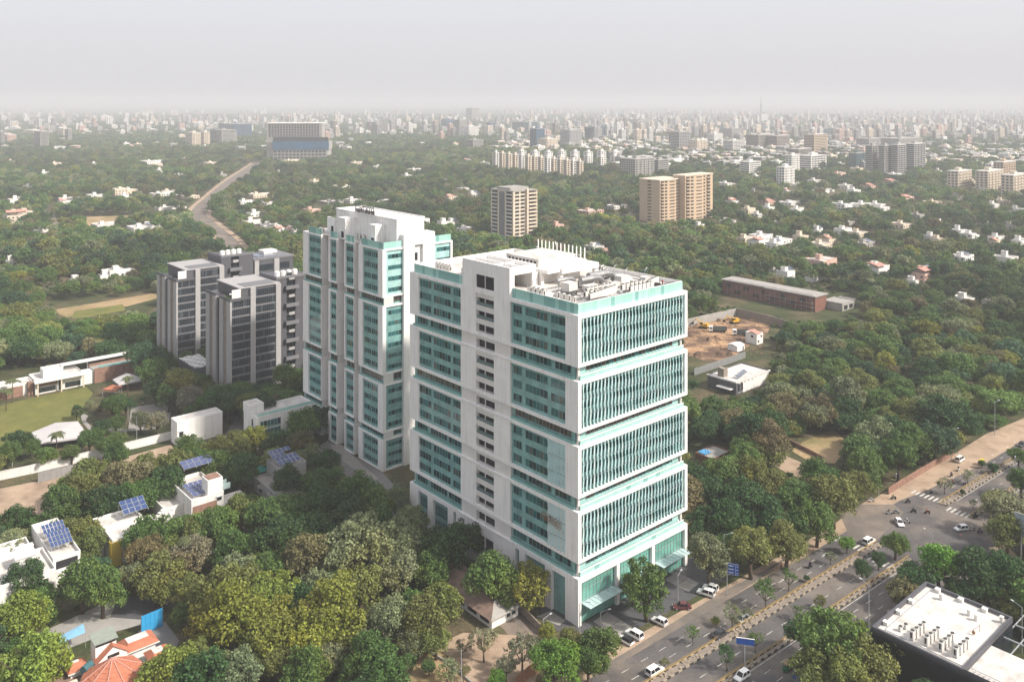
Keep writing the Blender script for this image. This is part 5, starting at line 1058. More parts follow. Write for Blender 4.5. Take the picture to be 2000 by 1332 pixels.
CL = {k: pm(k+'_cloth', c, .9, .1, 4, .1) for k, c in {'white': (.6,.6,.58), 'blue': (.06,.12,.32), 'black': (.02,.02,.022), 'red': (.42,.05,.04), 'orange': (.52,.16,.03), 'grey': (.2,.2,.2), 'navy': (.02,.03,.08), 'pale_blue': (.3,.42,.55), 'khaki': (.25,.2,.12), 'pink': (.5,.2,.22)}.items()}
BIKEM = None
def bike_meshes():
    w_ = MB().tube((0,-.05,0),(0,.05,0),.29,.29,12).mesh('wheel', M['tyre'])
    f = MB().prism([(-.75,-.13),(.1,-.15),(.2,-.1),(.2,.1),(.1,.15),(-.75,.13)], .42, .80); f.box(.1,-.18,.32,.45,.18,.36).tube((.62,0,.3),(.42,0,1.02),.045).box(.36,-.2,.35,.48,.2,.95)
    return w_, f
def rider(u, v, rz, label_p, label_b, paintc, shirt, trousers, two=None):
    p = G(u, v, .5); wm, f = bike_meshes() if not CARM.get('bike') else CARM['bike']; CARM['bike'] = (wm, f)
    e = empty('scooter', (p[0], p[1], .035), rz, label_b, 'scooter')
    link('wheel', wm, e, (-.6,0,.29)); link('wheel', wm, e, (.62,0,.29)); f.build('body', paintc, e)
    MB().box(-.75,-.13,.801,.0,.13,.88).build('seat', M['tyre'], e); MB().tube((.45,-.32,1.04),(.45,.32,1.04),.03).build('handlebar', M['tyre'], e); MB().tube((.5,0,.85),(.56,0,.85),.09,.09,8).build('headlight', M['lamp'], e)
    def sit(me, dx, lab):
        q = link('person', me, None, (p[0]+cos(rz)*dx, p[1]+sin(rz)*dx, .035), rz); setp(q, lab, 'person'); return q
    sit(dress(ride, CL[shirt], CL[trousers]), 0, label_p)
    if two: sit(dress(ride, CL[two[0]], CL[two[1]]), -.42, two[2])
P_ = {'b': CARP['black'], 'w': CARP['white'], 'r': CARP['red'], 's': CARP['silver']}
for u, v, rz, c, sh, tr, lp, lb, two in [
    (1745,972, RA+2.4,'b','khaki','grey','rider in khaki at the sandy edge of the crossing','dark scooter at the sandy edge of the crossing',None),
    (1773,979, RA+2.6,'b','navy','black','rider in navy on the far zebra stripes','dark blue scooter on the far zebra stripes',None),
    (1736,1001, RA-.9,'w','black','grey','rider in black on the left white scooter of the pair','white scooter, left of the pair on the crossing',None),
    (1750,1000, RA-.9,'s','pale_blue','navy','rider in pale blue on the right scooter of the pair','grey scooter, right of the pair on the crossing',None),
    (1784,998, RA+2.2,'b','black','black','rider in black in the middle of the crossing','black motorbike carrying two people in the crossing',('grey','black','passenger in grey behind the rider in black')),
    (1811,1000, RA+2.4,'r','orange','black','rider in bright orange on the crossing','red scooter in front of the near zebra stripes',None),
    (1771,1018, RA-1.2,'w','white','black','rider in white beside the turning white sedan','white scooter beside the turning white sedan',None),
    (1818,962, RA+3.0,'b','grey','black','rider in grey just beyond the far zebra stripes','dark scooter just beyond the far zebra stripes',None),
    (1858,928, RA+3.1,'b','navy','navy','rider in dark blue on the dusty lane','dark scooter on the dusty lane',None),
    (1872,917, RA+3.1,'w','black','grey','rider in black below the parked white van','white scooter below the parked white van',None),
    (1861,943, RA+3.1,'b','red','black','rider with red shirt behind a median tree','dark motorbike behind a median tree',None),
    (1884,944, RA,'b','black','navy','rider in black beside the median beyond the crossing','black motorbike beside the median beyond the crossing',('white','grey','passenger in white beyond the crossing')),
    (1899,1033, RA-.4,'w','white','black','rider in white next to the crossing hatchback','white scooter next to the crossing hatchback',None),
    (1914,1038, RA-.5,'b','black','pale_blue','rider in black at the side road mouth','black scooter at the side road mouth',None),
    (1904,1008, RA-.3,'b','navy','black','rider in navy under the median tip by the side road','dark scooter under the median tip by the side road',None),
    (1583,1105, RA,'b','black','grey','rider in black alone on the tower side carriageway','black motorbike alone on the tower side carriageway',('navy','black','passenger in navy alone on the tower side carriageway')),
    (1600,1052, RA+1.2,'w','grey','grey','rider in grey at the roadside below the trees','white scooter standing at the roadside below the trees',None),
    (1702,977, RA-.6,'w','white','grey','rider in white near the side road trees','white scooter near the side road trees',None),
    (1750,930, RA+.4,'w','white','navy','rider in white by the dusty brown wall','white scooter by the dusty brown wall',None)]:
    rider(u, v, rz, lp, lb, P_[c], sh, tr, two)
def person(xy, z, rz, shirt, tr, label):
    q = link('person', dress(stand, CL[shirt], CL[tr]), None, (xy[0], xy[1], z), rz); setp(q, label, 'person')
person(G(1876,1048,.8), .035, 1.0, 'pink', 'grey', 'person in pale pink walking across near the white hatchback'); person(G(1526,1106,.8), .03, 2.0, 'orange', 'black', 'person in orange at the roadside under the trees')
person(L2W(C1, 34.5, 3.6), 72.35, .5, 'red', 'black', 'person in red shirt on the finned tower roof'); person(G(1024,1318,.8), .03, 1.0, 'black', 'black', 'person in black in the yard by the rusty gate')
person(G(279,789,.8), .03, 0, 'white', 'navy', 'person in white at the edge of the sports court'); 
p = L2W(C1, -.7, 6.6); person(p, 20.9, 0, 'white', 'grey', 'worker in white on the hanging cradle'); p = L2W(C1, -.7, 8.6); person(p, 21.2, 0, 'navy', 'grey', 'worker in navy on the hanging cradle')
# ================================================================ signs, lamps, poles
def road_sign(u, v, label, wd, ht, pole, rz):
    e = empty('road_sign', G(u, v), rz, label, 'sign')
    MB().tube((0,0,0),(0,0,pole+ht),.11,.09,8).build('pole', M['steel'], e); s = MB().box(0.2,-.06,pole,wd+.2,.02,pole+ht).build('panel', M['signblue'], e)
    MB().box(.2,-.062,pole,wd+.2,-.061,pole+.06).box(.2,-.062,pole+ht-.06,wd+.2,-.061,pole+ht).box(.2+wd*.7,-.062,pole+.06,.26+wd*.7,-.061,pole+ht-.06).build('border', M['white'], s)
    tx = MB(); ar = MB()
    for k in range(3):
        z = pole+ht*(.2+.3*k); x = .4
        for j in range(7):
            l_ = random.uniform(.08,.16); tx.box(x,-.064,z-.14,x+l_,-.061,z+random.choice((.05,.12,.12))); x += l_+.05
        ar.poly([(.3+wd*.78,-.064,z-.12),(.3+wd*.92,-.064,z),(.3+wd*.78,-.064,z+.12)])
    tx.build('lettering', M['white'], s, kind='stuff'); ar.build('arrow_marks', M['white'], s)
road_sign(1420, 1162, 'blue direction sign on a green pole by the parked white cars', 2.6, 2.7, 5.2, RA-1.0)
e = empty('road_sign', G(1441, 1312), RA-.9, 'dark blue overhead sign panel seen from above in the narrow median', 'sign'); MB().tube((1.4,0,0),(1.4,0,6.0),.1).build('pole', M['steel'], e); MB().box(-.3,-.1,6.0,3.4,.05,7.3).build('panel', M['signblue'], e); MB().box(-.32,-.12,7.3,3.42,.07,7.36).build('border', M['white'], e)
e = empty('road_sign', G(1548, 1345), RA-.9, 'small blue sign peeking up at the bottom edge', 'sign'); MB().tube((.8,0,0),(.8,0,3.0),.08).build('pole', M['steel'], e); MB().box(0,-.05,2.2,1.9,.05,3.6).build('panel', M['signblue'], e)
e = empty('billboard', G(1990, 1095), A0-pi*.5, 'pale grey billboard on posts at the right picture edge', 'billboard'); MB().box(-1,-.15,6.5,8,.15,12.5).build('panel', M['metal'], e); MB().box(-.9,.151,6.7,7.9,.17,12.3).box(-.9,-.17,6.7,7.9,-.151,12.3).build('poster', pm('faded_poster',(.36,.42,.46),.6,.25,.6,.3), e); MB().tube((.5,0,0),(.5,0,6.5),.2).tube((6.5,0,0),(6.5,0,6.5),.2).build('posts', M['steel'], e)
def lamp(u, v, h, rz, label, name='street_lamp', arm=2.0):
    e = empty(name, G(u, v), rz, label, 'lamp post' if name == 'street_lamp' else 'pole'); MB().tube((0,0,0),(0,0,h),.12,.07,8).build('pole', M['steel'], e)
    if arm: MB().tube((0,0,h-.1),(arm,0,h+.3),.05,n=6).build('arm', M['steel'], e); MB().box(arm-.1,-.15,h+.22,arm+.55,.15,h+.36).build('lamp_head', M['alu'], e)
for a in [(1414,1120,10,0,'street lamp beside the blue direction sign'), (1716,968,9,pi,'lamp post with a blue white arm over the side road'), (1858,902,11,0,'tall thin street lamp behind the parked white van'), (1943,850,12,.4,'tall thin street lamp farther along the sandy verge'), (1820,1102,8,2,'short street lamp in front of the bright green roadside tree'), (1982,955,9,1,'street lamp half hidden by the right edge trees'), (1697,1298,17,2,'tall street lamp at the corner of the black office'), (1996,1275,10,2,'street lamp by the pergola at the right edge'), (1132,1252,8.5,0,'thin lamp post at the near corner of the finned tower'), (1061,1252,5,.7,'short lamp post by the forecourt gate'), (1324,1172,6,1,'thin lamp post on the forecourt, middle'), (1173,1222,3.2,.3,'low lamp on the forecourt near the tower corner')]: lamp(*a)
for a in [(24,912,7.5,0,'white pole by the long boundary wall near the left edge'), (250,842,9,0,'white pole beside the sports court'), (267,868,10,0,'thin white pole above the dirt track'), (901,1345,8,0,'pale pole standing in the dry yard'), (1606,960,11,0,'thin pole rising out of the right hand woods'), (196,462,20,0,'pale pole rising from the trees beyond the white house'), (30,352,60,0,'far thin mast near the left edge'), (410,430,38,0,'tall white high mast pole at the far road bend'), (430,402,30,0,'second tall white pole along the far road'), (485,300,50,0,'far thin mast left of the blue unfinished block')]: lamp(a[0], a[1], a[2], a[3], a[4], 'utility_pole', 0)
# ================================================================ labels that single things out among many
ORD = ['first','second','third','fourth','fifth','sixth','seventh','eighth','ninth','tenth','eleventh','twelfth','13th','14th','15th','16th','17th','18th','19th','20th','21st','22nd','23rd','24th','25th','26th','27th','28th','29th','30th','31st','32nd','33rd','34th','35th','36th','37th','38th','39th','40th']
LMARK = [('the finned tower base',1130,1190),('the forecourt cars',1270,1225),('the blue direction sign',1428,1130),('the crossing',1790,1010),('the black office',1830,1220),('the dry yard',960,1290),('the old shed',940,1190),('the lettered tower base',730,890),('the low white annex',550,820),('the white gable block',385,835),('the grey office pair',430,650),('the tiled house',215,1270),('the blue screen',295,1212),('the stair tower villa',400,960),('the grey arched villa',540,930),('the yellow corner villa',250,1020),('the left edge solar villa',75,1070),('the dirt track',120,950),('the lawn',70,810),('the big grey tent',115,845),('the roof pool villa',150,730),('the sports court',290,810),('the excavation',1410,660),('the dark walled villa',1440,745),('the long brick building',1515,590),('the dry clearing',1610,870),('the tarpaulin hut',1390,880),('the sandy verge',1850,900),('the parked white van',1875,898),('the brick house in the left woods',220,530),('the sandstone twin towers',1320,395),('the cream apartment tower',1002,420),('the blue unfinished block',576,280),('the far road bend',390,420),('the white flats row',1050,325),('the white slab block',1533,345),('the grey twin towers on the right',1750,310),('the cream flats at the right edge',1950,350),('the far television mast',1486,215),('the brown office slab',1500,280),('the far left grey tower',80,275),('the far left white towers',390,272)]
def auto_label(items, limit=16):
    """items: (object, u, v, description) - name the landmark it stands by, the side, and its order counted from there"""
    B = {}
    for o, u, v, d in items:
        n, lu, lv = min(LMARK, key=lambda l: (l[1]-u)**2+(2.0*(l[2]-v))**2); du, dv = u-lu, 2.0*(v-lv)
        s = ('right of' if du > 0 else 'left of') if abs(du) > abs(dv) else ('in front of' if dv > 0 else 'beyond')
        B.setdefault((d, s, n), []).append((du*du+dv*dv, o))
    for (d, s, n), l in B.items():
        l.sort(key=lambda q: q[0])
        for i, (_, o) in enumerate(l):
            o['label'] = '%s %s %s' % (d, s, n) if len(l) == 1 else '%s, %s one %s %s' % (d, ORD[min(i, 39)], s, n)
def inside(P, poly):
    x, y = P; c = False; n = len(poly); j = n-1
    for i in range(n):
        xi, yi, xj, yj = poly[i][0], poly[i][1], poly[j][0], poly[j][1]
        if (yi > y) != (yj > y) and x < (xj-xi)*(y-yi)/(yj-yi+1e-12)+xi: c = not c
        j = i
    return c
KEEP = []                                              # photo areas that no scattered crown may cover
def keep(*p): KEEP.append((list(p), float(G(0, max(q[1] for q in p))[1])+2))
# ================================================================ houses between the trees
LAB = []
WM = {'w': 'white2', 'c': 'cream', 'p': 'pink', 'o': 'offwhite', 'g': 'concrete', 't': 'sandstone', 's': 'stonegrey'}
CN = {'w': 'white', 'c': 'cream', 'p': 'pink', 'o': 'pale', 'g': 'grey', 't': 'tan', 's': 'stone grey'}
rr = random.Random(5)
def villa(u, v, wp, hp, c='w', storeys=2, tiled=False, solar_=False):
    """u, v: near foot of the house; wp, hp: its width and height in the photo"""
    C = G(u, v); k = FPX/C[1]; W_ = wp/k/1.25; h = max(3.3, .58*hp/k); D_ = W_*rr.uniform(.5,.8); ang = A0+rr.uniform(-.08,.08)
    a = rr.uniform(.35,.6)
    bx = [(0,0,W_*a,D_,0,h*rr.uniform(.72,1.0)), (W_*a+.02,D_*.12,W_,D_*.9,0,h*rr.uniform(.6,.95)), (W_*.2,D_*.35,W_*.2+3.6,D_*.35+3.6,h*.55,h+2.0)]
    wn = []
    for bi in (0, 1):
        L_ = bx[bi][2]-bx[bi][0]; n = max(1, int(L_/3.2))
        for s in range(int(bx[bi][5]/3.1)):
            for i in range(n): wn.append(('R', bi, L_*(i+.25)/n, L_*(i+.25)/n+1.5, .9+s*3.0, 2.3+s*3.0))
    for s in range(int(bx[0][5]/3.1)):
        for i in range(max(1, int(D_/4))): wn.append(('L', 0, D_*(i+.3)/max(1, int(D_/4)), D_*(i+.3)/max(1, int(D_/4))+1.5, .9+s*3.0, 2.3+s*3.0))
    far = C[1] > 620
    h_ = roof_house('house', None, 'house', C, bx, wn if not far else (), mats=(WM[c], 'roofwhite'), par=.5, group='houses among the trees', ang=ang)
    if far:
        ww = MB()
        for (f_, bi, s0, s1, z0, z1) in wn:
            b_ = bx[bi]; fc = {'R': ('R', b_[1]), 'L': ('L', b_[0])}[f_]; o_ = b_[0] if f_ == 'R' else b_[1]
            ww.fbox(fc, o_+s0, o_+s1, -.04, .05, z0, min(z1, b_[5]-.6))
        ww.build('windows', M['housewin'], h_, kind='stuff')
    if tiled: MB().poly([(-.4,-.5,h*.98),(W_*a+.4,-.5,h*.98),(W_*a+.4,D_*.5,h+1.5),(-.4,D_*.5,h+1.5)]).poly([(-.4,D_*.5,h+1.5),(W_*a+.4,D_*.5,h+1.5),(W_*a+.4,D_+.4,h*.98),(-.4,D_+.4,h*.98)]).build('tiled_roof', M['redroof'], h_)
    if solar_:
        for i in range(3): MB().poly([(W_*a+.8+i*2.1,D_*.25,h*.95),(W_*a+2.7+i*2.1,D_*.25,h*.95),(W_*a+2.7+i*2.1,D_*.75,h+1.3),(W_*a+.8+i*2.1,D_*.75,h+1.3)]).build('solar_panel', M['solarfar'], h_)
    d = '%s %s%s house' % (CN[c], 'tiled ' if tiled else 'flat roofed ', 'solar' if solar_ else '') if False else '%s%s %s house' % ('small ' if wp < 26 else 'wide ' if wp > 60 else '', CN[c], 'tiled' if tiled else 'solar roofed' if solar_ else 'flat roofed')
    LAB.append((h_, u, v-hp/2, d.strip()))
    keep((u-wp*.35, v-hp*.4), (u+wp*.5, v-hp*.4), (u+wp*.5, v-hp), (u-wp*.35, v-hp)); KEEP[-1] = (KEEP[-1][0], C[1]+D_*.4)
    CLEAR.append([L2W(C,-1.5,-2,ang), L2W(C,W_+1.5,-2,ang), L2W(C,W_+1.5,D_+1,ang), L2W(C,-1.5,D_+1,ang)])
for q in [(1538,548,44,30,'w',3,0,1),(1512,538,22,16,'w'),(1608,526,70,34,'p',2),(1590,552,40,14,'w'),(1716,540,62,34,'w',2,1),(1806,556,64,46,'p',3,1,1),(1788,560,30,20,'o',3),(1885,520,60,32,'w',2,0,1),(1975,520,60,36,'o',2,0,0),(1995,480,46,22,'w'),(1890,596,70,22,'w'),(1940,598,40,18,'o'),(1160,492,44,18,'o',2,0,1),(1180,500,30,12,'p',2,1),
    (215,544,62,26,'w',2),(196,546,34,18,'w'),(140,556,22,10,'w'),(12,522,24,26,'w',2,0,1),(60,514,60,8,'o'),(14,442,60,46,'c',3,1),(38,430,40,30,'c',3,1),(20,400,44,22,'w',2),(70,456,44,12,'w'),(262,452,70,14,'w',2,0,1),(280,446,40,10,'o'),(190,446,60,10,'o'),(118,396,44,18,'o',2),(178,390,46,16,'o',2),(225,382,54,22,'c',2),(245,378,30,14,'o'),(300,385,60,12,'w'),(320,380,34,12,'c'),(310,412,70,10,'o'),(100,325,36,12,'c',3),(285,322,52,12,'w'),(300,326,30,8,'c'),(405,324,44,12,'c',2),(495,388,60,14,'c',2),(470,400,40,12,'w'),(510,402,40,8,'o'),(490,425,44,18,'w',2),(480,440,60,16,'w',2),(515,446,44,12,'w'),(540,455,30,16,'o',2,1),(562,456,30,14,'o',2,1),(600,416,40,12,'p'),(640,400,60,10,'g'),(735,398,50,8,'g'),(820,440,34,20,'w',2,0,0),(862,446,40,24,'w',2),(880,440,30,14,'o',2,0,1),(905,455,44,14,'w',2),(735,330,44,8,'w'),(805,335,40,8,'w'),(875,354,30,8,'w'),(690,322,40,8,'c'),(560,318,40,8,'c'),(660,368,40,8,'w'),(900,372,30,8,'w'),(1085,446,30,14,'p'),(1150,420,60,14,'p'),(1225,425,30,10,'g'),(1200,410,50,14,'w'),
    (1420,367,44,16,'w',2),(1545,402,60,10,'w',2),(1500,400,44,12,'p',2,1),(1502,414,30,20,'w',2),(1612,378,60,10,'w'),(1655,370,34,14,'w'),(1650,412,50,24,'w',3),(1690,410,60,22,'w',3),(1715,408,44,18,'w',2),(1530,440,44,10,'w'),(1420,438,44,10,'w'),(1365,448,24,16,'w'),(1590,424,20,8,'w'),(1700,372,40,18,'p',2,1),(1740,362,44,16,'p',2,1),(1770,395,50,18,'p',2,1),(1825,400,44,12,'c',2),(1960,400,44,16,'c',2),(1990,415,40,14,'w'),(1640,345,40,12,'p',2),(1680,335,40,12,'c',2),(1950,470,44,14,'w',2),(1925,440,40,10,'o'),(1840,440,36,8,'w'),(1590,320,36,10,'w'),(1750,345,40,10,'w'),(1860,365,36,10,'c'),(1560,365,40,8,'o')]:
    villa(*q)
n_ = 0
while n_ < 58:                                         # lesser houses scattered through the wood
    a_ = rr.random(); u, v = (rr.uniform(1380,1995), rr.uniform(335,490)) if a_ < .55 else (rr.uniform(5,560), rr.uniform(310,470)) if a_ < .85 else (rr.uniform(600,950), rr.uniform(310,400))
    if any(abs(u-q[1]) < 26 and abs(v-q[2]) < 13 for q in LAB) or inside(G(u, v), CLEAR[0]) or (1230 < u < 1410 and v > 340) or (300 < u < 890 and v > 400): continue
    if any(inside(G(u, v), q) for q in CLEAR): continue
    k_ = FPX/G(u, v)[1]; villa(u, v, rr.uniform(13,26)*k_, rr.uniform(7,12)*k_, rr.choice('wwwwooccg'), 2, rr.random() < .2, rr.random() < .12); n_ += 1
auto_label(LAB)
# ================================================================ apartment and office blocks in the middle distance and beyond
M['winfar'] = glass('distant_window', (.045,.05,.055), .15, .4, .3, .1); M['bluefac'] = glass('distant_blue_glass', (.035,.11,.20), .12, .5, .2, .05); M['greenfac'] = glass('distant_green_glass', (.04,.10,.12), .12, .5, .2, .05)
FM = {'w': M['white2'], 'c': M['cream'], 'g': M['concrete'], 's': M['stonegrey'], 't': M['sandstone'], 'd': M['darkgrey'], 'b': M['bluefac'], 'n': M['greenfac'], 'p': M['pink'], 'r': M['brownstone']}
FN = {'w': 'white', 'c': 'cream', 'g': 'grey', 's': 'pale grey', 't': 'sandstone', 'd': 'dark grey', 'b': 'blue glass', 'n': 'dark glass', 'p': 'pinkish', 'r': 'brown'}
def block(u0, u1, vt, vb, c, label=None, style='grid', depth=None, name='apartment_block', corner=.45, cat='building', lab=None, bay=4.2):
    """u0..u1: left and right edge, vt/vb: roof and foot of the near corner; both street sides get window rows"""
    uc = u0+(u1-u0)*corner; C = G(uc, vb); k = FPX/C[1]; h = (vb-vt)/k
    W_ = max(8, ext(C, u1, DX)); D_ = max(8, min(160, ext(C, u0, DY)))
    e = empty(name, C, A0, label, cat, None if label else 'distant city blocks')
    MB().box(0,0,0,W_,D_,h).build('wall', FM[c], e)
    MB().box(-.3,-.3,h,W_+.3,D_+.3,h+.9).build('roof', M['concrete'] if c in 'gdbn' else M['roofwhite'], e)
    MB().box(W_*.3,D_*.3,h+.9,W_*.3+min(8,W_*.4),D_*.3+min(8,D_*.4),h+4.5).build('lift_hut', FM[c], e)
    nf = max(2, int(h/3.3)); wn = MB(); fh = h/nf
    for f_, L_ in ((('R',0.0),W_), (('L',0.0),D_)):
        if style == 'grid':
            n = max(1, int(L_/bay))
            for s in range(nf):
                for i in range(n): wn.fbox(f_, L_*(i+.22)/n, L_*(i+.78)/n, -.06, .1, s*fh+fh*.3, s*fh+fh*.82)
        else:
            for s in range(nf): wn.fbox(f_, L_*.04, L_*.96, -.06, .1, s*fh+fh*.35, s*fh+fh*.85)
    wn.build('windows', M['winfar'], e, kind='stuff')
    if style == 'balcony' or style == 'grid':
        bl = MB(); n = max(1, int(W_/(bay*2.2)))
        for s in range(1, nf):
            for i in range(n): bl.box(W_*(i+.30)/n, -1.3, s*fh, W_*(i+.66)/n, -.07, s*fh+1.0)
        bl.build('balconies', FM[c], e, kind='stuff')
    CLEAR.append([L2W(C,-4,-6), L2W(C,W_+4,-6), L2W(C,W_+4,D_+4), L2W(C,-4,D_+4)])
    keep((u0, vb-(vb-vt)*.2), (u1, vb-(vb-vt)*.2), (u1, vt), (u0, vt)); KEEP[-1] = (KEEP[-1][0], C[1])
    if lab: LAB2.append((e, (u0+u1)/2, (vt+vb)/2, lab))
    return e, W_, D_, h
LAB2 = []
# sandstone pair
for (u0, uc, u1, vt, vb, lb) in ((1249,1288.8,1336,354,436,'sandstone apartment tower with blank side wall, left of the twin pair'), (1315,1338,1392,345,432,'sandstone apartment tower, right of the twin pair')):
    C = G(uc, vb); e = empty('apartment_tower', C, A0, lb, 'tower'); W_, D_ = ext(C, u1, DX), ext(C, u0, DY); h = (vb-vt)*C[1]/FPX; nf = 13; fh = h/nf
    MB().box(0,0,0,W_,D_,h).build('wall', M['sandstone'], e); MB().box(-.5,-.5,h,W_+.5,D_+.5,h+1).build('roof_slab', M['cream'], e)
    for s in range(nf):
        for i, (a, b) in enumerate(((.04,.16),(.20,.30),(.40,.60),(.66,.72),(.78,.90))): MB().box(W_*a,-.1,s*fh+1.0,W_*b,-.004,s*fh+(2.6 if i != 2 else 2.0)).build('window', M['housewin'], e)
        if lb.startswith('sandstone apartment tower with'): MB().fbox(('L',0),D_*.42,D_*.6,-.1,-.004,s*fh+1.2,s*fh+2.4).build('window', M['housewin'], e)
        for a, b in ((.03,.17),(.77,.92)): MB().box(W_*a,-1.4,s*fh,W_*b,-.11,s*fh+.95).build('balcony', M['sandstone'], e)
    CLEAR.append([L2W(C,-3,-4), L2W(C,W_+3,-4), L2W(C,W_+3,D_+3), L2W(C,-3,D_+3)]); keep((u0,vb-4),(u1,vb-4),(u1,vt),(u0,vt))
# cream tower
C = G(1002.5, 470); e = empty('apartment_tower', C, A0, 'cream apartment tower with dark balconies standing alone in the trees', 'tower'); W_, D_ = ext(C, 1046, DX), ext(C, 958.8, DY); h = 42; nf = 13; fh = h/nf
MB().box(0,0,0,W_,D_,h).build('wall', M['cream'], e); MB().box(2,D_*.2,h,W_-3,D_*.8,h+2.6).box(-.3,-.3,h,W_+.3,D_+.3,h+.6).build('roof_slab', M['concrete'], e); MB().box(W_*.55,-2.0,0,W_*.62,-.002,h+1.5).box(W_*.98,-2.0,0,W_+.3,-.002,h).build('fin_wall', M['cream'], e)
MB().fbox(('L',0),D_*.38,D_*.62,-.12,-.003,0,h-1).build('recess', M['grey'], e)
for s in range(nf):
    for a, b in ((.08,.26),(.32,.5),(.66,.95)): MB().box(W_*a,-.15,s*fh+.9,W_*b,-.004,s*fh+2.7).build('window', M['void'], e)
    MB().box(W_*.64,-2.2,s*fh,W_*.97,-.151,s*fh+1.1).build('balcony', M['cream'], e)
    for a, b in ((.06,.3),(.7,.94)): MB().fbox(('L',0),D_*a,D_*b,-.15,-.004,s*fh+.9,s*fh+2.7).build('window', M['housewin'], e); MB().fbox(('L',0),D_*a,D_*b,-1.3,-.151,s*fh,s*fh+.8).build('balcony', M['offwhite'], e)
CLEAR.append([L2W(C,-3,-4), L2W(C,W_+3,-4), L2W(C,W_+3,D_+3), L2W(C,-3,D_+3)]); keep((958,462),(1046,462),(1046,368),(958,368))
# unfinished block with blue sheeting, facing the camera
C = G(520, 312); k = FPX/C[1]; e = empty('unfinished_block', C, radians(4), 'tall unfinished concrete block wrapped in blue sheeting at middle height', 'building'); W_ = 118/k; h = 70/k
MB().box(14,0,0,W_,60,h*.26).box(14,0,h*.26,W_+2,60,h*.48).box(0,5,h*.48,W_-12,50,h).box(0,5,0,14,60,h*.48).build('concrete_frame', M['concrete'], e)
MB().box(13,-1.2,h*.27,W_+3,-.1,h*.5).build('blue_sheeting', M['bluefac'], e); MB().box(14,-.9,h*.50,W_+1.8,-.1,h*.62).build('dark_floor', M['winfar'], e); MB().box(-1,4,h,W_-11,51,h+1.5).build('roof_slab', M['white2'], e)
for s in range(8):
    for i in range(18): MB().box(4+i*(W_-20)/18,4.7,h*.63+s*h*.046,4+(i+.7)*(W_-20)/18,4.99,h*.63+s*h*.046+h*.03).build('opening', M['winfar'], e)
for s in range(3):
    for i in range(14): MB().box(16+i*(W_-18)/14,-.3,1.5+s*h*.085,16+(i+.72)*(W_-18)/14,-.01,1.5+s*h*.085+h*.055).build('opening', M['winfar'], e)
CLEAR.append([C+(-5,-20), C+(W_+10,-20), C+(W_+10,70), C+(-5,70)]); keep((516,308),(638,308),(638,240),(516,240))
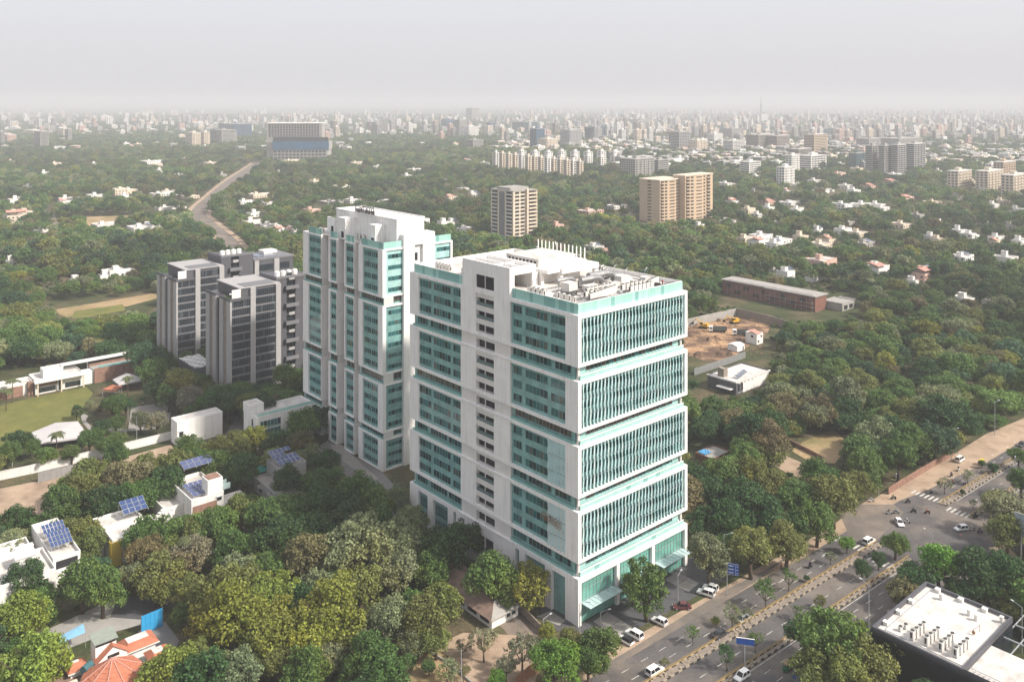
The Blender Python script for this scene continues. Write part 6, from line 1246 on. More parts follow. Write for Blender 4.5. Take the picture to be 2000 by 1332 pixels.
# named neighbours, one by one
for a in [(66,95,258,292,'g','grey residential slab tower near the far left edge','balcony'),(362,392,260,288,'c','cream apartment pair left of the blue unfinished block, nearer','grid'),(390,410,259,286,'c','cream apartment pair left of the blue unfinished block, farther','grid'),(428,492,243,272,'b','wide blue glass office left of the blue unfinished block','strip'),(410,462,255,285,'g','low dark grey office in front of the wide blue glass office','strip'),(0,32,264,282,'p','pinkish flats touching the left picture edge','grid'),(45,90,256,268,'c','low cream flats in the far left city','grid'),(110,140,252,270,'c','pale flats far left behind the trees','grid'),(715,758,240,266,'g','grey apartment cluster in the far centre','balcony'),(862,888,233,258,'b','blue glass tower of the far centre pair','strip'),(885,912,235,270,'g','brownish tower beside the far centre blue glass tower','grid'),(900,935,248,272,'w','white flats in front of the far centre pair','grid'),(910,936,212,236,'g','hazy tall tower alone on the far centre skyline','strip'),(950,965,240,262,'b','slim blue tower right of the far centre pair','strip'),(1000,1050,239,262,'n','wide dark glass office in the far centre','strip'),(984,1004,254,268,'w','small pale office below the wide dark glass office','grid'),(908,944,274,290,'g','low grey concrete block above the white flats row','strip'),(852,870,262,272,'r','brown low office in the far centre','strip'),(1035,1064,252,294,'b','tall blue glass tower with grey side above the white flats row','strip'),(1050,1090,272,296,'c','cream flats below the tall blue glass tower','grid'),(1094,1136,254,290,'s','boxy office with gridded stone front right of the tall blue glass tower','grid'),(1142,1165,249,280,'n','dark glass tower, left of the pair above the white flats row','strip'),(1163,1195,248,272,'b','dark glass tower, right of the pair above the white flats row','strip'),(1230,1280,234,252,'g','long grey block on the far right of centre skyline','grid'),(1210,1278,312,348,'g','concrete office frame under construction left of the twin sandstone towers','grid'),(1270,1306,314,338,'g','half glazed concrete office beside the concrete frame','strip'),(1310,1348,258,300,'s','pale grey tower with balcony stacks above the twin sandstone towers','balcony'),(1346,1380,275,302,'c','cream office block right of the pale balcony tower','grid'),(1380,1412,262,282,'w','white stepped flats above the twin sandstone towers','grid'),(1457,1512,264,296,'r','brown banded office slab','strip'),(1498,1542,266,296,'r','brown banded office slab, the right hand wing','strip'),(1412,1450,252,276,'g','grey gridded tower left of the brown office slab','grid'),(1412,1456,276,298,'w','pale flats below the grey gridded tower','balcony'),(1570,1616,264,308,'t','tan office with tall dark window strips right of the brown slab','strip'),(1476,1500,224,240,'w','hazy white block below the far television mast','grid'),(1590,1622,252,276,'n','dark green glass tower behind the tan office','strip'),(1516,1552,328,364,'w','small white slab block standing in the trees','grid'),(1534,1562,305,338,'w','white stepped apartment block, left part','grid'),(1560,1614,306,336,'w','white stepped apartment block, right part','balcony'),(1445,1486,318,342,'w','white corporate building with red edge','strip'),(1540,1585,292,312,'r','brown terrace offices below the brown slab','strip'),(1658,1690,300,332,'n','short dark glass block with white frame','grid'),(1690,1720,286,340,'g','grey twin residential tower, leftmost slab','balcony'),(1716,1742,286,342,'g','grey twin residential tower, second slab','balcony'),(1740,1770,284,342,'s','grey twin residential tower, third slab','balcony'),(1768,1808,282,336,'s','grey twin residential tower, rightmost slab','balcony'),(1720,1800,272,300,'g','long grey frame building behind the grey residential towers','grid'),(1672,1730,272,292,'g','dark long block left behind the grey residential towers','strip'),(1850,1898,336,374,'c','cream apartment block alone near the right edge','grid'),(1905,1960,336,376,'c','cream flats with stepped roofs at the right edge, front left','grid'),(1940,1984,318,352,'t','tan apartment block behind the cream flats','grid'),(1955,2010,344,384,'c','cream flats at the right edge, front right','grid'),(1925,1950,322,336,'w','low white house row behind the cream apartment block','grid'),(1720,1760,244,262,'w','hazy white tower group behind the grey frame building','grid'),(1770,1800,250,268,'c','hazy cream flats right of the grey frame building','grid'),(1850,1880,262,276,'g','low grey hazy block far right','grid')]:
    block(a[0], a[1], a[2], a[3], a[4], a[5], a[6])
# rows of white flats
for i in range(14):
    u = 962+i*12.6; vt = 299+i*1.35; block(u, u+13, vt, 329+i*1.55+(i % 3), 'c' if i % 4 else 'w', None, 'grid', lab='white flats block of the long terrace row', corner=.5, bay=5)
for i in range(16):
    u = 1010+(i % 8)*26; vt = 296+(i//8)*9+(i % 3); block(u, u+18, vt, vt+16, 'w', None, 'grid', lab='low white flats behind the terrace row', bay=6)
# hazy television mast
p = G(1486.5, 230.5); e = empty('television_mast', p, 0, 'thin tapering television mast on the far skyline', 'mast'); hm = 42*p[1]/FPX
MB().tube((0,0,0),(0,0,hm*.55),9,4.5,8).build('shaft', M['grey'], e); MB().tube((0,0,hm*.55),(0,0,hm*.62),8,6,10).build('gallery', M['grey'], e); MB().tube((0,0,hm*.62),(0,0,hm),3.6,1.2,6).build('spire', M['grey'], e)
# the rest of the city: the larger blocks singly, the mass of small ones as one sheet of roofs
cr_ = random.Random(21)
def city_density(u, v):
    d = 0
    if v < 300: d = .25+.75*min(1, max(0, (u-650)/500))
    if v < 268: d = max(d, .75)
    if 300 <= v < 335 and u > 1200: d = .5
    if u > 1800 and 268 < v < 300: d *= .4
    if 690 < u < 960 and 272 < v < 330: d *= .15
    if u < 520 and 270 < v < 300: d *= .35
    return d
sing, mass = [], []
for i in range(9000):
    v = 198+10**cr_.uniform(1.36, 2.13); u = cr_.uniform(-60, 2060)
    if cr_.random() > city_density(u, v): continue
    P = G(u, v)
    if any(inside(P, q) for q in CLEAR[-120:]): continue
    t_ = cr_.random(); h = cr_.uniform(6,13) if t_ < .62 else cr_.uniform(13,26) if t_ < .86 else cr_.uniform(26,48)
    if P[1] < 2300: h = min(h, 15)
    w_, d_ = cr_.uniform(10,24), cr_.uniform(10,24)
    c = cr_.choices('wcgspr', [7,5,4,6,1.5,1.5])[0]; mass.append((h/P[1], P, u, v, h, w_, d_, c))
mass.sort(key=lambda q: -q[0]); sing, mass = mass[:170], mass[170:2600]
for _, P, u, v, h, w_, d_, c in sing:
    k = FPX/P[1]; kind = cr_.choice(('grid','strip','balcony')); hp = h*k
    block(u-d_*k*.55, u+w_*k*.6, v-hp, v, c, None, kind, lab='hazy %s %s' % (FN[c], 'tower' if h > 25 else 'flats' if h > 13 else 'low block'), bay=5)
auto_label(LAB2)
mc = {c: MB() for c in 'wcgspr'}; cm = MB(); cl = list('wcgspr')
for _, P, u, v, h, w_, d_, c in mass:
    X, Y = P; ca, sa = cos(A0), sin(A0)
    def q(x, y, z): return (X+ca*x-sa*y, Y+sa*x+ca*y, z)
    b = [q(0,0,0), q(w_,0,0), q(w_,d_,0), q(0,d_,0)]; t = [q(0,0,h), q(w_,0,h), q(w_,d_,h), q(0,d_,h)]; mi = cl.index(c)
    for i in range(4): cm.poly([b[i], b[(i+1)%4], t[(i+1)%4], t[i]], mi)
    cm.poly(t, 6)
    if cr_.random() < .6: 
        z0 = h; cm.poly([q(w_*.3,d_*.3,z0+2.6), q(w_*.6,d_*.3,z0+2.6), q(w_*.6,d_*.6,z0+2.6), q(w_*.3,d_*.6,z0+2.6)], mi)
        cm.poly([q(w_*.3,d_*.3,z0), q(w_*.6,d_*.3,z0), q(w_*.6,d_*.3,z0+2.6), q(w_*.3,d_*.3,z0+2.6)], mi); cm.poly([q(w_*.3,d_*.6,z0), q(w_*.3,d_*.3,z0), q(w_*.3,d_*.3,z0+2.6), q(w_*.3,d_*.6,z0+2.6)], mi)
    for s in range(int(h/3.3)):
        cm.poly([q(w_*.1,-.06,s*3.3+1), q(w_*.9,-.06,s*3.3+1), q(w_*.9,-.06,s*3.3+2.3), q(w_*.1,-.06,s*3.3+2.3)], 7); cm.poly([q(-.06,d_*.9,s*3.3+1), q(-.06,d_*.1,s*3.3+1), q(-.06,d_*.1,s*3.3+2.3), q(-.06,d_*.9,s*3.3+2.3)], 7)
o = cm.build('distant_city', [FM[c] for c in cl]+[M['roofwhite'], M['winfar']], kind='stuff'); setp(o, 'mass of small pale houses of the far city', 'city')
# ================================================================ trees
def leaf_mat():
    m, t, b = _mat('foliage'); L = t.links
    at = t.nodes.new('ShaderNodeAttribute'); at.attribute_type = 'INSTANCER'; at.attribute_name = 'tint'
    ge = t.nodes.new('ShaderNodeNewGeometry')
    mr = t.nodes.new('ShaderNodeMapRange'); mr.inputs[3].default_value = .55; mr.inputs[4].default_value = 1.5; L.new(ge.outputs['Random Per Island'], mr.inputs[0])
    sc_ = t.nodes.new('ShaderNodeVectorMath'); sc_.operation = 'SCALE'; L.new(at.outputs['Vector'], sc_.inputs[0]); L.new(mr.outputs[0], sc_.inputs['Scale'])
    tc = t.nodes.new('ShaderNodeTexCoord'); no = t.nodes.new('ShaderNodeTexNoise'); no.inputs['Scale'].default_value = .35; L.new(tc.outputs['Object'], no.inputs['Vector'])
    mx = t.nodes.new('ShaderNodeMix'); mx.data_type = 'RGBA'; mx.blend_type = 'MULTIPLY'; mx.inputs['B'].default_value = (1.22,1.08,.85,1)
    m2 = t.nodes.new('ShaderNodeMapRange'); m2.inputs[1].default_value = .45; m2.inputs[2].default_value = .65; L.new(no.outputs[0], m2.inputs[0]); L.new(m2.outputs[0], mx.inputs['Factor']); L.new(sc_.outputs[0], mx.inputs['A'])
    b.inputs['Roughness'].default_value = .55; b.inputs['Specular IOR Level'].default_value = .25; L.new(mx.outputs['Result'], b.inputs['Base Color'])
    tr = t.nodes.new('ShaderNodeBsdfTranslucent'); L.new(mx.outputs['Result'], tr.inputs[0]); ms = t.nodes.new('ShaderNodeMixShader'); ms.inputs[0].default_value = .28
    L.new(b.outputs[0], ms.inputs[1]); L.new(tr.outputs[0], ms.inputs[2]); L.new(ms.outputs[0], t.nodes['Material Output'].inputs['Surface']); return m
M['leaf'] = leaf_mat()
def quads(name, C, N, S, asp, rng, mat):
    """leaf quads at C facing N with half size S"""
    n = len(C); N = N/np.linalg.norm(N, axis=1, keepdims=True); r = rng.normal(size=(n,3)); T = np.cross(N, r); T /= np.linalg.norm(T, axis=1, keepdims=True)+1e-9; B = np.cross(N, T)
    S = S[:,None]; b = N*S*.25
    V = np.stack([C-T*S, C-B*S*asp+b, C+T*S, C+B*S*asp-b], 1).reshape(-1,3)
    me = bpy.data.meshes.new(name); me.vertices.add(4*n); me.vertices.foreach_set('co', V.ravel().astype(np.float32))
    me.loops.add(4*n); me.loops.foreach_set('vertex_index', np.arange(4*n, dtype=np.int32)); me.polygons.add(n); me.polygons.foreach_set('loop_start', np.arange(0, 4*n, 4, dtype=np.int32))
    me.materials.append(mat); me.update(calc_edges=True); return me
def crown(seed, nbig, nsmall, nleaf, size, rz=.72, fill=.22, spread=.52, big=(.36,.5), small=(.13,.23), drop=.0, ragged=.06):
    """crown of unit radius centred at the origin: big limbs' lobes, each set with small leafy tufts, uneven gaps between"""
    g = np.random.default_rng(seed); LC, LR, BI = [], [], []; B = []
    for i in range(nbig):
        th = 2*pi*i/nbig*2.4+g.uniform(-.5,.5); cz = g.uniform(-.45, 1.0); r_ = math.sqrt(max(0, 1-cz*cz)); k = spread*g.uniform(.7,1.15); B.append((np.array([k*r_*cos(th), k*r_*sin(th), k*cz*rz]), g.uniform(*big)))
    B.append((np.array([0,0,.08*rz]), .5))
    for c, r_ in B:
        for j in range(nsmall):
            d = g.normal(size=3); d[2] += .35; o = c/(np.linalg.norm(c)+.2); d += .7*o; d /= np.linalg.norm(d); LC.append(c+d*r_*g.uniform(.8,1.08)*np.array([1,1,.9])); LR.append(g.uniform(*small)); BI.append(0)
    LC, LR = np.array(LC), np.array(LR); nf = int(nleaf*fill); n1 = nleaf-nf
    idx = g.choice(len(LR), n1, p=LR**2/(LR**2).sum()); d = g.normal(size=(n1,3)); d[:,2] += .35; d /= np.linalg.norm(d, axis=1, keepdims=True)
    P1 = LC[idx]+d*(LR[idx]*(1-np.abs(g.normal(0,.22,n1))))[:,None]*np.array([1,1,.85]); P1 = np.where((g.random(n1) < ragged)[:,None], P1*1.05+g.normal(0,.03,(n1,3)), P1)
    bi = g.integers(0, len(B), nf); d2 = g.normal(size=(nf,3)); d2 /= np.linalg.norm(d2, axis=1, keepdims=True); P2 = np.array([B[q][0] for q in bi])+d2*(np.array([B[q][1] for q in bi])*g.uniform(.55,.95,nf))[:,None]
    P = np.concatenate([P1, P2]); D = np.concatenate([d, d2]); P[:,2] -= drop*np.maximum(0, np.hypot(P[:,0],P[:,1])-.5)
    N = D*.9+g.normal(size=(nleaf,3))*.5+np.array([0,0,.35]); return quads('crown', P, N, size*g.uniform(.6,1.25,nleaf), .62, g, M['leaf'])
def trunk(seed, h=1.25, r=.07, nb=6):
    """trunk from the ground to the crown (crown centre at height h, in crown radii) with forking limbs"""
    g = random.Random(seed); mb = MB(); p = (0,0,-.05); q = (g.uniform(-.06,.06), g.uniform(-.06,.06), h*.5)
    mb.tube(p, q, r*1.25, r, 8); 
    for i in range(nb):
        t = 2*pi*i/nb+g.uniform(-.4,.4); L_ = g.uniform(.5,.85); m_ = (q[0]+.35*L_*cos(t), q[1]+.35*L_*sin(t), q[2]+.32); e_ = (q[0]+L_*cos(t), q[1]+L_*sin(t), h+g.uniform(-.1,.45))
        mb.tube(q, m_, r*.62, r*.42, 6); mb.tube(m_, e_, r*.42, r*.12, 5)
        for s in (-1, 1): mb.tube(m_, (m_[0]+.45*cos(t+s*.7), m_[1]+.45*sin(t+s*.7), h+g.uniform(-.25,.3)), r*.3, r*.08, 4)
    mb.tube(q, (q[0], q[1], h+.3), r*.7, r*.15, 6); return mb.mesh('trunk', M['bark'], True)
HI = [crown(100+i, 9+i % 3, 9+i % 4, 7600, .046, rz=(.70,.85,.62,.95)[i % 4]) for i in range(9)]        # full crowns
TALL = [crown(140+i, 9, 8, 6000, .05, rz=1.35) for i in range(3)]
DROOP = [crown(160+i, 10, 9, 7000, .046, rz=.8, drop=.4) for i in range(3)]
SPARSE = [crown(180+i, 6, 6, 950, .06, rz=.95, fill=.05, big=(.3,.45), small=(.12,.24), ragged=.2) for i in range(4)]
DRY = [crown(200+i, 7, 6, 2000, .055, rz=.75, fill=.08, big=(.32,.46), small=(.10,.2), ragged=.2) for i in range(3)]
LO = [crown(220+i, 7, 6, 1500, .085, rz=(.72,.9,.65)[i % 3], small=(.16,.28)) for i in range(6)]                # for distances where a leaf is below a pixel
FARC = [crown(240+i, 6, 4, 300, .18, rz=.6, spread=.7, small=(.2,.34)) for i in range(4)]
TR = [trunk(300+i) for i in range(4)]; TRS = [trunk(320+i, 1.35, .045, 5) for i in range(2)]
T_LO = TR[0]
TINT = {'dark': (.036,.078,.024), 'green': (.062,.115,.028), 'mid': (.080,.132,.032), 'olive': (.125,.145,.040), 'yellow': (.170,.185,.034), 'lime': (.140,.190,.036), 'grey': (.145,.168,.085), 'brown': (.130,.118,.055), 'bright': (.105,.205,.030), 'blue': (.042,.088,.042), 'pale': (.175,.175,.110)}
TINT = {k: tuple(a*1.24 for a in v) for k, v in TINT.items()}
TN = {'dark': 'dark green', 'green': 'deep green', 'mid': 'green', 'olive': 'olive green', 'yellow': 'yellowish', 'lime': 'lime green', 'grey': 'grey green', 'brown': 'brownish', 'bright': 'bright green', 'blue': 'blue green', 'pale': 'pale dusty'}
tr_ = random.Random(3)
PLACED = []                                            # (x, y, radius)
TL = []
def put_tree(P, Rm, hc, tint, kind='full', rz=None, u=None, v=None, flat=1.0):
    e = empty('tree', P, tr_.uniform(0, 6.28) if rz is None else rz, None, 'tree', 'trees and saplings'); e.scale = (Rm,)*3
    me = tr_.choice({'full': HI, 'tall': TALL, 'droop': DROOP, 'sparse': SPARSE, 'dry': DRY}[kind]); tk = tr_.choice(TRS if kind in ('sparse','dry') else TR)
    c = link('crown', me, e, (0,0,hc/Rm)); f = tr_.uniform(.86,1.16); c['tint'] = [a*f*tr_.uniform(.94,1.06) for a in TINT[tint]]; c.scale = (tr_.uniform(.94,1.06), tr_.uniform(.94,1.06), flat)
    t_ = link('trunk', tk, e); t_.scale = (1,1,(hc/Rm)/(1.35 if kind in ('sparse','dry') else 1.25))
    PLACED.append((P[0], P[1], Rm)); size = 'large' if Rm > 5.6 else 'small' if Rm < 2.6 else 'tall' if kind == 'tall' else 'medium'
    shape = {'full': 'round tree', 'tall': 'upright tree', 'droop': 'drooping tree', 'sparse': 'thin sapling' if Rm < 3 else 'sparse tree', 'dry': 'dry sparse tree'}[kind]
    TL.append((e, u, v, '%s %s %s' % (size, TN[tint], shape))); return e
def hand(u, v, r, tint, kind='full', hf=1.18):
    Rm = 5.0; r *= 1.13 if r > 22 else 1.0
    for _ in range(6): P = G(u, v, min(Rm*hf, 40)); Rm = r*P[1]/FPX
    put_tree(P, Rm, Rm*hf, tint, kind, u=u, v=v)
for q in [(43,1202,50,'lime'),(72,1294,62,'lime'),(14,1308,46,'lime'),(52,1134,40,'dark','droop'),(8,1088,26,'green'),(161,1136,46,'mid','droop'),(201,1151,42,'mid','droop'),(178,1059,34,'olive','droop'),(287,1045,44,'green'),(287,1082,38,'brown'),(307,1122,46,'olive'),(318,1150,30,'olive'),(379,1082,38,'pale','full'),(392,1034,36,'olive'),(422,1030,42,'mid'),(459,1073,40,'green'),(473,1116,42,'grey'),(459,1194,66,'yellow'),(416,1212,46,'yellow'),(330,1309,54,'lime'),(387,1294,44,'olive'),(459,1317,48,'grey'),(34,1013,32,'dark'),(115,993,42,'green'),(200,979,46,'dark'),(165,965,40,'olive'),(244,984,34,'green'),(90,1020,30,'green'),(150,1010,26,'dark'),
    (532,1227,58,'yellow'),(524,1162,48,'lime'),(519,1107,42,'mid'),(646,1195,64,'yellow'),(612,1244,48,'yellow'),(701,1146,48,'olive'),(695,1065,66,'grey'),(766,1068,54,'grey'),(866,1068,52,'dark'),(841,1107,38,'mid'),(776,1110,44,'grey'),(862,1182,46,'olive','droop'),(825,1211,46,'olive','droop'),(766,1208,44,'grey'),(727,1276,48,'green'),(706,1236,32,'grey'),(646,1283,30,'grey'),(597,1309,48,'mid'),(549,1049,48,'dark'),(614,1042,44,'dark'),(581,1075,40,'green'),(955,1128,54,'mid','droop'),(984,1158,30,'mid','droop'),(1038,1148,38,'yellow','tall'),(945,1253,30,'pale','dry'),(1020,1268,36,'pale','dry'),(1085,1294,48,'bright'),(1118,1255,32,'olive'),(1069,1234,20,'yellow'),(792,1302,24,'green','sparse'),(874,1305,24,'grey','dry'),(973,1326,22,'bright'),(1172,1264,38,'mid','tall'),(1150,1296,34,'green'),(905,1312,18,'brown','dry'),(852,1248,30,'olive','droop'),(800,1258,28,'grey'),(903,1264,18,'pale','dry'),(988,1300,24,'pale','dry'),(760,1310,22,'mid'),(838,1300,16,'green'),(690,1310,30,'green'),(545,1285,38,'olive'),(500,1270,40,'lime'),
    (489,856,30,'yellow'),(543,863,26,'dark'),(586,866,28,'brown'),(636,896,30,'dark'),(561,938,28,'dark'),(622,940,38,'green'),(570,992,32,'mid'),(627,988,44,'dark'),(699,960,40,'green'),(730,988,38,'mid'),(772,978,28,'grey'),(674,990,38,'dark'),(528,1010,44,'green'),(685,1016,42,'dark'),(474,908,28,'green'),(470,1000,34,'olive'),(740,1030,36,'green'),(800,1020,34,'grey'),(590,1015,36,'green'),(480,985,26,'mid'),(478,880,22,'olive'),
    (225,792,24,'green'),(246,793,20,'dark'),(282,697,34,'blue'),(300,722,28,'green'),(350,749,32,'olive'),(372,777,26,'pale'),(330,770,26,'green'),(305,760,24,'dark'),(445,774,38,'dark'),(410,790,28,'green'),(470,790,22,'green'),(37,862,24,'dark'),(15,882,24,'green'),(62,872,20,'green'),(175,857,24,'green'),(225,859,22,'mid'),(150,804,14,'dark'),(275,822,22,'grey'),(307,824,22,'pale'),(205,872,20,'mid'),(140,884,20,'mid'),(90,890,22,'mid'),(200,835,20,'dark'),(228,826,18,'green'),
    (228,886,26,'green'),(250,932,46,'brown'),(287,918,38,'olive'),(337,904,42,'olive'),(370,880,30,'mid'),(425,882,32,'olive'),(462,867,30,'olive'),(175,930,40,'olive'),(135,952,28,'lime'),(425,914,36,'mid'),(467,926,32,'dark'),(325,944,38,'dark'),(215,950,38,'brown'),(280,962,36,'green'),(385,902,30,'green'),(322,1060,28,'olive'),
    (1262,1152,46,'mid','tall'),(1236,1150,26,'mid','tall'),(1384,1092,40,'grey','tall'),(1466,1072,44,'olive'),(1535,1055,42,'olive'),(1428,1072,30,'mid'),(1595,1018,38,'mid','droop'),(1455,978,46,'dark'),(1390,968,40,'dark'),(1512,952,38,'olive'),(1628,968,48,'olive','droop'),(1372,1022,36,'dark'),(1425,1020,40,'dark'),(1500,1010,42,'dark'),(1600,930,40,'green'),(1560,970,40,'green'),(1668,950,34,'olive','droop'),(1410,920,36,'mid'),(1460,920,36,'olive'),(1365,930,32,'dark'),(1690,915,36,'mid','droop'),(1550,1020,34,'green'),
    (1625,1252,68,'mid'),(1574,1238,36,'dark'),(1601,1306,52,'olive'),(1682,1298,58,'olive'),(1762,1266,38,'olive'),(1655,1335,50,'olive'),(1836,1106,42,'bright','tall'),(1788,1128,34,'dark'),(1762,1152,30,'brown'),(1910,1120,48,'dark'),(1964,1124,48,'dark'),(1870,1150,32,'dark'),(1990,1150,36,'dark'),(1947,972,26,'grey'),(1975,998,42,'grey'),(1966,1040,36,'olive'),(1990,892,22,'mid'),(1995,940,26,'mid'),(1962,1186,24,'olive','tall'),(1990,1205,28,'olive'),(1930,1150,34,'dark'),
    (1654,1062,16,'bright'),(1622,1087,13,'grey','sparse'),(1540,1130,20,'green','sparse'),(1495,1157,24,'green','sparse'),(1430,1199,22,'grey','sparse'),(1460,1197,13,'grey','sparse'),(1602,1172,15,'olive','dry'),(1557,1194,15,'green','sparse'),(1475,1249,21,'mid','sparse'),(1420,1279,23,'dark','sparse'),(1684,1110,20,'dark'),(1716,1092,18,'dark'),(1748,1060,25,'mid'),(1353,1237,18,'mid','sparse'),(1297,1293,11,'olive','sparse'),(1398,1212,10,'olive'),(1844,945,17,'grey','sparse'),(1890,928,14,'grey','sparse'),(1940,912,12,'dark'),(1901,984,9,'dark','sparse'),(1575,1128,7,'dark'),(1918,905,8,'green'),(1880,960,6,'dark'),(1208,1105,0.01,'mid')][:-1]:
    hand(*q)
# palms
FRD = pm('palm_frond', (.075,.09,.032), .6, .25, 2, .3)
def palm(u, v, h, r, label, col=None):
    P = G(u, v, h); e = empty('palm_tree', P, tr_.uniform(0, 6), label, 'palm'); tk = MB(); q = (0,0,0)
    for i in range(5): n = (.06*h*sin(i*.35)*.3, .03*i, h*(i+1)/5); tk.tube(q, n, .22-.02*i, .20-.02*i, 7); q = n
    tk.build('trunk', M['bark'], e)
    for i in range(16):
        f = MB(); t = 2*pi*i/16+tr_.uniform(-.15,.15); up = tr_.uniform(.1,1.0); pr = None
        for j in range(9):
            s = j/8; x = r*s*(1-.12*s); z = h+up*r*.55*s-r*.75*s*s*(1.1-.3*up); c = (q[0]+x*cos(t), q[1]+x*sin(t), z)
            if pr is not None:
                for sd in (-1, 1):
                    L_ = r*.24*sin(pi*min(1, s*.9+.12)); f.poly([pr, c, (c[0]+L_*cos(t+sd*1.1), c[1]+L_*sin(t+sd*1.1), c[2]-L_*.45), (pr[0]+L_*.9*cos(t+sd*1.1), pr[1]+L_*.9*sin(t+sd*1.1), pr[2]-L_*.4)])
            pr = c
        f.build('frond', FRD, e)
for a in [(110,845,8,3.6,'palm in front of the big grey tent'),(250,738,8,3.6,'palm beside the smaller grey tent'),(24,742,9,4.0,'tall palm before the left wing of the roof pool villa'),(12,762,8,3.6,'second palm before the left wing of the roof pool villa'),(372,1050,9,4.2,'grey palm among the trees below the stair tower villa'),(608,868,7,4.0,'leaning palm beside the lettered tower plaza'),(590,880,6,3.6,'small palm near the low annex'),(150,800,4,2.6,'short palm at the lawn edge'),(176,782,4,2.6,'low palm at the corner of the lawn'),(1362,508,12,4,'palm left of the long brick building'),(1382,502,12,4,'second palm left of the long brick building'),(1400,510,12,4,'third palm left of the long brick building'),(1425,505,12,4,'fourth palm left of the long brick building'),(1700,545,11,4,'palm in front of the tiled white house'),(1715,560,11,4,'lone palm below the tiled white house'),(660,912,6,3,'small palm by the lettered tower corner')]: palm(*a)
# photo areas scattered trees must leave open
for p in ([(-5,770),(80,770),(170,750),(190,765),(180,800),(170,850),(60,870),(-5,900)],[(240,780),(340,780),(340,845),(205,850)],[(-5,915),(335,845),(345,905),(200,930),(110,1005),(-5,1010)],[(600,850),(830,850),(830,1010),(680,1000),(600,900)],[(880,1120),(1120,1120),(1120,1340),(780,1340),(820,1240)],[(1120,1080),(1700,1040),(1720,950),(2000,800),(2000,1340),(1120,1340)],[(1560,835),(1660,835),(1640,915),(1500,930),(1490,890),(1560,880)],[(100,570),(320,565),(320,600),(110,625)]): KEEP.append((p, float(G(0, min(q[1] for q in p))[1])+5))
for p, yd in (([(325,790),(470,790),(470,900),(325,900)], 316), ([(470,775),(620,770),(620,860),(470,870)], 298), ([(-5,990),(165,990),(165,1150),(-5,1150)], 205), ([(180,985),(330,985),(330,1070),(180,1070)], 226), ([(300,895),(475,895),(475,1000),(300,1000)], 250), ([(480,870),(600,870),(600,1000),(480,1000)], 268), ([(80,1150),(350,1150),(350,1332),(80,1332)], 196), ([(0,670),(290,670),(290,770),(0,770)], 386), ([(1335,595),(1505,600),(1505,700),(1470,770),(1375,775),(1335,690)], 455), ([(1400,535),(1680,560),(1680,625),(1540,625),(1400,590)], 538), ([(1345,855),(1430,855),(1430,905),(1345,905)], 295), ([(590,400),(895,400),(895,890),(750,925),(590,850)], 275), ([(800,480),(1345,480),(1345,1110),(1130,1225),(1060,1150),(900,1060),(800,960)], 196), ([(310,470),(600,470),(600,770),(310,700)], 345)): KEEP.append((p, yd))
for Ct, Wt, Dt in ((C1,W1,D1), (C2,W2,D2), (CG1,38,26), (CG2,60,26)): CLEAR.append([L2W(Ct,-1.5,-1.5), L2W(Ct,Wt+1.5,-1.5), L2W(Ct,Wt+1.5,Dt+1.5), L2W(Ct,-1.5,Dt+1.5)])
KB = [(min(q[0] for q in p), max(q[0] for q in p), min(q[1] for q in p), max(q[1] for q in p), p, yd) for p, yd in KEEP]
CB = [(min(q[0] for q in p), max(q[0] for q in p), min(q[1] for q in p), max(q[1] for q in p), p) for p in CLEAR]
def blocked(P, Rm, hc):
    for a, b, c, d, p in CB:
        if a < P[0] < b and c < P[1] < d and inside(P, p): return True
    for z in (hc, hc+Rm*.55):
        q = px(P, z)
        for s in (-.6, .6):
            qq = (q[0]+s*Rm*FPX/P[1], q[1])
            for a, b, c, d, p, yd in KB:
                if P[1] < yd and a < qq[0] < b and c < qq[1] < d and inside(qq, p): return True
    return False
cand = []
Y = 168.0
nz = lambda x, y, s: math.sin(x/s+1.3*math.sin(y/s*.7))*math.cos(y/s*1.1+1.7*math.sin(x/s*.6))
while Y < 2300:
    st = 6.4+Y*.0042 if Y < 900 else 9+Y*.0032
    X = -.62*Y-20
    while X < .62*Y+20:
        P = np.array([X+tr_.uniform(-.45,.45)*st, Y+tr_.uniform(-.45,.45)*st]); X += st
        g_ = nz(P[0], P[1], 60)+.6*nz(P[0], P[1], 23)
        if g_ < -1.05 and tr_.random() < .7: continue
        Rm = 3.0+1.6*tr_.random()+(3.8*tr_.random()**2.2)+1.3*max(0, g_)*tr_.random() + (0 if Y < 900 else 1.0); hc = Rm*tr_.uniform(.85,1.25)
        if blocked(P, Rm, hc): continue
        near = False
        if Y < 420:
            for a, b, r in PLACED[:260]:
                if (P[0]-a)**2+(P[1]-b)**2 < (.66*(r+Rm*.6))**2: near = True; break
        if near: continue
        k = nz(P[0]+300, P[1], 41)+.5*tr_.uniform(-1,1)
        tn = tr_.choices(['dark','green','mid','olive','yellow','grey','brown','blue'], [5,6,5,3+3*max(0,k),1.5*max(0,k),2,1.2,2+2*max(0,-k)])[0]
        cand.append((Rm/P[1], P, Rm, hc, tn))
    Y += st*.95
cand.sort(key=lambda q: -q[0])
n_ind = max(0, 300-len(PLACED))
for _, P, Rm, hc, tn in cand[:n_ind]:
    u, v = px(P, hc); put_tree(P, Rm, hc, tn, tr_.choices(['full','droop','tall'], [6,2,.6])[0], u=u, v=v)
auto_label(TL)
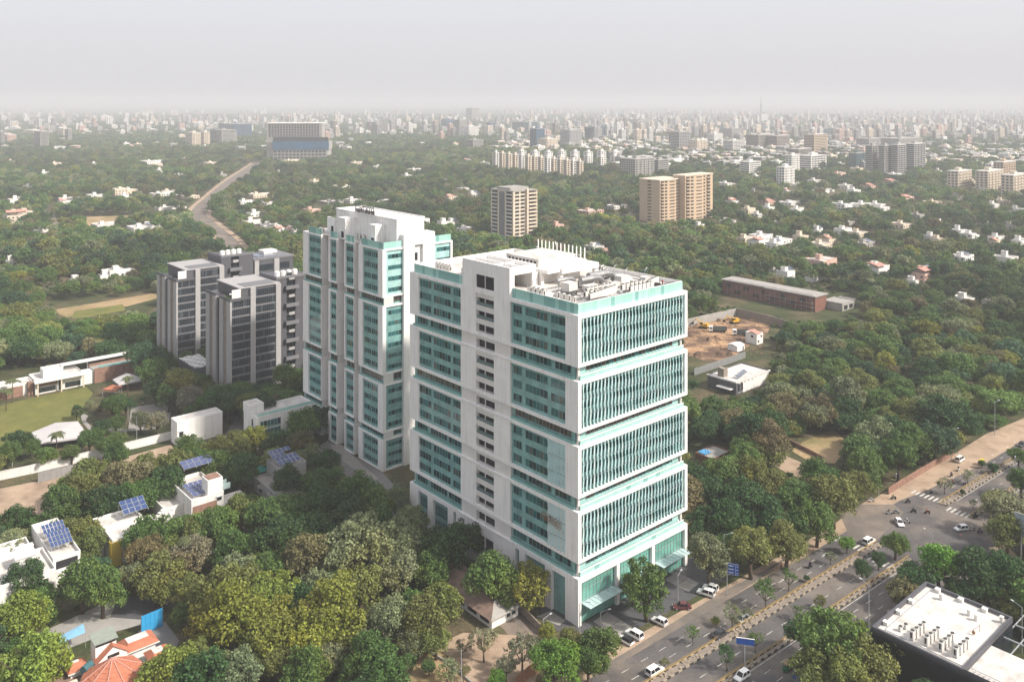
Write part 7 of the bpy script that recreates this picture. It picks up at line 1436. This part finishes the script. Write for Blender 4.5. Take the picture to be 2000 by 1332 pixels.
# everything beyond: one wood, leafy crowns instanced on points
pts, sca, tin, idx, rot = [], [], [], [], []
for _, P, Rm, hc, tn in cand[n_ind:]:
    pts.append((P[0], P[1], hc)); sca.append((Rm, Rm, Rm*tr_.uniform(.8,1.05))); f = tr_.uniform(.8,1.2)*(1.08+.34*nz(P[0]-90, P[1]+40, 75)); tin.append([a*f for a in TINT[tn]]); idx.append(tr_.randrange(0, 9) if P[1] < 560 else 9+tr_.randrange(0, 6)); rot.append(tr_.uniform(0, 6.28))
for i in range(9000):                                   # low scrub filling the gaps under and between the crowns
    Yq = 170+560*math.sqrt(tr_.random()); P = np.array([tr_.uniform(-.62,.62)*Yq, Yq])
    Rm = tr_.uniform(.7,2.0)
    if blocked(P, Rm*.4, Rm*.3): continue
    pts.append((P[0], P[1], Rm*.35)); sca.append((Rm, Rm, Rm*.8)); f = tr_.uniform(.7,1.2); tin.append([a*f for a in TINT[tr_.choice(['dark','green','mid','olive','brown'])]]); idx.append(9+tr_.randrange(0, 6)); rot.append(tr_.uniform(0, 6.28))
Y = 2300.0
while Y < 7500:                                        # far: broad clumps of crowns
    st = 13+Y*.0042; X = -.62*Y
    while X < .62*Y:
        P = (X+tr_.uniform(-.45,.45)*st, Y+tr_.uniform(-.45,.45)*st); X += st
        u, v = px(P); d = city_density(u, v)
        if tr_.random() < .2+.72*d*(1 if v < 262 else .75): continue
        bad = False
        for a, b, c, e_, p in CB:
            if a < P[0] < b and c < P[1] < e_ and inside(P, p): bad = True; break
        if bad: continue
        Rm = st*tr_.uniform(.45,.75); pts.append((P[0], P[1], min(7, Rm*.6))); sca.append((Rm, Rm, min(Rm, 9)*tr_.uniform(.7,1.0))); f = tr_.uniform(.75,1.2); tin.append([a*f for a in TINT[tr_.choice(['dark','green','mid','blue','olive'])]]); idx.append(15+tr_.randrange(0, 4)); rot.append(tr_.uniform(0, 6.28))
    Y += st*1.0
pme = bpy.data.meshes.new('woodland'); pme.from_pydata(pts, [], [])
def addattr(n, t, d, key):
    a = pme.attributes.new(n, t, 'POINT'); a.data.foreach_set(key, np.array(d, dtype=np.float32 if t != 'INT' else np.int32).ravel())
addattr('tsize', 'FLOAT_VECTOR', sca, 'vector'); addattr('tint', 'FLOAT_VECTOR', tin, 'vector'); addattr('pick', 'INT', idx, 'value'); addattr('turn', 'FLOAT_VECTOR', [(0,0,r) for r in rot], 'vector')
wd = link('woodland', pme); wd['kind'] = 'stuff'; setp(wd, 'dense green woodland spreading to the far city', 'woodland')
ng = bpy.data.node_groups.new('woodland', 'GeometryNodeTree'); ng.interface.new_socket('Geometry', in_out='INPUT', socket_type='NodeSocketGeometry'); ng.interface.new_socket('Geometry', in_out='OUTPUT', socket_type='NodeSocketGeometry')
gi = ng.nodes.new('NodeGroupInput'); go = ng.nodes.new('NodeGroupOutput'); ip = ng.nodes.new('GeometryNodeInstanceOnPoints'); ip.inputs['Pick Instance'].default_value = True; jn = ng.nodes.new('GeometryNodeJoinGeometry')
protos = HI + LO + FARC
for me in reversed(protos):
    po = bpy.data.objects.new('crown_source', me); oi = ng.nodes.new('GeometryNodeObjectInfo'); oi.inputs['Object'].default_value = po; oi.inputs['As Instance'].default_value = True; ng.links.new(oi.outputs['Geometry'], jn.inputs[0])
def nattr(n, t):
    a = ng.nodes.new('GeometryNodeInputNamedAttribute'); a.data_type = t; a.inputs['Name'].default_value = n; return a.outputs['Attribute']
ng.links.new(gi.outputs[0], ip.inputs['Points']); ng.links.new(jn.outputs[0], ip.inputs['Instance']); ng.links.new(nattr('pick', 'INT'), ip.inputs['Instance Index']); ng.links.new(nattr('tsize', 'FLOAT_VECTOR'), ip.inputs['Scale'])
er = ng.nodes.new('FunctionNodeEulerToRotation'); ng.links.new(nattr('turn', 'FLOAT_VECTOR'), er.inputs[0]); ng.links.new(er.outputs[0], ip.inputs['Rotation']); ng.links.new(ip.outputs[0], go.inputs[0])
md = wd.modifiers.new('woodland', 'NODES'); md.node_group = ng
print('TREES', len(PLACED), 'cand', len(cand), 'points', len(pts), 'objects', len(bpy.data.objects))
# ---------------------------------------------------------------- haze: the air itself
hz = MB().box(-27000,-400,-1,27000,31000,172).build('haze', bpy.data.materials.new('haze'), kind='stuff')
hz['label'] = 'pale dusty haze lying over the whole city'
m = hz.data.materials[0]; m.use_nodes = True; t = m.node_tree; t.nodes.clear()
out = t.nodes.new('ShaderNodeOutputMaterial'); pv = t.nodes.new('ShaderNodeVolumePrincipled')
pv.inputs['Color'].default_value = (.725,.74,.775,1); pv.inputs['Density'].default_value = .00021; pv.inputs['Anisotropy'].default_value = 0.0
pv.inputs['Density Attribute'].default_value = ''; pv.inputs['Temperature Attribute'].default_value = ''; pv.inputs['Color Attribute'].default_value = ''
t.links.new(pv.outputs[0], out.inputs['Volume'])
hz.display_type = 'WIRE'
